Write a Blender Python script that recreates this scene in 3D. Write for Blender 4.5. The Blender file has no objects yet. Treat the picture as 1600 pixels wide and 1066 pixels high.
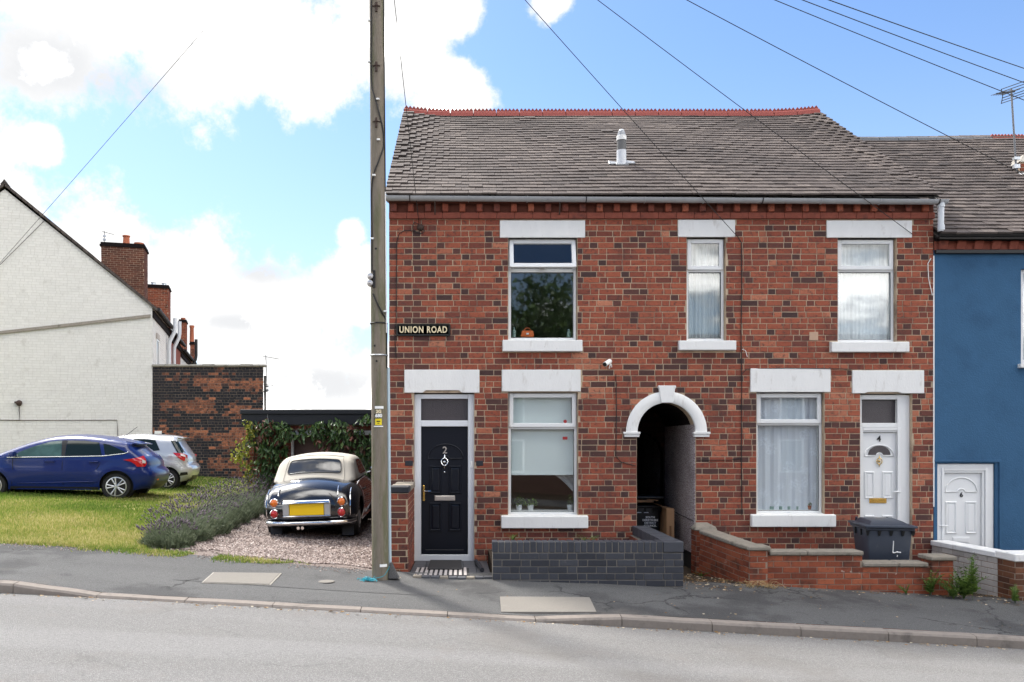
import bpy, bmesh, math, random
import numpy as np
from mathutils import Vector, Matrix
from mathutils.geometry import delaunay_2d_cdt
R = math.radians
rng = random.Random(7)
nrg = np.random.default_rng(11)
SC = bpy.context.scene
COL = SC.collection

# ------------------------------------------------------------------ camera, sky, sun, exposure
FPX, PX, PY, D, ZC = 1250.0, 719.0, 692.0, 11.9, 1.95
cam_d = bpy.data.cameras.new('camera')
cam = bpy.data.objects.new('camera', cam_d)
COL.objects.link(cam)
cam.location = (0, -D, ZC)
cam.rotation_euler = (R(90), 0, 0)
cam_d.sensor_fit = 'HORIZONTAL'
cam_d.sensor_width = 36
cam_d.lens = FPX * 36 / 1600
cam_d.shift_x = (800 - PX) / 1600
cam_d.shift_y = (PY - 533) / 1600
cam_d.clip_start = 0.05
cam_d.clip_end = 3000
SC.camera = cam
SC.view_settings.view_transform = 'Standard'
SC.view_settings.look = 'None'
SC.view_settings.gamma = 1
SC.view_settings.use_curve_mapping = False
SC.view_settings.exposure = 1.58
SC.cycles.use_denoising = True
SC.cycles.max_bounces = 8
SC.cycles.transparent_max_bounces = 16
SC.cycles.caustics_reflective = False
SC.cycles.caustics_refractive = False

SUN_EL, SUN_AZ = R(51), R(-38)     # azimuth measured from +Y (behind the house) towards +X
sun_dir = Vector((math.sin(SUN_AZ) * math.cos(SUN_EL), math.cos(SUN_AZ) * math.cos(SUN_EL), math.sin(SUN_EL)))
sl = bpy.data.lights.new('sun', 'SUN')
sl.energy = 2.2
sl.angle = R(8)
sl.color = (1.0, 0.95, 0.87)
so = bpy.data.objects.new('sun', sl)
COL.objects.link(so)
so.location = (0, 20, 40)
so.rotation_euler = sun_dir.to_track_quat('Z', 'Y').to_euler()


class NT:
    """a small helper for wiring shader nodes"""
    def __init__(s, tree):
        s.t = tree

    def n(s, typ, ins=None, **kw):
        nd = s.t.nodes.new(typ)
        for k, v in kw.items():
            setattr(nd, k, v)
        for k, v in (ins or {}).items():
            sock = nd.inputs[k]
            if isinstance(v, bpy.types.NodeSocket):
                s.t.links.new(v, sock)
            else:
                sock.default_value = v
        return nd

    def m(s, op, a, b=0.0, c=0.0, clamp=False):
        return s.n('ShaderNodeMath', {0: a, 1: b, 2: c}, operation=op, use_clamp=clamp).outputs[0]

    def vm(s, op, a, b=(0, 0, 0), out=0):
        return s.n('ShaderNodeVectorMath', {0: a, 1: b}, operation=op).outputs[out]

    def mix(s, f, a, b, blend='MIX'):
        nd = s.n('ShaderNodeMix', data_type='RGBA', blend_type=blend, clamp_factor=True)
        for i, v in ((0, f), (6, a), (7, b)):
            if isinstance(v, bpy.types.NodeSocket):
                s.t.links.new(v, nd.inputs[i])
            else:
                nd.inputs[i].default_value = v if i == 0 else (tuple(v) + (1,))[:4]
        return nd.outputs[2]

    def noise(s, vec, scale, detail=3, rough=.55, out=0, dist=0):
        return s.n('ShaderNodeTexNoise', {'Vector': vec, 'Scale': scale, 'Detail': detail, 'Roughness': rough, 'Distortion': dist}).outputs[out]

    def ramp(s, f, stops, interp='LINEAR'):
        nd = s.n('ShaderNodeValToRGB', {0: f})
        cr = nd.color_ramp
        cr.interpolation = interp
        while len(cr.elements) < len(stops):
            cr.elements.new(.5)
        for e, (p, c) in zip(cr.elements, stops):
            e.position = p
            e.color = (tuple(c) + (1,))[:4] if hasattr(c, '__len__') else (c, c, c, 1)
        return nd.outputs[0]

    def sstep(s, x, a, b):
        return s.n('ShaderNodeMapRange', {0: x, 1: a, 2: b, 3: 0., 4: 1.}, interpolation_type='SMOOTHSTEP').outputs[0]


def px_dir(px, py):
    return Vector(((px - PX) / FPX, 1, (PY - py) / FPX)).normalized()


def build_world():
    w = bpy.data.worlds.new('World')
    SC.world = w
    w.use_nodes = True
    t = w.node_tree
    t.nodes.clear()
    N = NT(t)
    sky = N.n('ShaderNodeTexSky', sky_type='NISHITA', sun_disc=False, sun_elevation=SUN_EL, sun_rotation=SUN_AZ,
              air_density=1.0, dust_density=0.6, ozone_density=1.6)
    d = N.n('ShaderNodeTexCoord').outputs['Generated']
    sep = N.n('ShaderNodeSeparateXYZ', {0: d})
    z = sep.outputs[2]
    zc = N.m('MAXIMUM', z, 0.0)
    den = N.m('ADD', zc, 0.22)
    dome = N.n('ShaderNodeCombineXYZ', {0: N.m('DIVIDE', sep.outputs[0], den), 1: N.m('DIVIDE', sep.outputs[1], den), 2: 0.0}).outputs[0]
    n1 = N.noise(d, 7.0, 10, .66)
    n2 = N.noise(d, 24.0, 8, .68)
    n1c = N.m('SUBTRACT', n1, .5)
    n2c = N.m('SUBTRACT', n2, .5)
    # cumulus banks seen over the roofs: each a lobe about a direction in the sky
    blobs = [(120, -30, 170), (320, 30, 175), (480, 90, 130), (600, 60, 130), (705, 150, 75), (60, 90, 90),
             (0, 460, 195), (150, 460, 185), (300, 460, 150), (420, 480, 105), (545, 470, 85), (560, 420, 50), (100, 640, 260), (420, 640, 190), (620, 620, 120),
             (548, 363, 32), (60, 226, 40), (700, 10, 60), (860, 0, 45), (-250, 120, 260), (-260, 480, 300)]
    f = None
    for (x, y, r) in blobs:
        c = px_dir(x, y)
        cosang = N.n('ShaderNodeVectorMath', {0: d, 1: c}, operation='DOT_PRODUCT').outputs['Value']
        ang = N.m('ARCCOSINE', N.m('MINIMUM', cosang, .999999))
        k = r / FPX * .80
        v = N.m('SUBTRACT', 1.0, N.m('DIVIDE', ang, k))
        v = N.m('MAXIMUM', v, -1.5)
        f = v if f is None else N.m('SMOOTH_MAX', f, v, .12)
    f = N.m('ADD', f, N.m('MULTIPLY', n1c, 1.9))
    f = N.m('ADD', f, N.m('MULTIPLY', n2c, .9))
    # the rest of the sky: scattered cumulus of the same kind
    g = N.noise(dome, 1.15, 9, .6)
    front = N.n('ShaderNodeVectorMath', {0: d, 1: px_dir(820, 380)}, operation='DOT_PRODUCT').outputs['Value']
    away = N.sstep(front, .86, .62)
    gap = N.n('ShaderNodeVectorMath', {0: d, 1: Vector((.15, -1, .86)).normalized()}, operation='DOT_PRODUCT').outputs['Value']
    away = N.m('MULTIPLY', away, N.sstep(gap, .975, .90))
    body = N.m('MAXIMUM', N.sstep(f, -.06, .34), N.m('MULTIPLY', N.sstep(g, .46, .54), away))
    deep = N.m('MAXIMUM', N.sstep(f, .55, 1.15), N.m('MULTIPLY', N.sstep(g, .50, .60), away))
    # grey undersides
    sh = None
    for (x, y, rx, ry) in [(410, 425, 85, 26), (362, 503, 75, 18), (60, 95, 110, 70), (190, 135, 90, 38), (475, 72, 45, 32), (330, 62, 70, 22), (150, 20, 60, 20), (500, 600, 120, 30)]:
        c = px_dir(x, y)
        q = N.vm('MULTIPLY', N.vm('SUBTRACT', d, tuple(c)), (FPX / rx, FPX / rx, FPX / ry))
        v = N.m('SUBTRACT', 1.0, N.n('ShaderNodeVectorMath', {0: q}, operation='LENGTH').outputs['Value'])
        v = N.m('MAXIMUM', v, -1.0)
        sh = v if sh is None else N.m('MAXIMUM', sh, v)
    sh = N.m('ADD', sh, N.m('MULTIPLY', n1c, 1.6))
    sh = N.m('MULTIPLY', N.sstep(sh, -.2, .8), .6)
    lit = N.mix(deep, (3.9, 3.88, 3.85), (23.0, 22.3, 21.4))
    cloudc = N.mix(sh, lit, (2.35, 2.42, 2.55))
    haze = N.m('MULTIPLY', N.sstep(z, .46, .02), .5)
    skyc = N.mix(1.0, sky.outputs[0], (.54, .63, .73), 'MULTIPLY')
    skyc = N.mix(haze, skyc, (2.7, 3.15, 3.6))
    colr = N.mix(body, skyc, cloudc)
    bg = N.n('ShaderNodeBackground', {0: colr, 1: 0.1})
    out = N.n('ShaderNodeOutputWorld', {0: bg.outputs[0]})


build_world()


# ------------------------------------------------------------------ mesh helpers
def P(px, py, d):
    """the place that shows at photo pixel (px, py) when it is d metres from the camera plane"""
    return Vector(((px - PX) * d / FPX, d - D, ZC - (py - PY) * d / FPX))


def fx(px, d=D):
    return (px - PX) * d / FPX


def fz(py, d=D):
    return ZC - (py - PY) * d / FPX


class MB:
    def __init__(s):
        s.v = []; s.f = []; s.t = []

    def add(s, vs, fs, tone=0.0):
        o = len(s.v)
        s.v.extend([tuple(v) for v in vs])
        s.f.extend([tuple(i + o for i in f) for f in fs])
        s.t.extend([tone] * len(fs))
        return s

    def box(s, x0, x1, y0, y1, z0, z1, tone=0.0):
        return s.add([(x0, y0, z0), (x1, y0, z0), (x1, y1, z0), (x0, y1, z0), (x0, y0, z1), (x1, y0, z1), (x1, y1, z1), (x0, y1, z1)],
                     [(0, 1, 5, 4), (1, 2, 6, 5), (2, 3, 7, 6), (3, 0, 4, 7), (4, 5, 6, 7), (3, 2, 1, 0)], tone)

    def hexa(s, pts, tone=0.0):
        """8 points, ordered as box()"""
        return s.add(pts, [(0, 1, 5, 4), (1, 2, 6, 5), (2, 3, 7, 6), (3, 0, 4, 7), (4, 5, 6, 7), (3, 2, 1, 0)], tone)

    def prism(s, poly, y0, y1, tone=0.0):
        """polygon in x,z (counter-clockwise seen from -y) extruded from y0 (front) to y1"""
        n = len(poly)
        vs = [(x, y0, z) for x, z in poly] + [(x, y1, z) for x, z in poly]
        fs = [tuple(range(n)), tuple(range(2 * n - 1, n - 1, -1))]
        fs += [(i, i + n, (i + 1) % n + n, (i + 1) % n) for i in range(n)]
        return s.add(vs, fs, tone)

    def ring(s, x0, x1, z0, z1, w, y0, y1, wb=None, tone=0.0):
        wb = w if wb is None else wb
        s.box(x0, x0 + w, y0, y1, z0, z1, tone); s.box(x1 - w, x1, y0, y1, z0, z1, tone)
        s.box(x0 + w, x1 - w, y0, y1, z1 - w, z1, tone); s.box(x0 + w, x1 - w, y0, y1, z0, z0 + wb, tone)
        return s

    def tube(s, pts, r, n=6, tone=0.0, cap=True):
        pts = [Vector(p) for p in pts]
        rs = r if hasattr(r, '__len__') else [r] * len(pts)
        o = len(s.v)
        up = None
        for i, p in enumerate(pts):
            tdir = (pts[min(i + 1, len(pts) - 1)] - pts[max(i - 1, 0)]).normalized()
            if up is None:
                up = Vector((0, 0, 1)) if abs(tdir.z) < .9 else Vector((1, 0, 0))
            a = tdir.cross(up).normalized()
            up = a.cross(tdir).normalized()
            for k in range(n):
                an = 2 * math.pi * k / n
                q = p + (a * math.cos(an) + up * math.sin(an)) * rs[i]
                s.v.append(tuple(q))
        for i in range(len(pts) - 1):
            for k in range(n):
                a0 = o + i * n + k; a1 = o + i * n + (k + 1) % n
                s.f.append((a0, a0 + n, a1 + n, a1)); s.t.append(tone)
        if cap:
            s.f.append(tuple(o + k for k in range(n))); s.t.append(tone)
            e = o + (len(pts) - 1) * n
            s.f.append(tuple(e + n - 1 - k for k in range(n))); s.t.append(tone)
        return s

    def lathe(s, prof, n=20, axis='z', org=(0, 0, 0), tone=0.0):
        """profile of (radius, height) turned about an axis"""
        o = len(s.v)
        ox, oy, oz = org
        for (r, h) in prof:
            for k in range(n):
                c, si = math.cos(2 * math.pi * k / n) * r, math.sin(2 * math.pi * k / n) * r
                if axis == 'z': q = (ox + c, oy + si, oz + h)
                elif axis == 'y': q = (ox + c, oy + h, oz - si)
                else: q = (ox + h, oy + c, oz + si)
                s.v.append(q)
        for i in range(len(prof) - 1):
            for k in range(n):
                a0 = o + i * n + k; a1 = o + i * n + (k + 1) % n
                s.f.append((a0, a1, a1 + n, a0 + n)); s.t.append(tone)
        s.f.append(tuple(o + n - 1 - k for k in range(n))); s.t.append(tone)
        e = o + (len(prof) - 1) * n
        s.f.append(tuple(e + k for k in range(n))); s.t.append(tone)
        return s

    def mesh(s, name, mats, bev=0.0, smooth=False, seg=1):
        me = bpy.data.meshes.new(name)
        me.from_pydata(s.v, [], s.f)
        at = me.attributes.new('tone', 'FLOAT', 'FACE')
        at.data.foreach_set('value', np.array(s.t, dtype=np.float32))
        if bev:
            bm = bmesh.new(); bm.from_mesh(me)
            bmesh.ops.remove_doubles(bm, verts=bm.verts, dist=1e-5)
            bmesh.ops.bevel(bm, geom=[e for e in bm.edges if len(e.link_faces) == 2 and e.calc_face_angle(0) > .5], offset=bev, segments=seg, profile=.5, affect='EDGES')
            bm.to_mesh(me); bm.free()
        me.materials.append(mats)
        if smooth:
            me.shade_smooth()
            if smooth != 'all':
                me.set_sharp_from_angle(angle=R(38))
        me.update()
        return me

    def build(s, name, mat, parent=None, bev=0.0, smooth=False, loc=None, rot=None, seg=1, **pr):
        return obj(name, s.mesh(name, mat, bev, smooth, seg), parent, loc, rot, **pr)


def obj(name, me, parent=None, loc=None, rot=None, **pr):
    o = bpy.data.objects.new(name, me)
    COL.objects.link(o)
    if parent is not None: o.parent = parent
    if loc is not None: o.location = loc
    if rot is not None: o.rotation_euler = rot
    for k, v in pr.items(): o[k] = v
    return o


def thing(name, label, cat, loc=(0, 0, 0), rz=0.0, group=None):
    o = obj(name, None, None, loc, (0, 0, rz), label=label, category=cat)
    if group: o['group'] = group
    return o


def tag(o, label, cat, group=None):
    o['label'] = label; o['category'] = cat
    if group: o['group'] = group
    return o


def raw_mesh(name, verts, tris, mat, tone=None, smooth=False):
    """numpy triangles/quads straight into a mesh (tens of thousands of pieces)"""
    me = bpy.data.meshes.new(name)
    verts = np.asarray(verts, dtype=np.float32); tris = np.asarray(tris, dtype=np.int32)
    nf, k = tris.shape
    me.vertices.add(len(verts)); me.vertices.foreach_set('co', verts.ravel())
    me.loops.add(nf * k); me.loops.foreach_set('vertex_index', tris.ravel())
    me.polygons.add(nf)
    me.polygons.foreach_set('loop_start', np.arange(0, nf * k, k, dtype=np.int32))
    me.polygons.foreach_set('loop_total', np.full(nf, k, dtype=np.int32))
    if tone is not None:
        at = me.attributes.new('tone', 'FLOAT', 'FACE'); at.data.foreach_set('value', np.asarray(tone, dtype=np.float32))
    me.materials.append(mat)
    me.update(calc_edges=True)
    me.validate()
    if smooth: me.shade_smooth()
    return me


def text_mesh(s, size, extrude, mat, name='lettering', space=1.0, bold=0.0, sx=1.0):
    cu = bpy.data.curves.new(name, 'FONT')
    cu.body = s; cu.size = size; cu.extrude = extrude; cu.align_x = 'CENTER'; cu.align_y = 'CENTER'
    cu.space_character = space; cu.offset = bold; cu.resolution_u = 3
    to = bpy.data.objects.new(name, cu)
    COL.objects.link(to)
    me = bpy.data.meshes.new_from_object(to.evaluated_get(bpy.context.evaluated_depsgraph_get()))
    bpy.data.objects.remove(to); bpy.data.curves.remove(cu)
    co = np.zeros(len(me.vertices) * 3, dtype=np.float32); me.vertices.foreach_get('co', co)
    co = co.reshape(-1, 3)
    out = np.stack([co[:, 0] * sx, -co[:, 2], co[:, 1]], 1)
    me.vertices.foreach_set('co', out.ravel().astype(np.float32))
    me.materials.clear(); me.materials.append(mat); me.update()
    return me


def inset_poly(pts, d):
    """mitred inward offset of a counter-clockwise polygon"""
    n = len(pts); out = []
    for i in range(n):
        p0, p1, p2 = Vector(pts[i - 1]), Vector(pts[i]), Vector(pts[(i + 1) % n])
        a = (p1 - p0).normalized(); b = (p2 - p1).normalized()
        na = Vector((-a.y, a.x)); nb = Vector((-b.y, b.x))
        m = (na + nb)
        m = m.normalized() if m.length > 1e-6 else na
        out.append(tuple(p1 + m * (d / max(.35, m.dot(na)))))
    return out


def moulding(mb, poly, y, w=.022, h=.012, panel=.006, k4=1.8, tone=0):
    """raised bead round a polygon on a face at y (outwards is -y), with a raised panel inside"""
    l0 = poly; l1 = inset_poly(poly, w * .35); l2 = inset_poly(poly, w * .65); l3 = inset_poly(poly, w)
    l4 = inset_poly(poly, w * k4)
    n = len(poly)
    rows = [[(x, y + .001, z) for x, z in l0], [(x, y - h, z) for x, z in l1], [(x, y - h, z) for x, z in l2], [(x, y - .001, z) for x, z in l3], [(x, y - panel, z) for x, z in l4]]
    vs = sum(rows, [])
    fs = []
    for k in range(4):
        for i in range(n):
            a, b = k * n + i, k * n + (i + 1) % n
            fs.append((a, b, b + n, a + n))
    fs.append(tuple(4 * n + i for i in range(n)))
    mb.add(vs, fs, tone)


def catmull(pts, step):
    pts = [Vector(p) for p in pts]
    out = []
    for i in range(len(pts) - 1):
        p0 = pts[max(i - 1, 0)]; p1 = pts[i]; p2 = pts[i + 1]; p3 = pts[min(i + 2, len(pts) - 1)]
        n = max(1, int((p2 - p1).length / step + .5))
        for k in range(n):
            t = k / n
            out.append(.5 * ((2 * p1) + (p2 - p0) * t + (2 * p0 - 5 * p1 + 4 * p2 - p3) * t * t + (3 * p1 - p0 - 3 * p2 + p3) * t ** 3))
    out.append(pts[-1])
    return out


# ------------------------------------------------------------------ materials
def mat(name, col, rough=.7, var=.12, scale=6.0, metal=0.0, spec=.4, bump=0.0, bscale=60., col2=None, mscale=None, mlo=.45, mhi=.6, ramp=None, coat=0.0, stain=None, aniso=(1, 1, 1), trans=0.0):
    m = bpy.data.materials.new(name)
    m.use_nodes = True
    t = m.node_tree; t.nodes.clear(); N = NT(t)
    pos = N.n('ShaderNodeNewGeometry').outputs['Position']
    if aniso != (1, 1, 1): pos = N.vm('MULTIPLY', pos, aniso)
    if ramp:
        tone = N.n('ShaderNodeAttribute', attribute_name='tone').outputs['Fac']
        c = N.ramp(tone, ramp)
    else:
        c = N.n('ShaderNodeRGB'); c.outputs[0].default_value = tuple(col) + (1,); c = c.outputs[0]
    if col2 is not None:
        f = N.sstep(N.noise(pos, mscale or scale, 5, .6), mlo, mhi)
        c = N.mix(f, c, col2)
    if var:
        n = N.noise(pos, scale, 5, .65)
        v = N.m('ADD', 1 - var, N.m('MULTIPLY', n, 2 * var))
        c = N.mix(1.0, c, N.n('ShaderNodeCombineXYZ', {0: v, 1: v, 2: v}).outputs[0], 'MULTIPLY')
    if stain:
        for (scol, ssc, lo, hi, amt) in stain:
            f = N.m('MULTIPLY', N.sstep(N.noise(pos, ssc, 6, .62), lo, hi), amt)
            c = N.mix(f, c, scol)
    p = N.n('ShaderNodeBsdfPrincipled', {'Base Color': c, 'Roughness': rough, 'Metallic': metal, 'Specular IOR Level': spec, 'Coat Weight': coat, 'Coat Roughness': .03})
    if bump:
        h = N.noise(pos, bscale, 4, .6)
        b = N.n('ShaderNodeBump', {'Strength': 1.0, 'Distance': bump, 'Height': h})
        t.links.new(b.outputs[0], p.inputs['Normal'])
    sh = p.outputs[0]
    if trans:
        tr = N.n('ShaderNodeBsdfTranslucent', {0: c})
        sh = N.n('ShaderNodeMixShader', {0: trans, 1: sh, 2: tr.outputs[0]}).outputs[0]
    N.n('ShaderNodeOutputMaterial', {0: sh})
    return m


def glass_mat(name, tint=(.92, .97, .95), ior=1.75, lift=0.0):
    m = bpy.data.materials.new(name); m.use_nodes = True
    t = m.node_tree; t.nodes.clear(); N = NT(t)
    # Schlick reflectance, the same from both sides of the pane
    geo = N.n('ShaderNodeNewGeometry')
    cs = N.m('ABSOLUTE', N.n('ShaderNodeVectorMath', {0: geo.outputs['Incoming'], 1: geo.outputs['Normal']}, operation='DOT_PRODUCT').outputs['Value'])
    f0 = ((ior - 1) / (ior + 1)) ** 2
    fr = N.m('ADD', f0, N.m('MULTIPLY', 1 - f0, N.m('POWER', N.m('SUBTRACT', 1.0, cs, clamp=True), 5.0)), clamp=True)
    tr = N.n('ShaderNodeBsdfTransparent', {0: tuple(tint) + (1,)})
    gl = N.n('ShaderNodeBsdfGlossy', {0: (1, 1, 1, 1), 'Roughness': .02})
    mx = N.n('ShaderNodeMixShader', {0: fr, 1: tr.outputs[0], 2: gl.outputs[0]})
    N.n('ShaderNodeOutputMaterial', {0: mx.outputs[0]})
    return m


def net_mat(name, col, hole, pscale=14.0):
    """woven curtain cloth: partly see-through, with a denser flowered weave"""
    m = bpy.data.materials.new(name); m.use_nodes = True
    t = m.node_tree; t.nodes.clear(); N = NT(t)
    pos = N.n('ShaderNodeNewGeometry').outputs['Position']
    v = N.n('ShaderNodeTexVoronoi', {'Vector': pos, 'Scale': pscale * .3, 'Randomness': 1.0}).outputs['Distance']
    fl = N.m('MULTIPLY', N.sstep(v, .42, .3), N.sstep(N.noise(pos, pscale * 3, 3), .42, .56))
    f = N.m('MULTIPLY', hole, N.m('SUBTRACT', 1.0, fl), clamp=True)
    df = N.n('ShaderNodeBsdfDiffuse', {0: tuple(col) + (1,)})
    tl = N.n('ShaderNodeBsdfTranslucent', {0: tuple(col) + (1,)})
    a = N.n('ShaderNodeMixShader', {0: .12, 1: df.outputs[0], 2: tl.outputs[0]})
    tr = N.n('ShaderNodeBsdfTransparent')
    mx = N.n('ShaderNodeMixShader', {0: f, 1: a.outputs[0], 2: tr.outputs[0]})
    N.n('ShaderNodeOutputMaterial', {0: mx.outputs[0]})
    return m


BRICK_RAMP = [(0.0, (.058, .033, .031)), (.22, (.098, .042, .035)), (.42, (.170, .052, .036)), (.62, (.250, .066, .039)), (.82, (.325, .094, .052)), (1.0, (.43, .170, .100))]
M = {}
M['brick'] = mat('red_facing_brick', 0, .85, .38, 30, ramp=BRICK_RAMP, bump=.0025, bscale=150, spec=.25,
                 stain=[((.070, .038, .035), 19, .50, .68, .75), ((.30, .17, .13), 5.5, .66, .80, .35), ((.045, .032, .030), 1.5, .52, .74, .55), ((.33, .22, .17), 60, .66, .74, .5)])
M['mortar'] = mat('lime_mortar', (.49, .38, .27), .95, .3, 40, bump=.003, bscale=180, spec=.1, stain=[((.17, .125, .10), 2.2, .47, .66, .75)])
M['wallbrick'] = mat('orange_garden_brick', 0, .85, .38, 18, ramp=[(0, (.10, .032, .022)), (.5, (.245, .066, .034)), (1, (.35, .105, .052))], bump=.002, bscale=150, spec=.2,
                     stain=[((.05, .03, .024), 4, .50, .68, .75), ((.07, .04, .03), 26, .55, .68, .6), ((.48, .41, .36), 9, .655, .70, .8)])
M['darkmortar'] = mat('grey_mortar', (.30, .235, .185), .95, .3, 40, bump=.003, bscale=180, spec=.1)
M['bluebrick'] = mat('blue_engineering_brick', 0, .55, .3, 22, ramp=[(0, (.018, .020, .027)), (.6, (.040, .044, .056)), (1, (.075, .078, .09))], bump=.0015, bscale=120, spec=.4,
                     stain=[((.16, .15, .14), 9, .64, .76, .4)])
M['bluemortar'] = mat('dark_pointing', (.19, .175, .155), .95, .2, 40, spec=.1)
M['whitebrick'] = mat('cream_painted_brick', 0, .75, .06, 8, ramp=[(0, (.645, .63, .60)), (1, (.69, .675, .645))], bump=.003, bscale=70, spec=.25,
                      stain=[((.33, .30, .26), 3.5, .58, .76, .4), ((.30, .27, .24), 30, .66, .74, .35)])
M['whitejoint'] = mat('cream_painted_joint', (.57, .55, .52), .85, .1, 8, spec=.2)
M['tarbrick'] = mat('flaking_black_painted_brick', 0, .8, .3, 20, ramp=[(0, (.013, .013, .017)), (.48, (.026, .023, .026)), (.6, (.13, .052, .034)), (1, (.36, .135, .07))], bump=.003, bscale=90, spec=.3,
                    stain=[((.018, .017, .02), 16, .52, .60, .75)])
M['greybrick'] = mat('whitewashed_brick', 0, .85, .2, 18, ramp=[(0, (.42, .385, .35)), (1, (.56, .52, .475))], bump=.003, bscale=90, spec=.2, stain=[((.25, .20, .17), 12, .6, .7, .6)])
M['tile'] = mat('weathered_roof_tile', 0, .8, .3, 14, ramp=[(0, (.050, .041, .038)), (.5, (.090, .073, .066)), (1, (.155, .128, .113))], bump=.002, bscale=90, spec=.25,
                stain=[((.26, .24, .215), 30, .58, .72, .45), ((.05, .045, .03), 5, .58, .72, .5)])
M['terracotta'] = mat('terracotta', (.24, .070, .046), .85, .4, 13, bump=.002, spec=.25, stain=[((.06, .03, .028), 6, .55, .72, .55)])
M['ridge'] = mat('red_ridge_tile', (.25, .062, .05), .8, .2, 15, spec=.25)
M['leadridge'] = mat('grey_ridge_tile', (.11, .115, .125), .7, .2, 10, spec=.3)
M['whitepaint'] = mat('white_masonry_paint', (.75, .75, .735), .65, .08, 7, bump=.003, bscale=45, spec=.25, aniso=(1, 1, .35), stain=[((.42, .39, .35), 9, .58, .74, .5), ((.30, .27, .24), 38, .66, .74, .5)])
M['upvc'] = mat('white_upvc', (.74, .75, .75), .3, .04, 3, spec=.4, stain=[((.55, .55, .53), 11, .66, .8, .3)])
M['greyframe'] = mat('pale_grey_frame_paint', (.66, .68, .71), .4, .04, 5, spec=.4)
M['blackdoor'] = mat('black_door_paint', (.006, .008, .014), .34, .1, 5, spec=.3)
M['gutter'] = mat('grey_plastic_gutter', (.36, .37, .38), .45, .12, 4, spec=.4, stain=[((.15, .15, .14), 9, .6, .75, .4)])
M['lightpipe'] = mat('pale_grey_plastic', (.58, .61, .64), .45, .08, 5, spec=.4)
M['blackplastic'] = mat('black_plastic', (.012, .012, .013), .45, .1, 5, spec=.4)
M['cable'] = mat('black_cable', (.014, .013, .013), .6, .1, 5)
M['whitecable'] = mat('white_cable', (.75, .73, .70), .6, .1, 5)
M['blue'] = mat('blue_masonry_paint', (.046, .116, .215), .85, .16, 3, bump=.007, bscale=55, spec=.12, stain=[((.055, .13, .235), 55, .52, .7, .5), ((.030, .075, .145), 1.1, .48, .68, .5), ((.06, .11, .17), 7, .62, .75, .3)])
M['curtain'] = net_mat('net_curtain_cloth', (.86, .88, .90), .10)
M['lace'] = net_mat('lace_curtain_cloth', (.86, .90, .97), .13, 13)
M['linen'] = mat('grey_curtain_cloth', (.52, .55, .56), .9, .08, 20, spec=.1, trans=.2)
M['blind'] = mat('roller_blind_cloth', (.74, .80, .79), .8, .03, 8, spec=.2)
M['glass'] = glass_mat('window_glass', (.965, .985, .985), 1.66)
M['fanglass'] = mat('obscure_fanlight_glass', (.045, .036, .040), .22, .5, 90, spec=.6, bump=.006, bscale=110)
M['carglass'] = mat('tinted_car_glass', (.010, .018, .018), .03, 0, 5, spec=.35)
M['room'] = mat('room_plaster', (.20, .19, .17), .9, .1, 3)
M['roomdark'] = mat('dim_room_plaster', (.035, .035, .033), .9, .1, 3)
M['wood'] = mat('weathered_pole_wood', (.20, .170, .135), .85, .28, 8, col2=(.14, .135, .085), mscale=3.5, mlo=.46, mhi=.62, bump=.006, bscale=30, aniso=(3, 3, .35), spec=.15,
                stain=[((.30, .27, .235), 22, .56, .7, .5), ((.07, .055, .04), 40, .62, .72, .7)])
M['rust'] = mat('rusty_iron', (.055, .035, .028), .9, .3, 20)
M['steel'] = mat('galvanised_steel', (.50, .52, .54), .42, .15, 12, metal=.85)
M['mast'] = mat('dull_mast_steel', (.16, .165, .175), .55, .2, 12, metal=.3)
M['chrome'] = mat('chrome', (.78, .79, .80), .09, .03, 6, metal=1.0)
M['brass'] = mat('brass', (.72, .47, .13), .25, .1, 12, metal=1.0)
M['brushed'] = mat('brushed_metal', (.62, .58, .54), .35, .1, 12, metal=.9)
M['conduit'] = mat('pale_blue_conduit', (.42, .52, .57), .5, .08, 4)
M['asphalt'] = None
M['concrete'] = mat('concrete', (.33, .31, .275), .9, .25, 14, bump=.003, bscale=120, spec=.15, stain=[((.15, .14, .115), 5, .56, .7, .6), ((.45, .42, .38), 45, .62, .7, .5)])
M['coping'] = mat('mossy_coping_stone', (.24, .215, .18), .95, .3, 18, bump=.005, bscale=70, spec=.1, stain=[((.10, .095, .07), 7, .55, .7, .7), ((.42, .40, .36), 40, .62, .7, .6)])
M['kerb'] = mat('kerb_stone', (.21, .185, .165), .9, .22, 20, bump=.003, bscale=120, spec=.2, stain=[((.07, .065, .06), 3, .55, .72, .6)])
M['cover'] = mat('pavement_cover_concrete', (.19, .178, .16), .9, .2, 60, bump=.002, bscale=200, spec=.15, stain=[((.24, .22, .2), 6, .58, .72, .5)])
M['soil'] = mat('dark_soil', (.052, .040, .030), .95, .4, 14, bump=.02, bscale=22, spec=.1, stain=[((.14, .095, .055), 30, .6, .7, .6), ((.05, .07, .025), 5, .6, .72, .6)])
M['litter'] = mat('dry_leaf_litter', 0, .9, .2, 30, ramp=[(0, (.10, .055, .025)), (.5, (.27, .17, .08)), (1, (.50, .44, .34))], spec=.1)
M['grass'] = mat('grass_blades', 0, .75, .2, 2.5, ramp=[(0, (.065, .13, .018)), (.4, (.16, .25, .040)), (.68, (.33, .33, .085)), (1, (.60, .50, .26))], spec=.2, trans=.35)
M['lawn'] = mat('lawn_turf', (.17, .175, .05), .95, .3, 5, col2=(.36, .30, .14), mscale=1.3, mlo=.48, mhi=.66, bump=.01, bscale=60, spec=.05)
M['gravelbed'] = mat('gravel_bed', (.20, .165, .15), .95, .4, 60, bump=.015, bscale=55, spec=.1)
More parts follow.
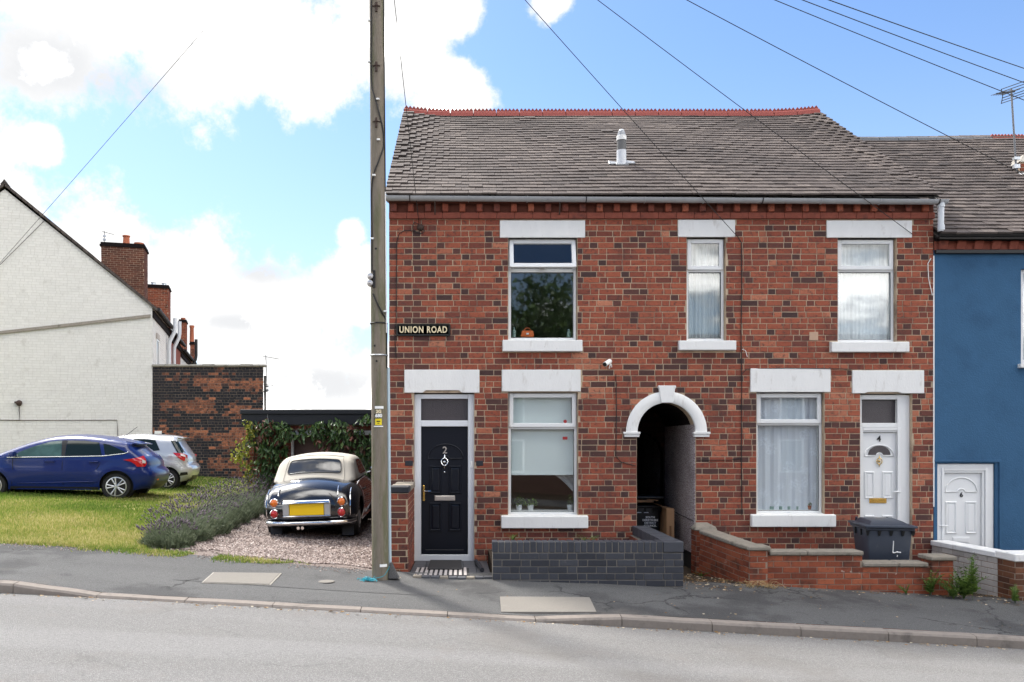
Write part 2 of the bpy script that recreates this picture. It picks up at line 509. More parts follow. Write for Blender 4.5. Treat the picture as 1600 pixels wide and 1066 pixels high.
M['gravel'] = mat('pink_gravel', 0, .85, .2, 60, ramp=[(0, (.11, .08, .07)), (.45, (.25, .20, .18)), (.8, (.37, .31, .285)), (1, (.50, .45, .42))], spec=.2)
M['leaf'] = mat('creeper_leaf', 0, .45, .2, 12, ramp=[(0, (.024, .052, .015)), (.4, (.060, .120, .032)), (.7, (.14, .22, .065)), (.8, (.11, .036, .026)), (1, (.22, .09, .06))], spec=.5, trans=.25)
M['limeleaf'] = mat('lime_leaf', 0, .5, .2, 12, ramp=[(0, (.10, .13, .02)), (.6, (.24, .27, .035)), (1, (.40, .36, .06))], spec=.4, trans=.35)
M['stem'] = mat('woody_stem', (.07, .05, .03), .9, .2, 20)
M['lavleaf'] = mat('lavender_foliage', 0, .8, .2, 9, ramp=[(0, (.07, .09, .05)), (.5, (.15, .18, .11)), (1, (.26, .29, .20))], spec=.2, trans=.2)
M['lavflower'] = mat('lavender_flower', 0, .8, .2, 9, ramp=[(0, (.060, .043, .058)), (.5, (.12, .092, .12)), (1, (.21, .175, .20))], spec=.1)
M['weed'] = mat('weed_leaf', 0, .6, .2, 12, ramp=[(0, (.05, .10, .02)), (1, (.16, .25, .05))], spec=.3, trans=.3)
M['straw'] = mat('dry_straw', 0, .85, .1, 12, ramp=[(0, (.24, .16, .07)), (1, (.48, .37, .2))], spec=.2)
M['cardboard'] = mat('cardboard', (.33, .19, .10), .9, .1, 8)
M['bin'] = mat('grey_bin_plastic', (.045, .055, .075), .42, .15, 4, spec=.4, stain=[((.08, .085, .095), 9, .6, .75, .5)])
M['binblack'] = mat('black_bin_plastic', (.010, .012, .013), .4, .15, 4, spec=.4)
M['white'] = mat('white_print', (.82, .82, .80), .6, .03, 5)
M['cream'] = mat('cream_sign_paint', (.78, .67, .44), .6, .08, 30)
M['signblack'] = mat('black_sign_enamel', (.014, .015, .014), .45, .2, 20)
M['yellow'] = mat('yellow_label', (.78, .62, .02), .5, .03, 5)
M['black'] = mat('black_print', (.012, .012, .012), .6, 0, 5)
M['orange'] = mat('orange_leather', (.62, .12, .02), .5, .1, 9)
M['twine'] = mat('turquoise_twine', (.02, .30, .38), .6, .1, 20)
M['pot'] = mat('clay_pot', (.42, .15, .075), .8, .15, 10)
M['whitepot'] = mat('white_pot', (.74, .75, .76), .5, .05, 10)
M['fascia'] = mat('black_fascia_board', (.020, .022, .028), .55, .15, 6, spec=.3)
M['brown'] = mat('brown_garage_door', (.10, .055, .045), .6, .2, 5)
M['pebble'] = mat('pebbledash', (.52, .47, .48), .9, .2, 20, col2=(.18, .13, .13), mscale=55, mlo=.47, mhi=.56, bump=.012, bscale=70, spec=.15, stain=[((.16, .13, .13), 2.2, .45, .7, .5)])
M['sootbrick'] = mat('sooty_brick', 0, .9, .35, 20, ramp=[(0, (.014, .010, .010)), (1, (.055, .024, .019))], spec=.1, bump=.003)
M['flue'] = mat('flue_metal', (.60, .62, .65), .5, .08, 14, spec=.4)
M['fluedark'] = mat('flue_grey_band', (.12, .12, .12), .7, .2, 14)
M["bluepaint"] = mat("blue_car_paint", (.002, .015, .12), .3, .0, 3, spec=.25, coat=.4)
M['silverpaint'] = mat('silver_car_paint', (.52, .535, .56), .3, .0, 3, metal=.45, spec=.5, coat=.9)
M['navypaint'] = mat('navy_car_paint', (.0045, .006, .012), .18, .0, 3, spec=.5, coat=1.0)
M['canvas'] = mat('cream_canvas_hood', (.50, .465, .40), .8, .05, 40, spec=.15)
M['clearcarglass'] = mat('clear_car_glass', (.055, .105, .10), .04, .75, 3.5, spec=.4)
M['rubber'] = mat('tyre_rubber', (.014, .014, .014), .8, .1, 20)
M['alloy'] = mat('alloy_wheel', (.55, .56, .57), .3, .05, 10, metal=.75)
M['redlens'] = mat('red_lens', (.50, .008, .010), .12, .1, 60, spec=.6, coat=.6)
M['amberlens'] = mat('amber_lens', (.75, .17, .015), .12, .1, 60, spec=.6, coat=.6)
M['clearlens'] = mat('clear_lens', (.66, .62, .60), .1, .1, 60, spec=.6, coat=.6)
M['plate'] = mat('yellow_plate', (.80, .52, .01), .4, .0, 5)
M['plategrey'] = mat('blank_plate', (.42, .37, .33), .5, .1, 30)
M['mat'] = mat('ribbed_rubber_mat', (.03, .03, .032), .85, .2, 30)
M['matstripe'] = mat('pale_mat_stripe', (.40, .37, .36), .9, .15, 30)
M['quarry'] = mat('dark_quarry_tile', (.075, .078, .088), .6, .2, 10)
M['roofback'] = mat('roof_felt', (.06, .055, .05), .9, .1, 5)


def asphalt(name, lo, hi, patch, sc=150.0, tint=(1, 1, 1), cracks=.75):
    m = bpy.data.materials.new(name); m.use_nodes = True
    t = m.node_tree; t.nodes.clear(); N = NT(t)
    pos = N.n('ShaderNodeNewGeometry').outputs['Position']
    v = N.n('ShaderNodeTexVoronoi', {'Vector': pos, 'Scale': sc, 'Randomness': 1.0})
    rnd = N.n('ShaderNodeSeparateColor', {0: v.outputs['Color']}).outputs[0]
    edge = N.sstep(v.outputs['Distance'], .62, .30)
    f = N.m('MULTIPLY', rnd, edge)
    c = N.mix(f, [lo * k for k in tint], [hi * k for k in tint])
    wv = N.vm('ADD', pos, N.vm('MULTIPLY', N.noise(pos, 3.0, 4, .6, out=1), (.5, .5, .5)))
    ck = N.n('ShaderNodeTexVoronoi', {'Vector': wv, 'Scale': .55}, feature='DISTANCE_TO_EDGE').outputs['Distance']
    crack = N.m('MULTIPLY', N.sstep(ck, .014, .004), N.m('MULTIPLY', N.sstep(N.noise(pos, .9, 2), .48, .56), cracks))
    band = N.sstep(N.noise(N.vm('MULTIPLY', pos, (.06, 1.0, 1.0)), 1.3, 2), .40, .62)
    c = N.mix(N.m('MULTIPLY', band, .22), c, [hi * .9] * 3)
    c = N.mix(crack, c, [lo * .35] * 3)
    f2 = N.sstep(N.noise(pos, 38, 3, .6), .50, .68)
    c = N.mix(N.m('MULTIPLY', f2, .35), c, [lo * .6] * 3)
    for (col, scl, a, b, amt) in patch:
        c = N.mix(N.m('MULTIPLY', N.sstep(N.noise(pos, scl, 5, .6), a, b), amt), c, col)
    p = N.n('ShaderNodeBsdfPrincipled', {'Base Color': c, 'Roughness': .85, 'Specular IOR Level': .25})
    h = N.m('ADD', N.m('MULTIPLY', edge, .5), N.noise(pos, 70, 3, .6))
    b = N.n('ShaderNodeBump', {'Strength': .9, 'Distance': .008, 'Height': h})
    t.links.new(b.outputs[0], p.inputs['Normal'])
    N.n('ShaderNodeOutputMaterial', {0: p.outputs[0]})
    return m


M['road'] = asphalt('road_chippings', .150, .325, [((.15, .14, .13), .45, .50, .62, .45), ((.19, .175, .165), 2.2, .56, .70, .35), ((.07, .066, .062), 4.5, .68, .76, .4)], 120, (1.0, .98, .96), cracks=.2)
M['asphalt'] = asphalt('pavement_asphalt', .085, .190, [((.035, .035, .037), .8, .50, .62, .55), ((.14, .13, .12), 1.9, .58, .76, .5)], 170)


# ------------------------------------------------------------------ ground
def lerp_pts(x, pts):
    if x <= pts[0][0]: return pts[0][1]
    for (a, va), (b, vb) in zip(pts, pts[1:]):
        if x <= b: return va + (vb - va) * (x - a) / (b - a)
    return pts[-1][1]


def slope(x):
    x = max(-16., min(13., x))
    return -.055 * x


YK = -3.5                                    # road edge


def road_z(x, y):
    t = max(0., min(1., (YK - y) / 3.2))
    return .11 + slope(x) + .05 * math.sin(t * math.pi * .5)


def kerb_up(x):
    return lerp_pts(x, [(-4.75, .10), (-3.80, .024), (.80, .024), (1.70, .10)])


BACKA = [(-4.2, .33), (-3.0, .30), (-1.9, .254), (-1.0, .235), (0, .255), (.5, .305), (2.5, .32), (6, .33)]
YB = -1.55


def land_z(x, y):
    """height of the land and pavement"""
    a0 = .11 + kerb_up(x) + .012
    a1 = lerp_pts(x, BACKA)
    y0 = YK + .14
    if y <= YB:
        t = (y - y0) / (YB - y0)
        return slope(x) + a0 + (a1 - a0) * t
    if x < -1.1:
        a = a1 + (.325 - a1) * min(1, (y - YB) / 2.5)
    else:
        a = a1 + (.215 - a1) * min(1, (y - YB) / 1.3)
    return slope(x) + a


def sheet(name, xs, ys, zf, m, dz=0.0, kind='structure', inside=None):
    vs = [(x, y, zf(x, y) + dz) for y in ys for x in xs]
    nx = len(xs); fs = []
    for j in range(len(ys) - 1):
        for i in range(nx - 1):
            if inside and not inside((xs[i] + xs[i + 1]) / 2, (ys[j] + ys[j + 1]) / 2): continue
            a = j * nx + i
            fs.append((a, a + 1, a + nx + 1, a + nx))
    me = bpy.data.meshes.new(name); me.from_pydata(vs, [], fs); me.materials.append(m); me.shade_smooth(); me.update()
    return obj(name, me, kind=kind)


def rngf(a, b, s):
    n = max(1, int(round((b - a) / s)))
    return [a + (b - a) * i / n for i in range(n + 1)]


far = [-900, -300, -120, -60]
sheet('ground', far + rngf(-40, 40, 2) + [60, 120, 300, 900], [-900, -300, -100, -40] + rngf(-20, 60, 2) + [100, 300, 900],
      lambda x, y: slope(x) + (-.15 if y < 1 else .16), M['soil'])
xs = [-60, -40, -25] + rngf(-16, 13, .5) + [25, 40, 60]
sheet('road', xs, rngf(-11.2, YK, .5), road_z, M['road'])
sheet('opposite_pavement', xs, rngf(-14.0, -11.2, .7), lambda x, y: slope(x) + .24, M['asphalt'])
pav = sheet('pavement', [-60, -40, -25] + rngf(-16, 13, .25) + [25, 40, 60], rngf(YK + .13, YB, .2), land_z, M['asphalt'])
# land behind the pavement: lawn, gravel drive, bare yards in front of the houses
sheet('lawn', [-60, -40, -25] + rngf(-16, -4.1, .35), rngf(YB, 16.5, .4), land_z, M['lawn'])
sheet('gravel_drive', rngf(-4.1, -1.06, .2), rngf(YB, 6.2, .2), land_z, M['gravelbed'])
sheet('front_yard', rngf(-1.06, 12, .25) + [20, 40], rngf(YB, .30, .2), lambda x, y: land_z(x, y) - (.13 if -.74 < x < .46 and y > -1.75 else 0), M['soil'])
sheet('passage_floor', rngf(2.4, 3.8, .35), rngf(.30, 6.0, .6), land_z, M['soil'])
sheet('pavement_patch', rngf(-3.3, -.2, .15), rngf(-2.75, -2.35, .1), land_z, asphalt('newer_asphalt', .085, .17, [], 170), dz=.004)

# kerb: one stone after another
kerb = obj('kerb', None, kind='structure')
edges = [-4.83 - .99 * 12 + .99 * i for i in range(0, 12)] + [fx(p, 8.4) for p in (20, 150, 288, 425, 563, 699, 837, 972, 1113, 1252, 1389, 1527)] 
edges += [edges[-1] + .92 * i for i in range(1, 9)]
for a, b in zip(edges, edges[1:]):
    k = MB(); g = .004
    xs_ = [a + g, (a * 2 + b) / 3, (a + 2 * b) / 3, b - g]
    vs = []
    for x in xs_:
        z0 = road_z(x, YK) - .12; zt = .11 + slope(x) + kerb_up(x); j = rng.uniform(-.003, .003)
        vs += [(x, YK + .0, z0), (x, YK + .004, zt - .022 + j), (x, YK + .022, zt + j), (x, YK + .128, zt + .010 + j), (x, YK + .128, z0)]
    fs = []
    for i in range(3):
        for q in range(5):
            a0 = i * 5 + q; a1 = i * 5 + (q + 1) % 5
            fs.append((a0, a0 + 5, a1 + 5, a1))
    fs += [(0, 1, 2, 3, 4), (19, 18, 17, 16, 15)]
    k.add(vs, fs)
    k.build('kerb_stone', M['kerb'], kerb)


def ground_pt(px, py, a=.33):
    d = FPX * (ZC - a) / ((py - PY) - .055 * (px - PX))
    return (px - PX) * d / FPX, d - D


# covers let into the pavement
def cover(pxs, a, label, framed=True, m='cover', slot=False):
    pts = []
    for (px, py) in pxs:
        x, y = ground_pt(px, py, a)
        for _ in range(6):
            zz = land_z(x, y); d = FPX * (ZC - zz) / (py - PY); x, y = (px - PX) * d / FPX, d - D
        pts.append(Vector((x, y)))
    t = thing('inspection_cover', label, 'inspection cover', (0, 0, 0))
    c = sum(pts, Vector((0, 0))) / len(pts)

    def slab(name, k0, k1, h, mm, tone=0):
        q = [c + (p - c) * k1 for p in pts]
        mb = MB()
        top = [(p.x, p.y, land_z(p.x, p.y) + h) for p in q]; bot = [(p.x, p.y, land_z(p.x, p.y) - .03) for p in q]
        mb.hexa(bot + top)
        return mb.build(name, M[mm], t)
    if framed:
        slab('frame', 0, 1.0, .011, 'steel' if m == 'steel' else 'concrete'); slab('lid', 0, .955, .016, m)
    else:
        slab('lid', 0, 1.0, .007, m)
    if slot:
        w = Vector((.035, 0)); 
        mb = MB(); z = land_z(c.x, c.y) + .0085
        mb.box(c.x - .045, c.x + .045, c.y - .05, c.y + .05, z - .01, z + .003); mb.build('lifting_slot', M['black'], t)
    return t


cover([(315, 911), (423, 915), (440, 897), (333, 895)], .28, 'pale framed chamber cover in the pavement beside the gravel drive', slot=False)
cover([(783, 957), (932, 957), (921, 934), (781, 933)], .25, 'wide concrete chamber cover with a small dark lifting slot beside the kerb', framed=False, slot=True)
x, y = ground_pt(510, 902, .26)
MB().lathe([(.0, .0), (.095, 0), (.1, .008), (.085, .014), (.0, .015)], 14).build('stopcock_cover', M['cover'], None, loc=(x, y, land_z(x, y)), label='small round pale stopcock cover in the pavement by the pole', category='stopcock cover')


# ------------------------------------------------------------------ grass, gravel, litter
def blades(name, n, region, hmin, hmax, tonef, m, wid=.006, lean=.5, acc=None):
    xs_ = []; 
    pts = region(n)
    n = len(pts)
    z = np.array([land_z(a, b) for a, b in pts])
    h = nrg.uniform(hmin, hmax, n) * (1 + .6 * (nrg.random(n) > .93))
    an = nrg.uniform(0, 2 * np.pi, n); la = nrg.uniform(0, 2 * np.pi, n); le = nrg.uniform(0, lean, n) * h
    w = wid * nrg.uniform(.7, 1.5, n)
    base = np.stack([pts[:, 0], pts[:, 1], z - .005], 1)
    off = np.stack([np.cos(an) * w, np.sin(an) * w, np.zeros(n)], 1)
    tip = base + np.stack([np.cos(la) * le, np.sin(la) * le, h], 1)
    v = np.stack([base - off, base + off, tip], 1).reshape(-1, 3)
    f = np.arange(3 * n).reshape(-1, 3)
    tone = tonef(pts, n)
    return obj(name, raw_mesh(name, v, f, m, tone), kind='stuff')


def patch_noise(p, s, seed):
    r = np.random.default_rng(seed); out = np.zeros(len(p))
    for k in range(7):
        a = r.uniform(0, 2 * np.pi); fq = s * r.uniform(.5, 1.8); ph = r.uniform(0, 6.28)
        out += np.sin((p[:, 0] * np.cos(a) + p[:, 1] * np.sin(a)) * fq + ph)
    return out / 4


def verge_edge(x):
    return lerp_pts(x, [(-8, -1.5), (-4.8, -1.52), (-4.2, -1.45), (-3.7, -1.42)])


def lawn_region(n):
    # more blades close to the viewer
    d = 10.3 + (nrg.random(n * 2) ** 1.8) * 17.0
    x = d * nrg.uniform(-.60, -.20, n * 2)
    p = np.stack([x, d - D], 1)
    pn = patch_noise(p, 2.6, 5)
    bare = (pn > 1.15) & (nrg.random(len(p)) > .35)
    ok = (x < -4.15) & (p[:, 1] > -1.53) & (p[:, 1] < 15.0) & ~bare
    return p[ok][:n]


def lawn_tone(p, n):
    t = .47 + .36 * patch_noise(p, 1.9, 3) + .16 * np.clip(1 - (p[:, 1] + 1.5) / 3.5, 0, 1) + nrg.normal(0, .17, n) - .012 * (p[:, 1] + 1.5) + .12 * (p[:, 1] < 0)
    return np.clip(t, 0, 1)


blades('grass', 120000, lawn_region, .025, .062, lawn_tone, M['grass'], .0065)


def fringe_region(n):
    t = nrg.random(n)
    x = -4.9 + t * 3.1
    y = -1.62 + (x + 4.9) * -.02 + nrg.normal(0, .09, n) + .05
    p = np.stack([x, y], 1)
    keep = (patch_noise(p, 6, 9) > -.1) & (x < -1.95)
    return p[keep]


blades('verge_grass', 6000, fringe_region, .015, .05, lambda p, n: np.clip(.45 + .3 * patch_noise(p, 5, 4) + nrg.normal(0, .2, n), 0, 1), M['grass'], .006, .9)
blades('verge_grass_tuft', 1500, lambda n: np.stack([nrg.uniform(-7.6, -4.4, n), nrg.normal(-1.55, .04, n)], 1), .02, .06, lambda p, n: np.clip(nrg.normal(.6, .2, n), 0, 1), M['grass'], .006, .9)


def stones(name, pts, smin, smax, m, tonef=None):
    n = len(pts)
    octv = np.array([[1, 0, 0], [-1, 0, 0], [0, 1, 0], [0, -1, 0], [0, 0, 1], [0, 0, -1]], dtype=float)
    octf = np.array([[0, 2, 4], [2, 1, 4], [1, 3, 4], [3, 0, 4], [2, 0, 5], [1, 2, 5], [3, 1, 5], [0, 3, 5]])
    s = nrg.uniform(smin, smax, n)
    v = octv[None] * nrg.uniform(.6, 1.3, (n, 6, 1)) + nrg.normal(0, .15, (n, 6, 3))
    an = nrg.uniform(0, 6.28, n); c, si = np.cos(an), np.sin(an)
    vx = v[..., 0] * c[:, None] - v[..., 1] * si[:, None]; vy = v[..., 0] * si[:, None] + v[..., 1] * c[:, None]
    v = np.stack([vx, vy, v[..., 2] * .75], -1) * s[:, None, None]
    z = np.array([land_z(a, b) for a, b in pts[:, :2]]) if pts.shape[1] == 2 else pts[:, 2]
    v += np.stack([pts[:, 0], pts[:, 1], z + s * .25], 1)[:, None, :]
    f = octf[None] + (np.arange(n) * 6)[:, None, None]
    tone = np.repeat(np.clip(nrg.normal(.5, .24, n), 0, 1), 8)
    return obj(name, raw_mesh(name, v.reshape(-1, 3), f.reshape(-1, 3), m, tone), kind='stuff')


def gravel_pts(n):
    y = -1.5 + nrg.random(n) ** 1.7 * 6.5
    x = nrg.uniform(-4.15, -1.08, n)
    edge = -1.42 - .02 * x + .05 * np.sin(x * 7)
    ok = (y > edge) & ~((x < -3.2) & (y < -1.15 + .06 * np.sin(x * 9)) & (nrg.random(n) > .12))
    return np.stack([x, y], 1)[ok]


stones('gravel', gravel_pts(30000), .011, .024, M['gravel'])
# stones strayed along the verge
stones('stray_gravel', np.stack([nrg.uniform(-6.6, -1.2, 900), nrg.normal(-1.60, .10, 900)], 1), .006, .014, M['gravel'])


def litter(name, pts, smin, smax, m, lift=.004):
    n = len(pts)
    s = nrg.uniform(smin, smax, n); an = nrg.uniform(0, 6.28, n)
    q = np.array([[-1, -.5, 0], [1, -.6, .1], [1.1, .5, .3], [-.8, .6, .5]])
    v = q[None] * nrg.uniform(.6, 1.3, (n, 4, 1)); c, si = np.cos(an), np.sin(an)
    v = np.stack([v[..., 0] * c[:, None] - v[..., 1] * si[:, None], v[..., 0] * si[:, None] + v[..., 1] * c[:, None], v[..., 2]], -1) * s[:, None, None]
    v += np.stack([pts[:, 0], pts[:, 1], pts[:, 2] + lift], 1)[:, None, :]
    f = (np.arange(n * 4)).reshape(-1, 4)
    return obj(name, raw_mesh(name, v.reshape(-1, 3), f, m, np.clip(nrg.normal(.55, .3, n), 0, 1)), kind='stuff')


def on(fn, x, y): return np.stack([x, y, np.array([fn(a, b) for a, b in zip(x, y)])], 1)


x = nrg.uniform(-5.5, 6.2, 420); litter('gutter_leaf_litter', on(road_z, x, YK - np.abs(nrg.normal(0, .07, 420)) - .01), .006, .018, M['litter'])
x = nrg.uniform(-1.0, 6.5, 90); litter('pavement_leaf_litter', on(land_z, x, nrg.uniform(-3.3, -1.7, 90)), .006, .016, M['litter'])
x = np.concatenate([nrg.uniform(2.8, 3.7, 380), nrg.uniform(6.35, 7.6, 200), nrg.uniform(3.5, 6.4, 160)])
y = np.concatenate([nrg.uniform(-2.0, -.3, 380), nrg.uniform(-2.0, -.9, 200), nrg.uniform(-1.72, -1.62, 160)])
litter('yard_leaf_litter', on(land_z, x, y), .006, .018, M['litter'])


# ------------------------------------------------------------------ brickwork
_bl = {}


def brick_vf(L, H, p, c, j):
    """front-facing brick, origin at its lower left, front at y=-p; j: 8 small jitters"""
    a = [(0, 0), (L, 0), (L, H), (0, H)]
    vs = [(x, .004, z) for x, z in a]
    vs += [(x, -(p - c), z) for x, z in a]
    k = c
    fr = [(k, k), (L - k, k), (L - k, H - k), (k, H - k)]
    vs += [(x + j[i] , -p + j[i + 4], z) for i, (x, z) in enumerate(fr)]
    fs = []
    for i in range(4):
        i2 = (i + 1) % 4
        fs += [(i, i2, i2 + 4, i + 4), (i + 4, i2 + 4, i2 + 8, i + 8)]
    fs.append((8, 9, 10, 11))
    return vs, fs


def bricks(parent, W, H, row, L, hd, jt, mkey, tonef, excl=None, bond='flemish', nmax=300, proud=.007, ch=.003, z0=0.0, x0=0.0, region=None, seed=1, mesh_mat=None, full_only=True, jit=.0012, name='brick'):
    """lay bricks on the plane y=0 of parent (front towards -y); the largest nmax as objects, the rest as one part"""
    r = random.Random(seed)
    mm = mesh_mat or M[mkey]
    nrow = int(H / row + .25)
    allb = []
    for i in range(nrow):
        za = z0 + i * row + jt * .5; zb = z0 + (i + 1) * row - jt * .5
        zm = (za + zb) / 2
        lo, hi = region(zm) if region else (x0, x0 + W)
        if hi - lo < .03: continue
        ex = excl(za, zb) if excl else []
        u = x0 - r.uniform(0, .02)
        if bond == 'flemish': u -= (L + hd) * (.5 if i % 2 else 0) + (L * .25 if i % 2 else 0); k = 0
        elif bond == 'stretcher': u -= (L + jt) * (.5 if i % 2 else 0); k = 0
        elif bond == 'header': u -= (hd + jt) * (.5 if i % 2 else 0); k = 1
        elif bond == 'english': k = i % 2; u -= (hd * .5 if i % 2 else 0)
        else: k = 0
        while u < x0 + W:
            if bond == 'flemish':
                ln = (L if k % 2 == 0 else hd)
                if r.random() < .09: ln = L
            elif bond == 'english': ln = L if k == 0 else hd
            elif bond == 'header': ln = hd
            else: ln = L
            ln = ln + r.uniform(-.006, .006)
            a, b = u, u + ln
            u = b + jt * r.uniform(.8, 1.25)
            if bond not in ('english', 'header'): k += 1
            segs = [(max(a, lo), min(b, hi))]
            for (e0, e1) in ex:
                ns = []
                for (s0, s1) in segs:
                    if e1 <= s0 or e0 >= s1: ns.append((s0, s1)); continue
                    if e0 - s0 > .02: ns.append((s0, e0 - jt * .5))
                    if s1 - e1 > .02: ns.append((e1 + jt * .5, s1))
                segs = ns
            for (s0, s1) in segs:
                if s1 - s0 > .028:
                    allb.append((s0, s1, za + r.uniform(-.0015, .0015), zb, tonef((s0 + s1) / 2, zm, r, s1 - s0), proud * r.uniform(.7, 1.3)))
    order = sorted(range(len(allb)), key=lambda q: -(round((allb[q][1] - allb[q][0]) / .02)) + r.random() * .01)
    ind = set(order[:nmax])
    rest = MB()
    for q, (s0, s1, za, zb, tn, p) in enumerate(allb):
        if q in ind:
            key = (mm.name, round((s1 - s0) / .008), round((zb - za) / .004), round(tn * 9), r.randrange(3))
            if key not in _bl:
                vs, fs = brick_vf(s1 - s0, zb - za, p, ch, [r.uniform(-jit, jit) for _ in range(8)])
                _bl[key] = MB().add(vs, fs, round(tn * 9) / 9).mesh(name, mm)
            obj(name, _bl[key], parent, (s0, 0, za))
        else:
            vs, fs = brick_vf(s1 - s0, zb - za, p, ch, [r.uniform(-jit, jit) for _ in range(8)])
            rest.add([(v[0] + s0, v[1], v[2] + za) for v in vs], fs, tn)
    if rest.v:
        rest.build('brickwork', mm, parent, kind='stuff')
    return len(allb)


def cells(mb, x0, x1, z0, z1, y0, y1, holes):
    """a slab with rectangular holes, as boxes butted edge to edge"""
    xs = sorted({x0, x1, *[min(max(h[0], x0), x1) for h in holes], *[min(max(h[1], x0), x1) for h in holes]})
    zs = sorted({z0, z1, *[min(max(h[2], z0), z1) for h in holes], *[min(max(h[3], z0), z1) for h in holes]})
    for xa, xb in zip(xs, xs[1:]):
        run = None
        for za, zb in zip(zs, zs[1:]):
            cx, cz = (xa + xb) / 2, (za + zb) / 2
            solid = not any(h[0] < cx < h[1] and h[2] < cz < h[3] for h in holes)
            if solid:
                run = (run[0], zb) if run else (za, zb)
            if not solid or zb == zs[-1]:
                if run: mb.box(xa, xb, y0, y1, run[0], run[1])
                run = None


def roof_tiles(roof, width, slen, pitch, wid, sag, tonef, seed, nmax=300, leftrag=True, xoff=lambda s: 0.0, thick=.027, tlen=1.5, name='roof_tile'):
    """tiles in the roof's own frame: x along the eave, y up the slope, z off the slope"""
    r = random.Random(seed)
    nrow = int(slen / pitch); lib = {}; rest = MB(); cnt = 0; allb = []
    for i in range(nrow + 1):
        s = i * pitch
        x = -(wid * .5 if i % 2 else 0) + r.uniform(-.01, .01)
        rowj = r.uniform(-.006, .006)
        while x < width - .02:
            a, b = max(x, 0.0), min(x + wid - .004, width)
            if b - a > .03:
                rag = max(0, 1 - a / .55) if leftrag else 0
                ds = r.gauss(0, .004) + rowj + rag * r.uniform(-.03, .015) + .012 * math.sin(a * 1.9 + i * .35)
                lift = abs(r.gauss(0, .0025)) + (r.random() < .02) * .008 + rag * r.uniform(0, .012)
                allb.append((a + xoff(s), s + ds, b - a, lift, tonef(a, s, r), i))
            x += wid
    order = sorted(range(len(allb)), key=lambda q: (allb[q][5], -allb[q][2]))
    ind = set(order[:nmax])
    L = pitch * tlen

    def tile(w):
        zf, zb = thick * 1.02, .001
        return [(0, 0, zf), (w, 0, zf), (w, L, zb), (0, L, zb), (0, 0, zf + thick), (w, 0, zf + thick), (w, L, zb + thick), (0, L, zb + thick)]
    for q, (a, s, w, lift, tn, i) in enumerate(allb):
        zz = sag(a, s) + lift
        if q in ind:
            key = (round(w / .01), round(tn * 7))
            if key not in lib: lib[key] = MB().hexa(tile(w), round(tn * 7) / 7).mesh(name, M['tile'])
            obj(name, lib[key], roof, (a, s, zz), (R(r.gauss(0, .5)), 0, R(r.gauss(0, .5))))
        else:
            tw = r.gauss(0, .004)
            rest.hexa([(v[0] + a, v[1] + s + tw * (v[0] / max(w, .01) - .5), v[2] + zz) for v in tile(w)], tn)
    rest.build('tiling', M['tile'], roof, kind='stuff')


# ------------------------------------------------------------------ the brick house (numbers 2 and 4)
house = thing('brick_house', 'red brick terraced pair with white lintels, arched passage and doors numbered 2 and 4', 'house')
HX0, HX1 = fx(608), fx(1458)
ZT = fz(343)
WIN = dict(  # opening rectangles in photo pixels: x0, x1, top, bottom; lintel; sill
    a=((794, 902, 372, 532), (781, 914, 345, 372), (785, 909, 531, 550)),
    b=((1073, 1134, 371, 533), (1059, 1148, 344, 371), (1059, 1148, 532, 548)),
    c=((1309, 1401, 372, 535), (1291, 1424, 345, 372), (1296, 1417, 534, 551)),
    d=((794, 903, 613, 806), (784, 907, 578, 612), (783, 918, 805, 825)),
    e=((1182, 1288, 613, 804), (1172, 1297, 576, 613), (1172, 1303, 803, 823)),
)
DOORS = dict(a=((647, 741, 614, 884), (632, 749, 578, 614)), b=((1344, 1425, 615, 900), (1331, 1443, 579, 615)))


def rect(p):
    return (fx(p[0]), fx(p[1]), fz(p[3]), fz(p[2]))


holes = [rect(w[0]) for w in WIN.values()] + [rect(d[0]) for d in DOORS.values()]
AX, AZ, AR, ARO = fx(1041), fz(675), .438, .600
arch_hole = (AX - AR, AX + AR, -1.0, AZ + AR)
wall = MB()
cells(wall, HX0, HX1, -.8, fz(318), 0.0, .22, holes + [arch_hole])
# spandrels over the arch
n = 16
for sgn in (-1, 1):
    pts = [(AX + sgn * AR * math.sin(math.pi / 2 * k / n), AZ + AR * math.cos(math.pi / 2 * k / n)) for k in range(n + 1)]
    for (p, q) in zip(pts, pts[1:]):
        quad = [(p[0], p[1]), (q[0], q[1]), (q[0], AZ + AR), (p[0], AZ + AR)]
        if sgn < 0: quad.reverse()
        wall.prism(quad, 0.0, .22)
wall_o = wall.build('wall', M['mortar'], house)


def facade_excl(za, zb):
    out = []
    zm = (za + zb) / 2
    for (o, l, s) in WIN.values():
        for q in (o, l, s):
            r_ = rect(q)
            if r_[2] + .02 < zm < r_[3] - .015 or (r_[2] < zm < r_[3]): out.append((r_[0], r_[1]))
    for (o, l) in DOORS.values():
        for q in (o, l):
            r_ = rect(q)
            if r_[2] < zm < r_[3]: out.append((r_[0], r_[1]))
    if zm < AZ: out.append((AX - AR, AX + AR))
    else:
        h = zm - AZ
        if h < ARO: w = math.sqrt(ARO ** 2 - h * h); out.append((AX - w + .01, AX + w - .01))
    return out


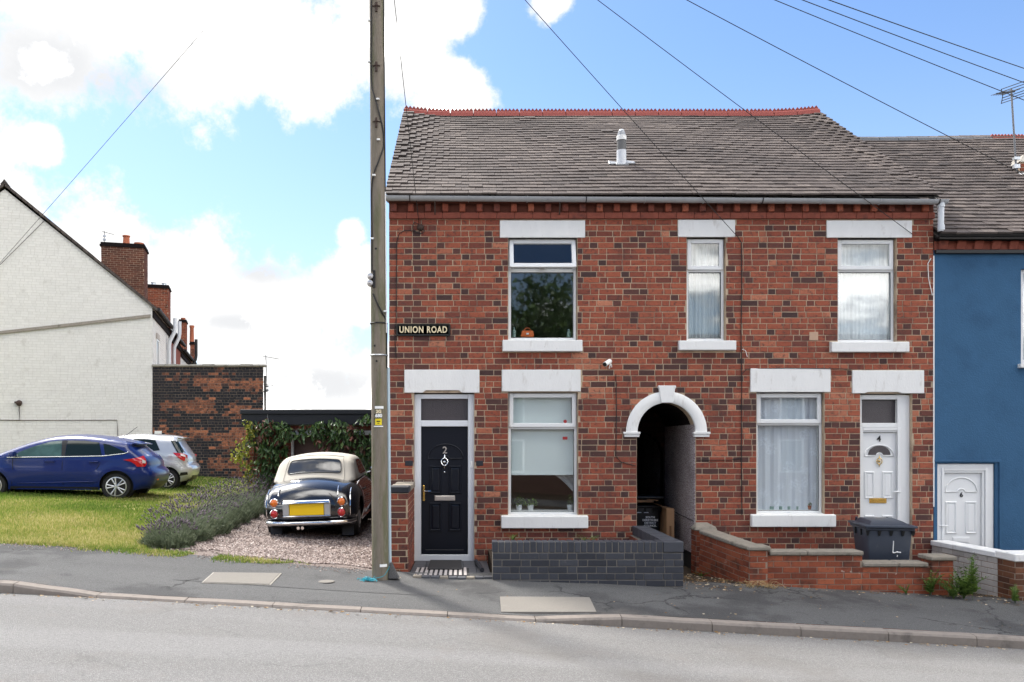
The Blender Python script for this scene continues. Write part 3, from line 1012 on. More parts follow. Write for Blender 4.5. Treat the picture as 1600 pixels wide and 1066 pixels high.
def facade_tone(x, z, r, ln):
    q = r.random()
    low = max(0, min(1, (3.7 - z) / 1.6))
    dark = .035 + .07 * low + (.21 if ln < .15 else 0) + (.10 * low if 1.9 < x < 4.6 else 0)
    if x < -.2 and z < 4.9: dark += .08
    # repairs in brighter brick
    if 1.6 < x < 2.15 and 2.5 < z < 3.25 and q > .3: return r.uniform(.86, 1.0)
    if fx(1288) < x < fx(1347) and fz(664) < z < fz(606): return r.uniform(.8, .98)
    if fx(1425) < x and fz(760) < z < fz(615) and q > .5: return r.uniform(.75, .95)
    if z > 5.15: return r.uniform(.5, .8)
    if fx(636) < x < fx(668) and z > fz(590) and q > .25: return r.uniform(.08, .45)
    if q < dark: return r.uniform(.0, .24)
    if q < dark + .20 + .14 * low: return r.uniform(.3, .56)
    if q > .965: return r.uniform(.85, 1.0)
    return r.uniform(.58, .82) - .05 * low


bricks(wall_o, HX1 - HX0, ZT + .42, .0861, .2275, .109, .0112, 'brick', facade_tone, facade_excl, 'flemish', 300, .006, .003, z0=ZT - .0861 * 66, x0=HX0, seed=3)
# the other outer walls, floors and dividing walls
sh = MB()
sh.box(HX0, HX0 + .2, .22, 8.0, -.8, 5.5); sh.box(HX1 - .2, HX1, .22, 8.0, -.8, 5.5); sh.box(HX0, HX1, 8.0, 8.2, -.8, 5.5)
sh.build('side_wall', M['sootbrick'], house)
inn = MB()
PXL, PXR = AX - AR - .02, AX + AR + .02
inn.box(HX0 + .2, HX1 - .2, .22, 8.0, 2.78, 2.95); inn.box(HX0 + .2, HX1 - .2, .22, 8, 5.3, 5.45)
inn.box(HX0 + .2, PXL - .11, .22, 8, -.3, -.05); inn.box(PXR + .11, HX1 - .2, .22, 8, -.5, -.3)
inn.box(HX0 + .2, HX1 - .2, 3.6, 3.75, 2.95, 5.3); inn.box(HX0 + .2, PXL - .12, 3.6, 3.75, -.05, 2.78); inn.box(PXR + .12, HX1 - .2, 3.6, 3.75, -.3, 2.78)
for xx in (.35, 2.55, 4.6): inn.box(xx, xx + .12, .23, 3.6, 2.95, 5.3)
for xx in (.35, 5.7): inn.box(xx, xx + .1, .23, 3.6, -.05 if xx < 1 else -.3, 2.78)
inn.build('interior', M['room'], house)

# gable ends under the roof
EZ, EY, RZ, RY = 5.545, -.20, 8.47, 3.85
for xg, nm in ((HX0, 'gable'), (HX1 - .2, 'gable')):
    g = MB()
    poly = [(-.0 + .1, 5.5), (7.9, 5.5), (RY, RZ - .12)]
    vs = [(xg, y, z) for y, z in poly] + [(xg + .2, y, z) for y, z in poly]
    g.add(vs, [(0, 2, 1), (3, 4, 5), (0, 1, 4, 3), (1, 2, 5, 4), (2, 0, 3, 5)])
    g.build(nm, M['sootbrick'], house)

# dentil course, ledge course, eaves
led = HX0
lm = MB().box(0, .262, -.048, .004, ZT + .003, fz(333) - .004)
lm2 = lm.mesh('ledge_brick', M['terracotta'], bev=.004)
x = HX0
while x < HX1 - .1:
    o = obj('ledge_brick', lm2, house, (x, 0, 0))
    x += .2665
    if x + .262 > HX1: break
if HX1 - x > .03: MB().box(x, HX1, -.048, .004, ZT + .003, fz(333) - .004).build('ledge_brick', M['terracotta'], house, bev=.004)
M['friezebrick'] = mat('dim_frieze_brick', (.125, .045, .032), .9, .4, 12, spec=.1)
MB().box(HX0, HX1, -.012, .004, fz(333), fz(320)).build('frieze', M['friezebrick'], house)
dens = [MB().box(0, .088, -.075, -.012, fz(332.6) , fz(320.2), tn_).mesh('dentil', M['brick'], bev=.006) for tn_ in (.45, .6, .7, .78, .84)]
x = HX0 + .03
while x < HX1 - .08:
    obj('dentil', rng.choice(dens), house, (x, 0, 0)); x += .254
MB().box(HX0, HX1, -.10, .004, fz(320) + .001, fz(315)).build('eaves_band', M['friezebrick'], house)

# lintels and sills
def lintel(q, notch=None):
    x0, x1, z0, z1 = rect(q)
    mb = MB()
    if notch:
        n0, n1, nz = notch
        poly = [(x0, z0), (n0, z0), (n0 + .05, z0 + nz), (n1 - .05, z0 + nz), (n1, z0), (x1, z0), (x1, z1), (x0, z1)]
        mb.prism(poly, -.022, .06)
    else: mb.box(x0, x1, -.022, .06, z0, z1)
    mb.build('lintel', M['whitepaint'], house, bev=.006)


def sill(q):
    x0, x1, z0, z1 = rect(q)
    MB().hexa([(x0, -.075, z0), (x1, -.075, z0), (x1, .12, z0), (x0, .12, z0), (x0, -.075, z1 - .012), (x1, -.075, z1 - .012), (x1, .12, z1 + .012), (x0, .12, z1 + .012)]).build('sill', M['whitepaint'], house, bev=.008)


for k, (o, l, s) in WIN.items(): lintel(l); sill(s)
lintel(DOORS['a'][1], (fx(660), fx(722), .035)); lintel(DOORS['b'][1], (fx(1350), fx(1408), .02))


def window(q, ztop, zmid, yf=.075, open_top=False):
    """white plastic window: frame, transom, top-hung sash, two panes"""
    x0, x1, z0, z1 = rect(q)
    z0 += .005
    zt = fz(ztop)                       # centre of the transom
    w = MB().ring(x0 + .004, x1 - .004, z0, z1 - .004, .042, yf, yf + .07)
    w.box(x0 + .046, x1 - .046, yf, yf + .07, zt - .028, zt + .028)
    wo = w.build('window', M['upvc'], house, bev=.005)
    # top sash
    sx0, sx1, sz0, sz1 = x0 + .020, x1 - .020, zt + .006, z1 - .018
    sash = MB().ring(sx0, sx1, sz0, sz1, .06, yf - .024, yf + .022)
    pane = MB().box(sx0 + .06, sx1 - .06, yf - .004, yf + .008, sz0 + .06, sz1 - .06)
    so_ = sash.build('sash', M['upvc'], wo, bev=.006)
    po = pane.build('pane', M['glass'], wo)
    if open_top:
        # swung out at the foot, hung from the head
        for o_ in (so_, po):
            a = R(-15)
            o_.matrix_local = Matrix.Translation((0, yf, sz1)) @ Matrix.Rotation(a, 4, 'X') @ Matrix.Translation((0, -yf, -sz1))
        MB().box((x0 + x1) / 2 - .05, (x0 + x1) / 2 + .05, yf - .045, yf - .005, zt + .030, zt + .045).build('stay', M['upvc'], wo)
    MB().box(x0 + .046, x1 - .046, yf + .026, yf + .038, z0 + .042, zt - .028).build('pane', M['glass'], wo)
    gk = MB().ring(x0 + .046, x1 - .046, z0 + .042, zt - .028, .006, yf + .012, yf + .025)
    gk.build('gasket', M['blackplastic'], wo)
    MB().box((x0 + x1) / 2 - .02, (x0 + x1) / 2 + .02, yf - .004, yf, z0 + .012, z0 + .020).build('drain_cap', M['lightpipe'], wo)
    return (x0, x1, z0, z1, zt, yf)


WA = window(WIN['a'][0], 421, 0, open_top=True)
WB = window(WIN['b'][0], 421, 0)
WC = window(WIN['c'][0], 421, 0)
WD = window(WIN['d'][0], 668, 0)
WE = window(WIN['e'][0], 662, 0)

# arch stones
ar = {}
def arc_piece(a0, a1, name):
    mb = MB(); n = 14
    prof = [(AR - .006, .02), (AR - .006, -.030), (AR + .02, -.042), (ARO - .03, -.042), (ARO, -.026), (ARO, .004)]
    vs = []
    for k in range(n + 1):
        a = a0 + (a1 - a0) * k / n
        for (rr, y) in prof: vs.append((AX + rr * math.cos(a), y, AZ + rr * math.sin(a)))
    m_ = len(prof); fs = []
    for k in range(n):
        for i in range(m_ - 1): fs.append((k * m_ + i, k * m_ + i + 1, (k + 1) * m_ + i + 1, (k + 1) * m_ + i))
    fs += [tuple(range(m_ - 1, -1, -1)), tuple(n * m_ + i for i in range(m_))]
    mb.add(vs, fs)
    return mb.build(name, M['whitepaint'], house, smooth=True)


arc_piece(R(0), R(79.5), 'arch_stone'); arc_piece(R(100.5), R(180), 'arch_stone')
MB().prism([(AX - .088, AZ + AR - .008), (AX + .088, AZ + AR - .008), (AX + .118, fz(608)), (AX + .13, fz(606)), (AX + .13, fz(603)), (AX - .13, fz(603)), (AX - .13, fz(606)), (AX - .118, fz(608))], -.062, .02).build('keystone', M['whitepaint'], house, bev=.006)
for sg in (-1, 1):
    xa, xb = (AX - ARO - .03, AX - AR + .03) if sg < 0 else (AX + AR - .03, AX + ARO + .03)
    MB().box(xa, xb, -.045, .03, fz(683), fz(678.5)).box(xa - .012, xb + .012, -.06, .03, fz(678.4), AZ - .001).build('impost', M['whitepaint'], house, bev=.004)


# passage behind the arch
def tunnel_wall(x0, x1, y0, y1, z0, z1, m, name):
    return MB().box(x0, x1, y0, y1, z0, z1).build(name, m, house)


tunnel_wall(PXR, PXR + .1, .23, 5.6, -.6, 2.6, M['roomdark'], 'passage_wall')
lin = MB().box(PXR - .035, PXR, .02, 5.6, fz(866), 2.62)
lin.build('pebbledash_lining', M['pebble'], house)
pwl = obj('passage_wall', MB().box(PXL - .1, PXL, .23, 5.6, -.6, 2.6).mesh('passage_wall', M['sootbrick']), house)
v = MB(); nn = 12
for k in range(nn):
    a0, a1 = math.pi * k / nn, math.pi * (k + 1) / nn
    v.add([(AX + AR * math.cos(a0), .22, AZ + AR * math.sin(a0)), (AX + AR * math.cos(a1), .22, AZ + AR * math.sin(a1)),
           (AX + AR * math.cos(a1), 5.6, AZ + AR * math.sin(a1)), (AX + AR * math.cos(a0), 5.6, AZ + AR * math.sin(a0))], [(3, 2, 1, 0)])
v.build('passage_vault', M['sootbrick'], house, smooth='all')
iz = 1.70
hd_ = MB()
for sgn in (-1, 1):
    pts = [(AX + sgn * .40 * math.sin(math.pi / 2 * k / 10), iz + .44 * math.cos(math.pi / 2 * k / 10)) for k in range(11)]
    for (p, q) in zip(pts, pts[1:]):
        quad = [p, q, (q[0], 2.56), (p[0], 2.56)]
        if sgn < 0: quad.reverse()
        hd_.prism(quad, 1.75, 1.95)
    hd_.box(*sorted((AX + sgn * .40, AX + sgn * .44)), 1.75, 1.95, -.3, 2.56)
hd_o = hd_.build('inner_arch', M['sootbrick'], house)
bricks(hd_o, .88, .85, .086, .226, .108, .012, 'sootbrick', lambda x, z, r, l: r.uniform(0, 1),
       lambda za, zb: [(AX - .40 * math.sqrt(max(0, 1 - (((za + zb) / 2 - iz) / .44) ** 2)), AX + .40 * math.sqrt(max(0, 1 - (((za + zb) / 2 - iz) / .44) ** 2)))] if (za + zb) / 2 < iz + .44 else [],
       'flemish', 60, .006, .003, z0=iz, x0=AX - .44, seed=9)
for ch in hd_o.children: ch.location.y += 1.75
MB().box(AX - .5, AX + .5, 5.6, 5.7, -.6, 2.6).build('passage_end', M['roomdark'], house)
MB().tube([(PXR - .04, .03, fz(815)), (PXR - .042, .9, fz(811)), (PXR - .042, 2.4, fz(800))], .006).build('passage_cable', M['cable'], house)


# ---------------------------------------------------------------- doors
def arch_poly(cx, z0, w, h, n=14, notch=0.0):
    pts = [(cx - w, z0)]
    if notch:
        pts += [(cx - notch, z0)] + [(cx - notch * math.cos(a), z0 + notch * .8 * math.sin(a)) for a in [math.pi * k / 8 for k in range(1, 8)]] + [(cx + notch, z0)]
    pts += [(cx + w, z0)] + [(cx + w * math.cos(a), z0 + .012 + h * math.sin(a)) for a in [math.pi * k / n for k in range(0, n + 1)]]
    return pts


def rpoly(x0, x1, z0, z1): return [(x0, z0), (x1, z0), (x1, z1), (x0, z1)]


def door_set(q, frame, fan, slab, mslab, mframe, y, number, nm, panels, archp, box, boxm, handle, hm, knock, km, label=None, parent=None, fx_=fx, fz_=fz, fan_leaf=False, fw=(.08, .08)):
    par = parent or house
    x0, x1, z0, z1 = fx_(frame[0]), fx_(frame[1]), fz_(frame[3]), fz_(frame[2])
    sx0, sx1, sz0, sz1 = fx_(slab[0]), fx_(slab[1]), fz_(slab[3]), fz_(slab[2])
    f = MB()
    f.box(x0, sx0 - .004, y - .05, y + .05, z0, z1); f.box(sx1 + .004, x1, y - .05, y + .05, z0, z1)
    f.box(sx0 - .004, sx1 + .004, y - .05, y + .05, z0, sz0 - .006)
    if fan:
        a0, a1, b0, b1 = fx_(fan[0]), fx_(fan[1]), fz_(fan[3]), fz_(fan[2])
        f.box(sx0 - .004, sx1 + .004, y - .05, y + .05, sz1 + .005, b0); f.box(sx0 - .004, sx1 + .004, y - .05, y + .05, b1, z1)
        if a0 > sx0: f.box(sx0 - .004, a0, y - .05, y + .05, b0, b1)
        if a1 < sx1: f.box(a1, sx1 + .004, y - .05, y + .05, b0, b1)
    else: f.box(sx0 - .004, sx1 + .004, y - .05, y + .05, sz1 + .005, z1)
    fo = f.build('door_frame', mframe, par, bev=.005)
    if fan:
        MB().box(a0 - .0, a1 + .0, y + .005, y + .02, b0, b1).build('fanlight', M['fanglass'], par)
    d = MB().box(sx0, sx1, y - .02, y + .025, sz0, sz1)
    do = d.build('door', mslab, par, bev=.003)
    yy = y - .02
    for (a, b, c, e) in panels:
        m_ = MB(); moulding(m_, rpoly(fx_(a), fx_(b), fz_(e), fz_(c)), yy, .03, .016, .008); m_.build('door_panel', mslab, do)
    if archp:
        cx, zb, w, h = fx_(archp[0]), fz_(archp[1]), archp[2], archp[3]
        m_ = MB(); pl = arch_poly(cx, zb, w, h, notch=.055); m_.tube([(x, yy - .002, z) for x, z in pl + pl[:1]], .011, 6, cap=False); m_.build('arched_panel', mslab, do, smooth='all')
    if fan_leaf:
        cx, zb, w, h = fan_leaf
        m_ = MB(); pl = arch_poly(fx_(cx), fz_(zb), w, h, notch=.05); m_.prism(pl, yy - .010, yy - .004); m_.build('fan_glass', M['fanglass'], do)
    if box:
        a, b, c, e = fx_(box[0]), fx_(box[1]), fz_(box[3]), fz_(box[2])
        lb = MB().box(a, b, yy - .010, yy + .002, c, e).build('letter_box', boxm, do, bev=.003)
        MB().box(a + .016, b - .016, yy - .016, yy - .011, c + .014, e - .014).build('letter_flap', boxm, do, bev=.002)
    if handle:
        hx, hz, sg = fx_(handle[0]), fz_(handle[1]), handle[2]
        MB().box(hx - .014, hx + .014, yy - .012, yy + .002, hz - .15, hz + .085).build('handle_plate', hm[0], do, bev=.004)
        MB().tube([(hx, yy - .01, hz), (hx, yy - .05, hz), (hx + sg * .02, yy - .056, hz), (hx + sg * .105, yy - .052, hz + .002)], .010, 8).build('handle', hm[1], do, smooth=True)
    if knock:
        kx, kz, s = fx_(knock[0]), fz_(knock[1]), knock[2]
        kb = MB()
        kb.tube([(kx + s * .048 * math.cos(a), yy - .02, kz + s * .055 * math.sin(a)) for a in [2 * math.pi * i / 16 for i in range(17)]], .008 * s, 6, cap=False)
        kb.tube([(kx, yy - .012, kz + .11 * s), (kx, yy - .02, kz + .055 * s)], [.004 * s, .012 * s], 6); kb.tube([(kx, yy - .02, kz - .055 * s), (kx, yy - .012, kz - .1 * s)], [.012 * s, .004 * s], 6)
        kb.lathe([(0, -.03), (.016 * s, -.024), (.022 * s, -.008), (.018 * s, 0)], 10, 'y', (kx, yy, kz))
        kb.build('knocker', km, do, smooth=True)
    if number:
        t_ = text_mesh(number[0], number[3], .003, nm, 'number', bold=.002)
        obj('number', t_, do, (fx_(number[1]), yy - .006, fz_(number[2])))
    return do, yy


q = DOORS['a'][0]
d2, yy = door_set(q, (647, 741, 616, 878), (657, 731, 623, 657), (658, 731, 667, 867), M['blackdoor'], M['greyframe'], .095, ('2', 695, 704, .145), M['brushed'],
                  [(671, 690, 728, 772), (701, 721, 728, 772), (671, 690, 786, 831), (701, 721, 786, 831)], (696, 717, .262, .205), (679, 711, 775, 783), M['brushed'],
                  (662, 768, 1), (M['brass'], M['chrome']), (694.5, 722, 1.0), M['chrome'])
MB().box(fx(664), fx(725), yy - .018, yy + .001, fz(866), fz(860)).build('weather_bar', M['blackdoor'], d2, bev=.003)
MB().lathe([(0, -.012), (.010, -.008), (.012, 0)], 10, 'y', (fx(694.5), yy, fz(738))).build('spy_hole', M['chrome'], d2)
MB().box(fx(735), fx(739), .035, .05, fz(731), fz(721)).build('door_bell', M['white'], house, bev=.003)
q = DOORS['b'][0]
d4, yy = door_set(q, (1344, 1425, 617, 900), (1347, 1414, 624, 661), (1350, 1405, 676, 890), M['upvc'], M['upvc'], .11, ('4', 1378, 686, .125), M['black'],
                  [(1355, 1371, 737, 780), (1383, 1400, 737, 780), (1355, 1371, 806, 850), (1383, 1400, 806, 850)], (1378.5, 713, .215, .155), (1363, 1390, 779, 787), M['brass'],
                  (1409, 769, -1), (M['upvc'], M['upvc']), (1378, 721, .82), M['brass'], fan_leaf=(1378.5, 711, .165, .125))
MB().ring(fx(1346), fx(1410), fz(895), fz(668), .045, .045, .058).build('door_rebate', M['upvc'], house, bev=.004)
for (a, b) in ((633, 645), (744, 755)):
    MB().box(fx(a), fx(b), -.012, .0, fz(728), fz(720)).build('air_brick', M['bluebrick'], house, bev=.004)

# ---------------------------------------------------------------- main roof
ang = math.atan2(RZ - EZ, RY - EY); SL = math.hypot(RZ - EZ, RY - EY)
roofW = HX1 - HX0 + .07
roof = obj('roof', None, house, (HX0 - .05, EY, EZ), (ang, 0, 0))


def sag1(x, s):
    t = (x / roofW)
    edge = max(0, 1 - x / .9) ** 2 + max(0, 1 - (roofW - x) / 1.1) ** 2
    return -.085 * (s / SL) * (1 - .95 * min(1, edge)) - .035 * math.sin(t * 9) * (s / SL) * (1 - s / SL) * 4 * .6


def tone_roof(x, s, r):
    return max(0, min(1, r.gauss(.48, .13) + .14 * math.sin(x * 1.3 + s * 2.1)))


roof_tiles(roof, roofW, SL - .05, .158, .205, sag1, tone_roof, 5, 300)
deck = MB()
for i in range(16):
    xa, xb = roofW * i / 16, roofW * (i + 1) / 16
    for k in range(8):
        sa, sb = SL * k / 8, SL * (k + 1) / 8
        deck.add([(xa + .02, sa, sag1(xa, sa) - .006), (xb + (.0 if i < 15 else -.02), sa, sag1(xb, sa) - .006), (xb + (.0 if i < 15 else -.02), sb, sag1(xb, sb) - .006), (xa + .02, sb, sag1(xa, sb) - .006)], [(0, 1, 2, 3)])
deck.build('roof_deck', M['roofback'], house, loc=(HX0 - .05, EY, EZ), rot=(ang, 0, 0))
bk = MB()
bk.add([(HX0 - .05, RY + .02, RZ - .1), (HX1 + .02, RY + .02, RZ - .1), (HX1 + .02, 8.3, 5.4), (HX0 - .05, 8.3, 5.4)], [(0, 1, 2, 3)])
bk.build('rear_roof_slope', M['tile'], house)
for xg in (HX0 + .0, HX1 - .0):
    MB().tube([(xg, EY + .1, EZ - .03), (xg, RY, RZ - .09)], .03, 6).build('verge_mortar', M['concrete'], house)


def ridge_run(x0, x1, n, parent, zf, m, teeth, y, name='ridge_tile'):
    w = (x1 - x0) / n
    for i in range(n):
        a = x0 + i * w + .006; b = x0 + (i + 1) * w - .006
        mb = MB(); vs = []
        za, zb = zf(a) , zf(b)
        prof = [(-.13, -.075), (-.09, .015), (-.02, .055), (.02, .055), (.09, .015), (.13, -.075)]
        for x_, zz in ((a, za), (b, zb)):
            for (yy_, dz) in prof: vs.append((x_, y + yy_, zz + dz))
        fs = [(k, k + 6, k + 7, k + 1) for k in range(5)] + [(0, 1, 2, 3, 4, 5), (11, 10, 9, 8, 7, 6)]
        mb.add(vs, fs)
        if teeth:
            tw = (b - a) / teeth
            for k in range(teeth):
                xa, xb = a + k * tw, a + (k + 1) * tw
                z0_ = za + (zb - za) * (k + .5) / teeth
                mb.prism([(xa, z0_ + .045), (xb, z0_ + .045), (xb, z0_ + .075), ((xa + xb) / 2, z0_ + .120), (xa, z0_ + .075)], y - .018, y + .018)
        mb.build(name, m, parent)


def ridge_z(x):
    s_ = SL - .03
    return RZ + sag1(x - HX0 + .05, s_) * math.cos(ang) + .0


ridge_run(HX0 - .04, HX1 + .0, 18, house, ridge_z, M['ridge'], 6, RY - .02)

# gutter, brackets, downpipe
def gutter_run(x0, x1, y, z, r_, m, parent, sl_=0.0):
    mb = MB(); n = 9; vs = []
    for x_, zz in ((x0, z), (x1, z - sl_)):
        for k in range(n):
            a = math.pi + math.pi * k / (n - 1)
            vs.append((x_, y + r_ * math.cos(a), zz + r_ * math.sin(a)))
        for k in range(n):
            a = math.pi + math.pi * (n - 1 - k) / (n - 1)
            vs.append((x_, y + (r_ - .006) * math.cos(a), zz + (r_ - .006) * math.sin(a)))
    N2 = 2 * n
    fs = [(k, (k + 1) % N2, (k + 1) % N2 + N2, k + N2) for k in range(N2)]
    fs += [tuple(range(N2 - 1, -1, -1)), tuple(range(N2, 2 * N2))]
    mb.add(vs, fs)
    return mb.build('gutter', m, parent, smooth=True)


GY, GZ, GR = -.165, fz(307.5, 11.74), .062
gut = gutter_run(HX0 - .04, fx(1479, 11.74), GY, GZ, GR, M['gutter'], house, .055)
for i in range(10):
    xx = HX0 + .32 + i * .86
    b = MB(); 
    pts = [(xx, GY - (GR + .006) * math.cos(a), GZ - .006 * i - (GR + .006) * math.sin(a)) for a in [math.pi * k / 8 for k in range(9)]]
    b.tube(pts, .007, 5); b.build('bracket', M['gutter'] if i % 3 else M['cable'], gut)
for xx in (fx(680), fx(873)):
    MB().tube([(xx, -.16, GZ - .05), (xx, -.10, fz(335)), (xx, -.06, fz(337))], .010, 5).build('rise_bracket', M['rust'], gut)
xx = fx(1467.5, 11.78)
dp = MB().tube([(xx, GY + .0, fz(318, 11.74)), (xx, GY, fz(322, 11.74)), (xx, GY + .01, fz(362, 11.75))], .042, 12).build('downpipe', M['lightpipe'], house, smooth=True)
MB().tube([(xx, GY, fz(317, 11.74)), (xx, GY, fz(324, 11.74))], .050, 12).build('pipe_collar', M['lightpipe'], dp, smooth=True)
MB().tube([(xx, GY, fz(352, 11.74)), (xx, GY, fz(360, 11.74))], .048, 12).build('pipe_collar', M['lightpipe'], dp, smooth=True)

# flue through the roof
fy = 1.0
fzr = EZ + (fy - EY) * math.tan(ang)
dfl = D + fy
fl = obj('flue', None, house, (fx(971, dfl), fy, fzr - .04))
fl.scale = (1, 1, .80)
MB().lathe([(.0, -.1), (.078, -.1), (.078, .36), (0, .36)], 16).build('flue_pipe', M['flue'], fl, smooth=True)
MB().lathe([(.0, .36), (.076, .36), (.074, .56), (0, .56)], 16).build('flue_band', M['fluedark'], fl, smooth=True)
MB().lathe([(.0, .56), (.080, .56), (.080, .65), (0, .65)], 16).build('flue_collar', M['whitepaint'], fl, smooth=True)
cg = MB()
for k in range(5): cg.lathe([(.0, .66 + k * .019), (.068 - .004 * k, .66 + k * .019), (.068 - .004 * k, .668 + k * .019), (0, .668 + k * .019)], 14)
cg.lathe([(0, .75), (.05, .75), (.03, .785), (0, .79)], 14); cg.lathe([(0, .65), (.035, .65), (.035, .76), (0, .76)], 8)
cg.build('flue_cage', M['flue'], fl)
fs_ = MB()
for (xa, xb, sa, sb, h) in ((-.21, -.06, -.06, .06, .03), (.06, .21, -.06, .06, .04), (-.10, .10, -.09, -.04, .03)):
    fs_.hexa([(xa, sa, .0), (xb, sa, .0), (xb, sb, .0), (xa, sb, .0), (xa, sa, h), (xb, sa, h + .005), (xb, sb, h - .01), (xa, sb, h + .012)])
fs_.build('flashing', M['gutter'], house, loc=(fx(971, dfl), fy, fzr + .03), rot=(ang, 0, 0), bev=.006)

# small fittings on the front
MB().box(fx(1264), fx(1278), -.012, .004, fz(532), fz(519)).build('vent_plate', mat('buff_vent_plate', (.45, .30, .21), .8, .15, 30), house, bev=.003)
cb = MB()
cb.tube(catmull([(fx(655), -.03, fz(352)), (fx(648), -.03, fz(349)), (fx(645), -.028, fz(355)), (fx(648), -.026, fz(362)), (fx(658), -.026, fz(366)), (fx(663), -.026, fz(361)), (fx(657), -.03, fz(356))], .02), .006, 5)
cb.tube([(fx(650), -.02, fz(362)), (fx(642), -.014, fz(361)), (fx(632), -.014, fz(361)), (fx(624), -.014, fz(365)), (fx(620), -.014, fz(378)), (fx(619.5), -.014, fz(440)), (fx(619), -.014, fz(505)), (fx(617.5), -.016, fz(512)), (fx(617), -.016, fz(527)), (fx(619), -.014, fz(560))], .006, 5)
cb.build('wall_cable', M['cable'], house)
MB().lathe([(0, -.07), (.035, -.06), (.05, -.03), (.055, 0)], 10, 'y', (fx(657), 0, fz(356))).build('cable_bracket', M['rust'], house)
MB().tube([(fx(1153), -.02, fz(372)), (fx(1158), -.014, fz(380)), (fx(1158.5), -.014, fz(450)), (fx(1157.5), -.014, fz(520)), (fx(1158.5), -.014, fz(600)), (fx(1158), -.014, fz(700)), (fx(1158.6), -.014, fz(805))], .0065, 5).build('wall_cable', M['cable'], house)
MB().tube([(fx(1158.5), -.012, fz(585)), (fx(1166), -.014, fz(577)), (fx(1230), -.024, fz(575.5)), (fx(1300), -.024, fz(576.5)), (fx(1330), -.016, fz(577))], .005, 5).build('wall_cable', M['cable'], house)
MB().tube([(fx(962), -.014, fz(585)), (fx(963), -.014, fz(640)), (fx(962), -.014, fz(712)), (fx(970), -.014, fz(722)), (fx(993), -.014, fz(728)), (fx(995), .1, fz(729))], .006, 5).build('wall_cable', M['cable'], house)
MB().tube([(fx(1158), -.014, fz(716)), (fx(1140), -.014, fz(719)), (fx(1090), -.014, fz(719))], .005, 5).build('wall_cable', M['cable'], house)
MB().tube([(fx(1454), -.012, fz(404)), (fx(1449), -.014, fz(412)), (fx(1450), -.014, fz(436)), (fx(1456), -.014, fz(462))], .006, 5).build('wall_cable', M['whitecable'], house)
MB().tube([(fx(1159), -.014, fz(546)), (fx(1164), -.02, fz(548)), (fx(1167), -.02, fz(558))], .005, 5).build('wall_cable', M['whitecable'], house)
MB().box(HX1 - .004, HX1 + .014, -.012, .015, 1.0, fz(400)).build('render_edge', M['whitepaint'], house)

# ---------------------------------------------------------------- things at the windows
def curtain(name, x0, x1, z0, z1, y, m, label, cat, amp=.018, waves=9, seed=1, gather=0.0, group=None):
    r = random.Random(seed); nx, nz = 90, 10; vs = []
    ph = [r.uniform(0, 6.28) for _ in range(4)]; am = [r.uniform(.4, 1) for _ in range(4)]
    for j in range(nz + 1):
        t = j / nz
        for i in range(nx + 1):
            u = i / nx
            yy_ = y + amp * (am[0] * math.sin(u * waves * 6.28 + ph[0] + .5 * t) + .7 * am[1] * math.sin(u * waves * 2.3 * 6.28 + ph[1]) + .8 * am[2] * math.sin(u * waves * .45 * 6.28 + ph[2] + t))
            vs.append((x0 + (x1 - x0) * u, yy_, z0 + (z1 - z0) * t))
    fs = [(j * (nx + 1) + i, j * (nx + 1) + i + 1, (j + 1) * (nx + 1) + i + 1, (j + 1) * (nx + 1) + i) for j in range(nz) for i in range(nx)]
    me = bpy.data.meshes.new(name); me.from_pydata(vs, [], fs); me.materials.append(m); me.shade_smooth()
    return obj(name, me, label=label, category=cat, **({'group': group} if group else {}))


curtain('lace_curtain', WE[0] - .02, WE[1] + .02, WE[2], WE[3], .175, M['lace'], 'flowered lace curtain in the ground floor window beside door 4', 'curtain', .016, 7, 3)
curtain('net_curtain', WC[0] - .02, WC[1] + .02, WC[2], WC[3], .17, M['curtain'], 'plain white net curtain in the upper window above door 4', 'curtain', .012, 7, 4)
curtain('drape', WB[0] - .02, WB[1] + .02, WB[2], WB[3], .185, M['linen'], 'pale grey drape filling the narrow middle upper window', 'curtain', .022, 5, 6)
# roller blind and tied drape in the window beside door 2
bx0, bx1 = WD[0] + .02, WD[1] - .02
tb = MB().box(bx0, bx1, .160, .164, fz(741.5), WD[3]).box(bx0, bx1, .155, .169, fz(743), fz(740))
tag(tb.build('roller_blind', M['blind']), 'pale half lowered roller blind in the window beside door 2', 'blind')
tie = MB(); vs = []
for k in range(13):
    t = k / 12
    xa = fx(861) + (fx(899) - fx(861)) * t; xb = fx(872) + (fx(903) - fx(872)) * t ** .8
    za = fz(740) - (fz(740) - fz(770)) * t ** 1.5; zb = fz(736) - (fz(736) - fz(752)) * t ** 1.6
    for i in range(7):
        u = i / 6
        vs.append((xa + (xb - xa) * u, .27 + .018 * math.sin(u * 14 + t), za + (zb - za) * u + .05 * u))
tie.add(vs, [(k * 7 + i, k * 7 + i + 1, (k + 1) * 7 + i + 1, (k + 1) * 7 + i) for k in range(12) for i in range(6)])
tag(tie.build('tied_drape', M['linen'], smooth='all'), 'grey drape drawn aside below the roller blind', 'curtain')


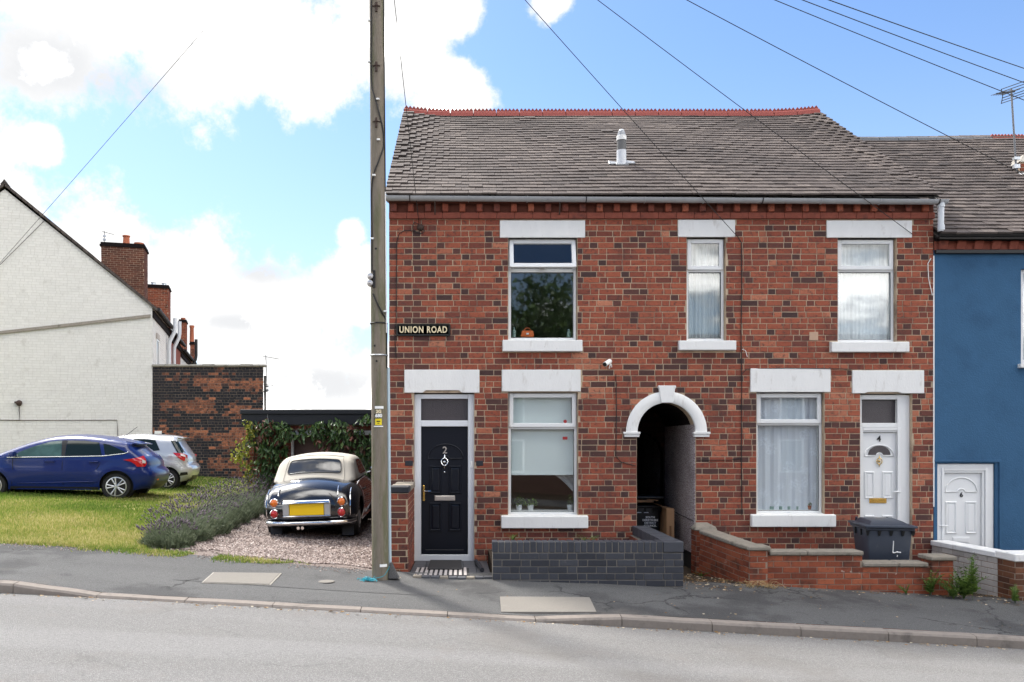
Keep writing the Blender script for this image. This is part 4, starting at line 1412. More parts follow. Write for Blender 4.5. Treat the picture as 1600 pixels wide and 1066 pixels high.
def potted(px, pyb, y, h, w, potm, leafm, label, seed, ph=.10, ptop=.05, dens=130):
    r = random.Random(seed)
    t = thing('potted_plant', label, 'potted plant', (fx(px, D + y), y, fz(pyb, D + y)))
    MB().lathe([(0, 0), (ptop * .75, 0), (ptop, ph), (ptop * .9, ph), (ptop * .85, ph * .85), (0, ph * .85)], 14).build('pot', potm, t, smooth=True)
    lv = MB()
    for k in range(dens):
        a = r.uniform(0, 6.28); rad = w * math.sqrt(r.random()); hh = ph * .9 + h * r.random() * (1 - .5 * (rad / w) ** 2)
        p = Vector((rad * math.cos(a), rad * math.sin(a) * .7, hh)); s = r.uniform(.012, .028)
        d1 = Vector((r.gauss(0, 1), r.gauss(0, 1), r.gauss(.4, .6))).normalized(); d2_ = d1.cross(Vector((r.gauss(0, 1), r.gauss(0, 1), 1))).normalized()
        lv.add([p - d1 * s, p + d2_ * s * .45, p + d1 * s, p - d2_ * s * .45], [(0, 1, 2, 3)], r.random())
    lv.build('foliage', leafm, t)
    st = MB()
    for k in range(5):
        a = r.uniform(0, 6.28); st.tube([(0, 0, ph * .8), (w * .5 * math.cos(a), w * .4 * math.sin(a), ph + h * .6)], .003, 4)
    st.build('stems', M['stem'], t)
    return t


MB().box(WD[0], WD[1], .16, .42, fz(803), fz(800)).build('window_board', M['whitepaint'], house)
MB().box(WE[0], WE[1], .16, .42, fz(801), fz(798)).build('window_board', M['whitepaint'], house)
MB().box(WA[0], WA[1], .16, .42, fz(531), fz(528)).build('window_board', M['whitepaint'], house)
potted(811, 799, .33, .16, .085, M['whitepot'], M['weed'], 'bushy plant in a pale pot at one end of the window board beside door 2', 1)
potted(829, 799, .31, .12, .11, M['whitepot'], M['weed'], 'low spreading plant in a white pot on the window board beside door 2', 2)
potted(891, 799, .33, .2, .045, M['whitepot'], M['weed'], 'tall thin plant in a white pot under the tied drape', 3, dens=80)
potted(1263, 797, .20, .06, .05, M['pot'], M['weed'], 'small plant in a clay pot behind the glass under the lace curtain', 4, .07, .045, 60)
cnd = MB()
for k, px_ in enumerate((1206, 1219, 1231, 1244)):
    o_ = MB().lathe([(0, 0), (.035, 0), (.038, .062), (.034, .062), (.032, .008), (0, .008)], 12).build('glass_tumbler', mat('pale_green_glass', (.25, .36, .33), .15, .05, 9, spec=.6) if k == 0 else bpy.data.materials['pale_green_glass'], None, loc=(fx(px_, D + .2), .2, fz(797.5, D + .2)), smooth=True)
    tag(o_, ['green glass tumbler farthest from the clay pot under the lace curtain', 'second green glass tumbler counting away from the far window side', 'third green glass tumbler, next but one to the clay pot', 'green glass tumbler nearest the clay pot under the lace curtain'][k], 'tumbler', 'glass tumblers behind the lace window')
hb = thing('handbag', 'small orange handbag on the board inside the upper window with the open fanlight', 'handbag', (fx(824, D + .26), .26, fz(527, D + .26)))
MB().hexa([(-.105, -.04, 0), (.105, -.04, 0), (.105, .04, 0), (-.105, .04, 0), (-.085, -.025, .10), (.085, -.025, .10), (.085, .025, .10), (-.085, .025, .10)]).build('bag_body', M['orange'], hb, bev=.018, seg=2, smooth=True)
MB().tube([(.05 * math.cos(a), 0, .095 + .045 * math.sin(a)) for a in [math.pi * k / 8 for k in range(9)]], .006, 6).build('handle', M['orange'], hb)
MB().box(-.018, .018, -.043, -.034, .035, .06).build('clasp', M['white'], hb)
for px_, lab, h_ in ((803, 'pale glass bottle beside the orange handbag', .15), (889, 'clear glass jar at the other end from the orange handbag', .12)):
    tag(MB().lathe([(0, 0), (.03, 0), (.032, h_ * .6), (.014, h_ * .75), (.014, h_), (0, h_)], 12).build('glass_bottle', bpy.data.materials['pale_green_glass'], None, loc=(fx(px_, D + .28), .28, fz(527, D + .28)), smooth=True), lab, 'bottle')
# stickers on the glass of the window beside door 2
st_ = mat('red_sticker', (.35, .03, .03), .5, .1, 9)
MB().lathe([(0, -.002), (.026, -.002), (.026, 0), (0, 0)], 16, 'y', (fx(884), WD[5] - .005, fz(658.5))).build('round_sticker', st_, house)
MB().box(fx(880.5), fx(888), WD[5] + .022, WD[5] + .025, fz(687), fz(682.5)).build('square_sticker', st_, house)

# ---------------------------------------------------------------- name plate and camera on the wall
sg = thing('street_name_sign', 'black street name plate reading UNION ROAD in cream letters', 'street sign', (fx(661.5), -.008, fz(516)))
w2, h2 = fx(704) - fx(661.5), .092
pl_ = [(-w2 + .02, -h2), (w2 - .02, -h2), (w2, -h2 + .02), (w2, h2 - .02), (w2 - .02, h2), (-w2 + .02, h2), (-w2, h2 - .02), (-w2, -h2 + .02)]
MB().prism(pl_, -.022, .004).build('plate', M['signblack'], sg, bev=.004)
rim = MB(); moulding(rim, pl_, -.022, .016, .008, .0); rim.build('rim', M['signblack'], sg)
obj('lettering', text_mesh('UNION ROAD', .135, .006, M['cream'], space=1.15, bold=.003, sx=.74), sg, (0, -.028, -.002))
sc_ = thing('security_camera', 'white security camera on the brickwork between window and passage arch', 'camera', (fx(952), -.02, fz(566)))
cm = MB()
cm.tube([(-.02, -.10, .0), (-.105, -.20, -.055)], .036, 12); cm.build('camera_body', M['white'], sc_, smooth=True)
MB().tube([(-.105, -.20, -.055), (-.112, -.208, -.0595)], .030, 12).build('lens', M['black'], sc_)
MB().tube([(0, .01, .01), (0, -.05, .01), (-.03, -.10, .0)], .014, 8).lathe([(.035, -.012), (.035, .02)], 12, 'y', (0, 0, .01)).build('mount', M['white'], sc_)
MB().tube([(0, -.02, .0), (.025, -.02, -.05), (.03, -.015, -.08)], .008, 6).tube([(.01, -.02, -.03), (-.005, -.03, -.075), (-.01, -.03, -.10)], .009, 6).build('cable_tail', M['whitecable'], sc_)


# ------------------------------------------------------------------ the blue house (number 6)
bh = thing('blue_house', 'blue rendered terraced house with a low white door numbered 6 and a dark tiled roof', 'house')
BX0, BX1 = HX1 + .016, HX1 + 5.2
BT = fz(397)
dq = (fx(1465), fx(1556), -.9, fz(724))
wq = (fx(1596), fx(1596) + 1.0, fz(569), fz(420))
bw = MB(); cells(bw, BX0, BX1, -1.0, fz(390), .01, .24, [dq, wq])
bw.build('wall', M['blue'], bh)
sh = MB(); sh.box(BX1 - .2, BX1, .24, 8, -1, 4.9); sh.box(BX0, BX1, 8, 8.2, -1, 4.9); sh.box(BX0, BX0 + .1, .24, 8, -1, 4.9); sh.box(BX0 + .1, BX1 - .2, .24, 8, 2.3, 2.4)
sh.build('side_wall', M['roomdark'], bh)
door_set(None, (1466, 1555, 725, 893), None, (1477, 1537, 740, 885), M['upvc'], M['upvc'], .085, ('6', 1506, 774, .10), M['black'],
         [(1481, 1499, 784, 835), (1512, 1530, 784, 835)], (1506, 769, .235, .20), (1492, 1519, 840, 849), M['upvc'], (1471, 822, 1), (M['upvc'], M['upvc']), None, None, parent=bh)
MB().ring(fx(1473), fx(1545), fz(890), fz(732), .035, .02, .034).build('door_rebate', M['upvc'], bh, bev=.004)
MB().ring(dq[0], dq[1] + .0, dq[2], dq[3], .003, .012, .2).build('reveal', M['blue'], bh)
MB().box(dq[0] - .06, dq[1] + .08, -.012, .0095, dq[3] + .02, dq[3] + .05).box(dq[1] + .05, dq[1] + .08, -.012, .0095, -.8, dq[3] + .02).build('render_bead', M['blue'], bh, bev=.004)
wo = MB().ring(wq[0] + .004, wq[1] - .004, wq[2] + .004, wq[3] - .004, .06, .06, .12).build('window', M['upvc'], bh, bev=.005)
MB().box(wq[0] + .06, wq[1] - .06, .08, .09, wq[2] + .06, wq[3] - .06).build('pane', M['glass'], wo)
tag(curtain('net_curtain', wq[0], wq[1], wq[2], wq[3], .2, M['curtain'], '', 'curtain'), 'white net curtain in the window of the blue house', 'curtain')
MB().box(wq[0] - .05, wq[1] + .05, -.06, .1, wq[2] - .06, wq[2]).build('sill', M['whitepaint'], bh, bev=.006)
# eaves
MB().box(BX0, BX1, -.05, .0, BT, BT + .055).build('string_course', M['blackplastic'], bh, bev=.004)
MB().box(BX0, BX1, -.012, .009, BT + .056, fz(374)).build('frieze', M['terracotta'], bh)
MB().box(BX0, BX1, -.06, .006, fz(377.5), fz(373)).build('eaves_band', M['sootbrick'], bh)
den2 = MB().hexa([(0, -.03, BT + .06), (.13, -.03, BT + .06), (.13, -.012, BT + .06), (0, -.012, BT + .06), (0, -.075, fz(378)), (.13, -.075, fz(378)), (.13, -.012, fz(378)), (0, -.012, fz(378))]).mesh('dentil', M['terracotta'], bev=.006)
x = BX0 + .05
while x < BX1 - .1: obj('dentil', den2, bh, (x, 0, 0)); x += .26
gutter_run(BX0 - .03, BX1, -.13, fz(366, 11.77), .06, M['blackplastic'], bh)
EZ2, RZ2 = fz(370, 11.75), 1.95 + (692 - 219) * 15.75 / 1250
ang2 = math.atan2(RZ2 - EZ2, RY - EY); SL2 = math.hypot(RZ2 - EZ2, RY - EY)
roof2 = obj('roof', None, bh, (HX1 + .0, EY, EZ2), (ang2, 0, 0))
roof_tiles(roof2, 5.2, SL2, .155, .205, lambda x, s: -.02 * math.sin(x * 1.3) * s / SL2, lambda x, s, r: max(0, min(1, r.gauss(.42, .18) + .1 * math.sin(x * 1.1 + s))), 15, 300, leftrag=False)
MB().box(0, 5.2, 0, SL2, -.05, -.03).build('roof_deck', M['roofback'], bh, loc=(HX1, EY, EZ2), rot=(ang2, 0, 0))
MB().add([(HX1, RY + .02, RZ2 - .1), (BX1, RY + .02, RZ2 - .1), (BX1, 8.3, 4.8), (HX1, 8.3, 4.8)], [(0, 1, 2, 3)]).build('rear_roof_slope', M['tile'], bh)
xr = fx(1546, 15.75)
ridge_run(fx(1340, 15.75), xr - .01, 7, bh, lambda x: RZ2 - .01, M['leadridge'], 0, RY - .02)
ridge_run(xr, BX1, 4, bh, lambda x: RZ2 - .01, M['ridge'], 7, RY - .02)
# truncated stack with mortar flaunching at the frame edge, and the aerial on it
cx0, cy0 = 9.80, 2.1
czr = EZ2 + (cy0 - EY) * math.tan(ang2)
ck = MB().box(cx0, cx0 + .62, cy0, cy0 + .6, czr - .4, czr + .22)
cko = tag(ck.build('chimney_stack', M['mortar']), 'low brick chimney stump with pale flashing on the blue house roof', 'chimney')
bricks(cko, .62, .62, .075, .215, .103, .01, 'wallbrick', lambda x, z, r, l: r.uniform(.4, .9), None, 'stretcher', 40, .005, .003, z0=czr - .4, x0=cx0, seed=4)
for c_ in cko.children: c_.location.y += cy0
MB().hexa([(cx0 - .02, cy0 - .02, czr + .22), (cx0 + .64, cy0 - .02, czr + .22), (cx0 + .64, cy0 + .62, czr + .22), (cx0 - .02, cy0 + .62, czr + .22), (cx0 + .2, cy0 + .2, czr + .42), (cx0 + .44, cy0 + .2, czr + .42), (cx0 + .44, cy0 + .4, czr + .42), (cx0 + .2, cy0 + .4, czr + .42)]).build('flaunching', M['concrete'], cko)
MB().box(-.08, .75, -.16, .0, .0, .02).build('flashing', M['whitepaint'], cko, loc=(cx0, cy0 - .02, czr + .02), rot=(ang2, 0, 0))


def aerial(label, base, h, lean, boom, nel, refl, sc=1.0, seed=1):
    """television aerial: mast, boom with directors, grid reflector; boom is a vector"""
    t = thing('television_aerial', label, 'aerial', tuple(base))
    top = Vector((lean, 0, h))
    MB().tube([(0, 0, 0), top], .015 * sc, 8).build('mast', M['mast'], t, smooth=True)
    b = Vector(boom); bn = b.normalized(); side = Vector((0, 0, 1)).cross(bn).normalized() if abs(bn.z) < .95 else Vector((1, 0, 0))
    p0 = top - bn * .12 * sc + Vector((0, 0, -.05 * sc))
    MB().tube([p0, p0 + b], .010 * sc, 6).build('boom', M['cable'], t)
    for k in range(nel):
        p = p0 + b * ((k + 1.2) / (nel + .3)); l = .13 * sc * (1 - .35 * k / nel)
        MB().tube([p - side * l, p + side * l], .0045 * sc, 5).build('director', M['cable'], t)
    if refl:
        g = MB(); u = side; w = Vector((0, 0, 1))
        for s_ in (-1, 1):
            for k in range(3):
                o_ = p0 - bn * .03 + w * s_ * (.03 + .045 * k) * sc + bn * (.02 * k) * sc
                g.tube([o_ - u * .2 * sc, o_ + u * .2 * sc], .007 * sc, 5)
            for q in (-1, 1):
                g.tube([p0 - bn * .03 + u * q * .2 * sc, p0 + bn * .02 + w * s_ * .125 * sc + u * q * .2 * sc], .007 * sc, 5)
        g.build('reflector', M['cable'], t)
    MB().box(-.05, .05, -.03, .03, .05, .12).box(-.05, .05, -.03, .03, .2, .25).build('clamp', M['steel'], t)
    return t


ab = P(1588, 268, 14.0)
aerial('television aerial on a tall leaning mast beside the low chimney stump on the blue house', ab, 1.44, -.09, (-.52, -.3, -.16), 6, True, 1.05)

# ------------------------------------------------------------------ garden walls
# dark engineering brick wall in front of door 2's window
DWY = -1.95
X0, X1 = fx(770, 9.95), fx(1067, 9.95)
zt_, zs_ = 1.95 - (846.5 - 692) * 9.95 / 1250, 1.95 - (864 - 692) * 9.95 / 1250
dw = thing('dark_brick_wall', 'low dark blue brick garden wall with an upright brick coping beside the tiled step', 'garden wall')
core = MB().box(X0, X1, DWY, DWY + .215, -.1, zs_).box(X0 + .003, X1 - .25, DWY + .001, DWY + .20, zs_ + .001, zt_ - .012).box(X1 - .25, X1, DWY + .216, -.012, -.1, zs_ - .002)
dwc = core.build('wall_core', M['bluemortar'], dw, loc=(0, 0, 0))
dwf = obj('front_face', None, dw, (0, DWY, 0))
btone = lambda x, z, r, l: max(0, min(1, r.gauss(.45, .14)))
bricks(dwf, X1 - X0, 7 * .0845, .0845, .228, .108, .011, 'bluebrick', btone, None, 'flemish', 200, .007, .003, z0=zs_ - .0845 * 7, x0=X0, seed=21)
dwr = obj('return_face', None, dw, (X1, DWY, 0), (0, 0, R(90)))
bricks(dwr, 1.93, 7 * .0845, .0845, .228, .108, .011, 'bluebrick', btone, None, 'flemish', 90, .007, .003, z0=zs_ - .0845 * 7, x0=0, seed=22)
dwi = obj('inner_face', None, dw, (X1 - .25, -.012, 0), (0, 0, R(-90)))
bricks(dwi, 1.70, 7 * .0845, .0845, .228, .108, .011, 'wallbrick', lambda x, z, r, l: r.uniform(0, .4), None, 'flemish', 60, .007, .003, z0=zs_ - .0845 * 7, x0=0, seed=23)
lib = []
for k in range(6):
    j = [rng.uniform(-.002, .002) for _ in range(3)]
    lib.append(MB().box(0, .0685, 0, .22, 0, zt_ - zs_ - .008 + j[0], rng.uniform(.4, .8)).mesh('coping_brick', M['bluebrick'], bev=.006))
nb = int((X1 - .245 - X0) / .0765)
for k in range(nb):
    obj('coping_brick', rng.choice(lib), dw, (X0 - .004 + k * (X1 - .24 - X0) / nb, DWY - .008 + rng.uniform(-.003, .003), zs_ + .006))
MB().box(0, .25, 0, .25, 0, zt_ - zs_ - .005, .7).build('corner_coping', M['bluebrick'], dw, bev=.008, loc=(X1 - .243, DWY - .009, zs_ + .006))
y_ = DWY + .25
while y_ < -.09:
    obj('coping_brick', rng.choice(lib), dw, (X1 + .006, y_, zs_ + .006), (0, 0, R(90)))
    bl = dw.children[-1]; y_ += .0765
MB().box(X0 + .01, X1 - .26, DWY + .216, -.012, -.05, .36).build('planting_soil', M['soil'], dw)


def fern(px, d, h, label, seed, n=16, m='weed', w=.12, zoff=None, spread=1.0, base=None):
    r = random.Random(seed)
    p = base if base is not None else P(px, 0, d)
    z = zoff if zoff is not None else land_z(p.x, p.y)
    t = thing('weed_plant', label, 'weed', (p.x, p.y, z))
    for k in range(n):
        a = r.uniform(0, 6.28); ln = h * r.uniform(.55, 1.0); lean = r.uniform(.15, .9) * spread
        mb = MB(); pts = []
        for i in range(6):
            s = i / 5
            pts.append(Vector((math.cos(a) * lean * w * s * (1 + s), math.sin(a) * lean * w * s * (1 + s), ln * (s - .25 * lean * s * s))))
        mb.tube(pts, .002, 3, .2)
        for i in range(2, 12):
            s = i / 11; q = pts[min(4, int(s * 5))].lerp(pts[min(5, int(s * 5) + 1)], s * 5 - int(s * 5))
            for sg in (-1, 1):
                dv = Vector((-math.sin(a) * sg, math.cos(a) * sg, .35 + r.uniform(-.3, .5))).normalized(); l = h * .16 * (1 - .6 * s) * r.uniform(.7, 1.3)
                up = Vector((math.cos(a), math.sin(a), .6)) * l * .35
                mb.add([q, q + dv * l * .6 + up, q + dv * l, q + dv * l * .5 - up * .5], [(0, 1, 2, 3)], r.uniform(.1, 1))
        mb.build('frond', M[m], t)
    return t


fern(801, 0, .12, 'small fern growing behind the dark wall near the tiled step', 3, 12, base=Vector((fx(801, 10.3), DWY + .27, 0)), zoff=zt_ - .03, w=.10)
fern(915, 0, .11, 'small fern growing behind the dark wall at the far end of the white sill', 4, 9, base=Vector((fx(913, 10.3), DWY + .27, 0)), zoff=zt_ - .04, w=.13)
fern(923, 0, .08, 'tiny fern growing behind the dark wall close beside a larger fern', 14, 6, base=Vector((fx(925, 10.3), DWY + .29, 0)), zoff=zt_ - .03, w=.09)

# red garden wall of number 4
rw = thing('red_garden_wall', 'low red brick garden wall with stone copings in front of door 4', 'garden wall')
d0 = 10.3; RYF = d0 - D
gx = lambda p: fx(p, d0)
gz = lambda p: fz(p, d0)
wt = lambda x, z, r, l: max(0, min(1, r.gauss(.58, .2) - (.25 if z < -.05 else 0)))


def wall_run(name, x0, x1, y, th, z0, z1, seed, n=120, zrow=.0755, ends=()):
    o_ = MB().box(x0, x1, 0, th, z0, z1).build(name, M['darkmortar'], rw, loc=(0, y, 0))
    nr = int((z1 - z0) / zrow + .5)
    bricks(o_, x1 - x0, nr * zrow, zrow, .216, .103, .010, 'wallbrick', wt, None, 'stretcher', n, .006, .003, z0=z1 - nr * zrow, x0=x0, seed=seed)
    return o_


pa0, pa1, pb0, pb1 = gx(1171.5), gx(1199), gx(1456), gx(1489)
wall_run('low_wall', pa1 + .001, gx(1349), RYF + .03, .2, -.45, gz(868.5), 31, 90)
wall_run('low_wall', gx(1349) + .001, pb0 - .001, RYF + .03, .2, -.45, gz(886.5), 32, 60)
for (a, b, zz, sd) in ((pa0, pa1, gz(860.5), 33), (pb0, pb1, gz(876), 34)):
    po = MB().box(a, b, 0, .235, -.45, zz).build('pier', M['darkmortar'], rw, loc=(0, RYF, 0))
    nr = int((zz + .45) / .0755 + .5)
    for (ax, ay, rz) in ((a, 0, 0), (b, 0, 90), (a, .235, -90)):
        f_ = po if rz == 0 else None
        W_ = b - a if rz == 0 else .235
        if rz == 0:
            bricks(po, W_, nr * .0755, .0755, .216, .103, .010, 'wallbrick', wt, None, 'stretcher', 30, .006, .003, z0=zz - nr * .0755, x0=a, seed=sd)
        else:
            sf = obj('pier_side', MB().box(0, W_, .0, .002, -.44, zz - .001).mesh('pier_side', M['darkmortar']), rw, (ax + (.003 if rz > 0 else -.003), RYF + ay, 0), (0, 0, R(rz)))
            bricks(sf, W_, nr * .0755, .0755, .216, .103, .010, 'wallbrick', wt, None, 'stretcher', 20, .006, .003, z0=zz - nr * .0755, x0=0, seed=sd + rz)
    mb = MB(); e = .035
    mb.hexa([(a - e, -e, 0), (b + e, -e, 0), (b + e, .235 + e, 0), (a - e, .235 + e, 0), (a - e, -e, .055), (b + e, -e, .055), (b + e, .235 + e, .055), (a - e, .235 + e, .055)])
    c_ = mb.build('pier_cap', M['coping'], rw, bev=.012, loc=(0, RYF, zz + .002))
for i, (a, b, zz) in enumerate(((pa1 + .036, gx(1262), gz(868.5)), (gx(1262) + .004, gx(1350), gz(868.5)), (gx(1349) + .002, gx(1405), gz(886.5)), (gx(1405) + .004, pb0 - .036, gz(886.5)))):
    MB().box(a, b, -.03, .235, 0, .056).build('coping_stone', M['coping'], rw, bev=.012, loc=(0, RYF + .03, zz + .002))
# side wall running back to the house, with its own small pier
sx0, sy0, sx1, sy1 = 3.475, -.26, pa0 + .02, RYF + .24
sl_ = math.hypot(sx1 - sx0, sy1 - sy0); sa_ = math.atan2(sy1 - sy0, sx1 - sx0)
zs1, zs0 = gz(862), fz(832)
so1 = MB().box(0, sl_, 0, .2, -.4, gz(864)).build('side_wall', M['darkmortar'], rw, loc=(sx0, sy0, .10), rot=(0, R(4.6), sa_))
bricks(so1, sl_, 13 * .0755, .0755, .216, .103, .010, 'wallbrick', lambda x, z, r, l: max(0, min(1, r.gauss(.7, .18))), None, 'stretcher', 90, .006, .003, z0=gz(864) - 13 * .0755, x0=0, seed=36)
for k in range(3):
    MB().box(k * sl_ / 3 + .002, (k + 1) * sl_ / 3 - .002, -.03, .235, 0, .055).build('coping_stone', M['coping'], rw, bev=.012, loc=(sx0 + .075 * gz(864) * math.cos(sa_), sy0 + .075 * gz(864) * math.sin(sa_), gz(864) + .102), rot=(0, R(4.6), sa_))
bp = MB().box(3.44, 3.70, -.25, -.012, -.4, fz(829, 11.65)).build('pier', M['darkmortar'], rw)
bq = obj('pier_face', MB().box(0, .26, 0, .002, -.3, fz(829.2, 11.65)).mesh('pier_face', M['darkmortar']), rw, (3.44, -.252, 0))
bricks(bq, .26, 12 * .0755, .0755, .125, .103, .010, 'wallbrick', wt, None, 'stretcher', 30, .006, .003, z0=fz(829.5, 11.65) - 12 * .0755, x0=0, seed=37)
bs_ = obj('pier_side', MB().box(0, .235, 0, .002, -.3, fz(829.2, 11.65)).mesh('pier_side', M['darkmortar']), rw, (3.437, -.012, 0), (0, 0, R(-90)))
bricks(bs_, .235, 12 * .0755, .0755, .216, .103, .010, 'wallbrick', wt, None, 'stretcher', 30, .006, .003, z0=fz(829.5, 11.65) - 12 * .0755, x0=0, seed=38)
MB().hexa([(3.405, -.29, 0), (3.735, -.29, 0), (3.735, -.008, 0), (3.405, -.008, 0), (3.42, -.275, .055), (3.72, -.275, .055), (3.66, -.06, .10), (3.48, -.06, .10)]).build('pier_cap', M['coping'], rw, bev=.01, loc=(0, 0, fz(829, 11.65) + .002))

# whitewashed side wall of number 6 and the brown pier at the frame edge
ww = thing('whitewashed_wall', 'whitewashed brick side wall with a white coping below door 6', 'garden wall')
a0 = Vector((7.0, -.03)); a1 = Vector((7.11, -1.315))
wl = (a1 - a0).length; wa = math.atan2(a1.y - a0.y, a1.x - a0.x)
zc_ = fz(852)
wc = MB().box(0, wl, 0, .21, -.7, zc_).build('wall_core', M['darkmortar'], ww, loc=(a0.x, a0.y, 0), rot=(0, 0, wa))
bricks(wc, wl, 13 * .078, .078, .216, .103, .009, 'greybrick', lambda x, z, r, l: max(0, min(1, r.gauss(.6, .25) - (.3 if z < -.2 else 0))), None, 'stretcher', 200, .006, .004, z0=zc_ - 13 * .078, x0=0, seed=41)
for k in range(3):
    MB().box(k * wl / 3 + .002, (k + 1) * wl / 3 - .002, -.03, .245, 0, .075).build('coping_stone', M['whitepaint'], ww, bev=.01, loc=(a0.x, a0.y, zc_ + .002), rot=(0, 0, wa))
bpier = thing('brown_brick_pier', 'brown brick gate pier with a white cap at the front end of the whitewashed wall', 'gate pier')
px0, pyf, pzt = fx(1587, 10.25), 10.25 - D, fz(878, 10.25)
pc = MB().box(px0, px0 + .45, 0, .33, -.7, pzt).build('pier_core', M['darkmortar'], bpier, loc=(0, pyf, 0))
M['brownbrick'] = mat('brown_pier_brick', 0, .85, .3, 20, ramp=[(0, (.075, .035, .022)), (1, (.20, .085, .045))], bump=.002, spec=.2)
bricks(pc, .45, 14 * .0755, .0755, .216, .103, .010, 'brownbrick', lambda x, z, r, l: r.random(), None, 'stretcher', 60, .006, .003, z0=pzt - 14 * .0755, x0=px0, seed=42)
ps = obj('pier_side', MB().box(0, .33, 0, .002, -.7, pzt - .001).mesh('pier_side', M['darkmortar']), bpier, (px0 - .002, pyf + .33, 0), (0, 0, R(-90)))
bricks(ps, .33, 14 * .0755, .0755, .216, .103, .010, 'brownbrick', lambda x, z, r, l: r.random(), None, 'stretcher', 60, .006, .003, z0=pzt - 14 * .0755, x0=0, seed=43)
MB().box(px0 - .03, px0 + .48, -.03, .36, 0, .10).build('pier_cap', M['whitepaint'], bpier, bev=.012, loc=(0, pyf, pzt + .002))

# brick stub beside the pole
sw = thing('brick_stub_wall', 'chest high old brick stub wall with dark copings between the pole and door 2', 'garden wall')
qx0, qx1, qyf = fx(609, 10.5), fx(637, 10.5), 10.5 - D
qzt = fz(771, 10.5)
qc = MB().box(qx0, qx1, 0, -qyf - .012, -.2, qzt).build('wall_core', M['mortar'], sw, loc=(0, qyf, 0))
st_t = lambda x, z, r, l: r.choice([.15, .3, .45, .55, .65, .7])
bricks(qc, qx1 - qx0, 16 * .083, .083, .215, .10, .011, 'brick', st_t, None, 'flemish', 60, .006, .004, z0=qzt - 16 * .083, x0=qx0, seed=44)
qs = obj('return_face', MB().box(0, -qyf - .012, 0, .002, -.2, qzt - .001).mesh('return_face', M['mortar']), sw, (qx1 + .002, qyf, 0), (0, 0, R(90)))
bricks(qs, -qyf - .02, 16 * .083, .083, .215, .10, .011, 'brick', lambda x, z, r, l: r.uniform(.25, .6), None, 'header', 90, .006, .004, z0=qzt - 16 * .083, x0=0, seed=45)
for k in range(4):
    w_ = (-qyf - .03) / 4
    MB().box(qx0 - .01, qx1 + .02, k * w_, (k + 1) * w_ - .008, 0, .085 - .012 * (k == 2)).build('coping_brick', M['bluebrick'] if k < 1 else M['coping'], sw, bev=.01, loc=(0, qyf - .015, qzt + .004))

# tiled step with brick edging and mats
stp = thing('tiled_step', 'tiled path from the pavement to the black door with a pale brick edging', 'doorstep')
tx0, tx1 = fx(645, 10.0), fx(771, 10.0)
ef = -1.88
nE = 9
for k in range(nE):
    xa = tx0 + (tx1 - tx0) * k / nE; xb = tx0 + (tx1 - tx0) * (k + 1) / nE - .008
    zz = land_z((xa + xb) / 2, ef)
    MB().box(xa, xb, ef, ef + .10, zz - .1, zz + .028).build('edging_brick', M['quarry'] if k % 3 else M['coping'], stp, bev=.006)
zz0 = land_z(0, ef) + .022; zz1 = fz(879, 11.75)
ntx, nty = 6, 8
xl0, xl1 = -.66, .40
for i in range(ntx):
    for j in range(nty):
        xa = xl0 + (xl1 - xl0) * i / ntx; xb = xl0 + (xl1 - xl0) * (i + 1) / ntx - .006
        ya = ef + .11 + (-.02 - ef - .11) * j / nty; yb = ef + .11 + (-.02 - ef - .11) * (j + 1) / nty - .006
        za = zz0 + (zz1 - zz0) * j / nty; zb = zz0 + (zz1 - zz0) * (j + 1) / nty
        MB().hexa([(xa, ya, za - .08), (xb, ya, za - .08), (xb, yb, zb - .08), (xa, yb, zb - .08), (xa, ya, za), (xb, ya, za), (xb, yb, zb), (xa, yb, zb)]).build('floor_tile', M['quarry'], stp)
MB().box(fx(642), fx(745), -.03, .2, -.05, fz(877)).build('threshold', M['blackplastic'], stp)


def step_z(y): return zz0 + (zz1 - zz0) * (y - ef - .11) / (-.02 - ef - .11)


mt = thing('striped_doormat', 'grey and white striped mat lying on the tiled path', 'doormat', (0, 0, 0))
ma, mb_ = -.60, .12
y0_, y1_ = ef + .13, ef + .95
def slabq(xa, xb, ya, yb, h, z_off=0.0):
    return MB().hexa([(xa, ya, step_z(ya) + z_off), (xb, ya, step_z(ya) + z_off), (xb, yb, step_z(yb) + z_off), (xa, yb, step_z(yb) + z_off), (xa, ya, step_z(ya) + h), (xb, ya, step_z(ya) + h), (xb, yb, step_z(yb) + h), (xa, yb, step_z(yb) + h)])
slabq(ma, mb_, y0_, y1_, .008, .001).build('backing', M['mat'], mt)
for k in range(11):
    xa = ma + .012 + (mb_ - ma - .02) * k / 11
    slabq(xa, xa + .036, y0_ + .01, y1_ - .01, .017, .009).build('stripe', M['matstripe'], mt)
tag(slabq(-.44, .02, y1_ - .28, -.12, .03, .019).build('doormat', M['mat'], bev=.004), 'dark rubber doormat lying partly over the striped mat at the black door', 'doormat')
tag(MB().tube([(.23, -.30, step_z(-.3) + .03), (.27, -.9, step_z(-.9) + .03), (.29, -1.35, step_z(-1.35) + .03)], .03, 8).build('draught_roll', M['bluebrick'], smooth=True), 'dark rolled strip lying on the tiles beside the striped mat', 'roll')

# ------------------------------------------------------------------ the pole
pl = thing('utility_pole', 'tall weathered wooden utility pole beside the street sign with step bolts and cables', 'utility pole', tuple(P(595, 903, 9.9)))
pb_ = pl.location.copy()
PH = 9.3
tipx = fx(587, 9.9) - pb_.x
mb = MB(); pts = []; rs = []
for k in range(25):
    t = k / 24
    pts.append((tipx * t, 0, -.4 + (PH + .4) * t)); rs.append(.107 - .022 * t + rng.uniform(-.001, .001))
mb.tube(pts, rs, 20); mb.build('pole_shaft', M['wood'], pl, smooth='all')


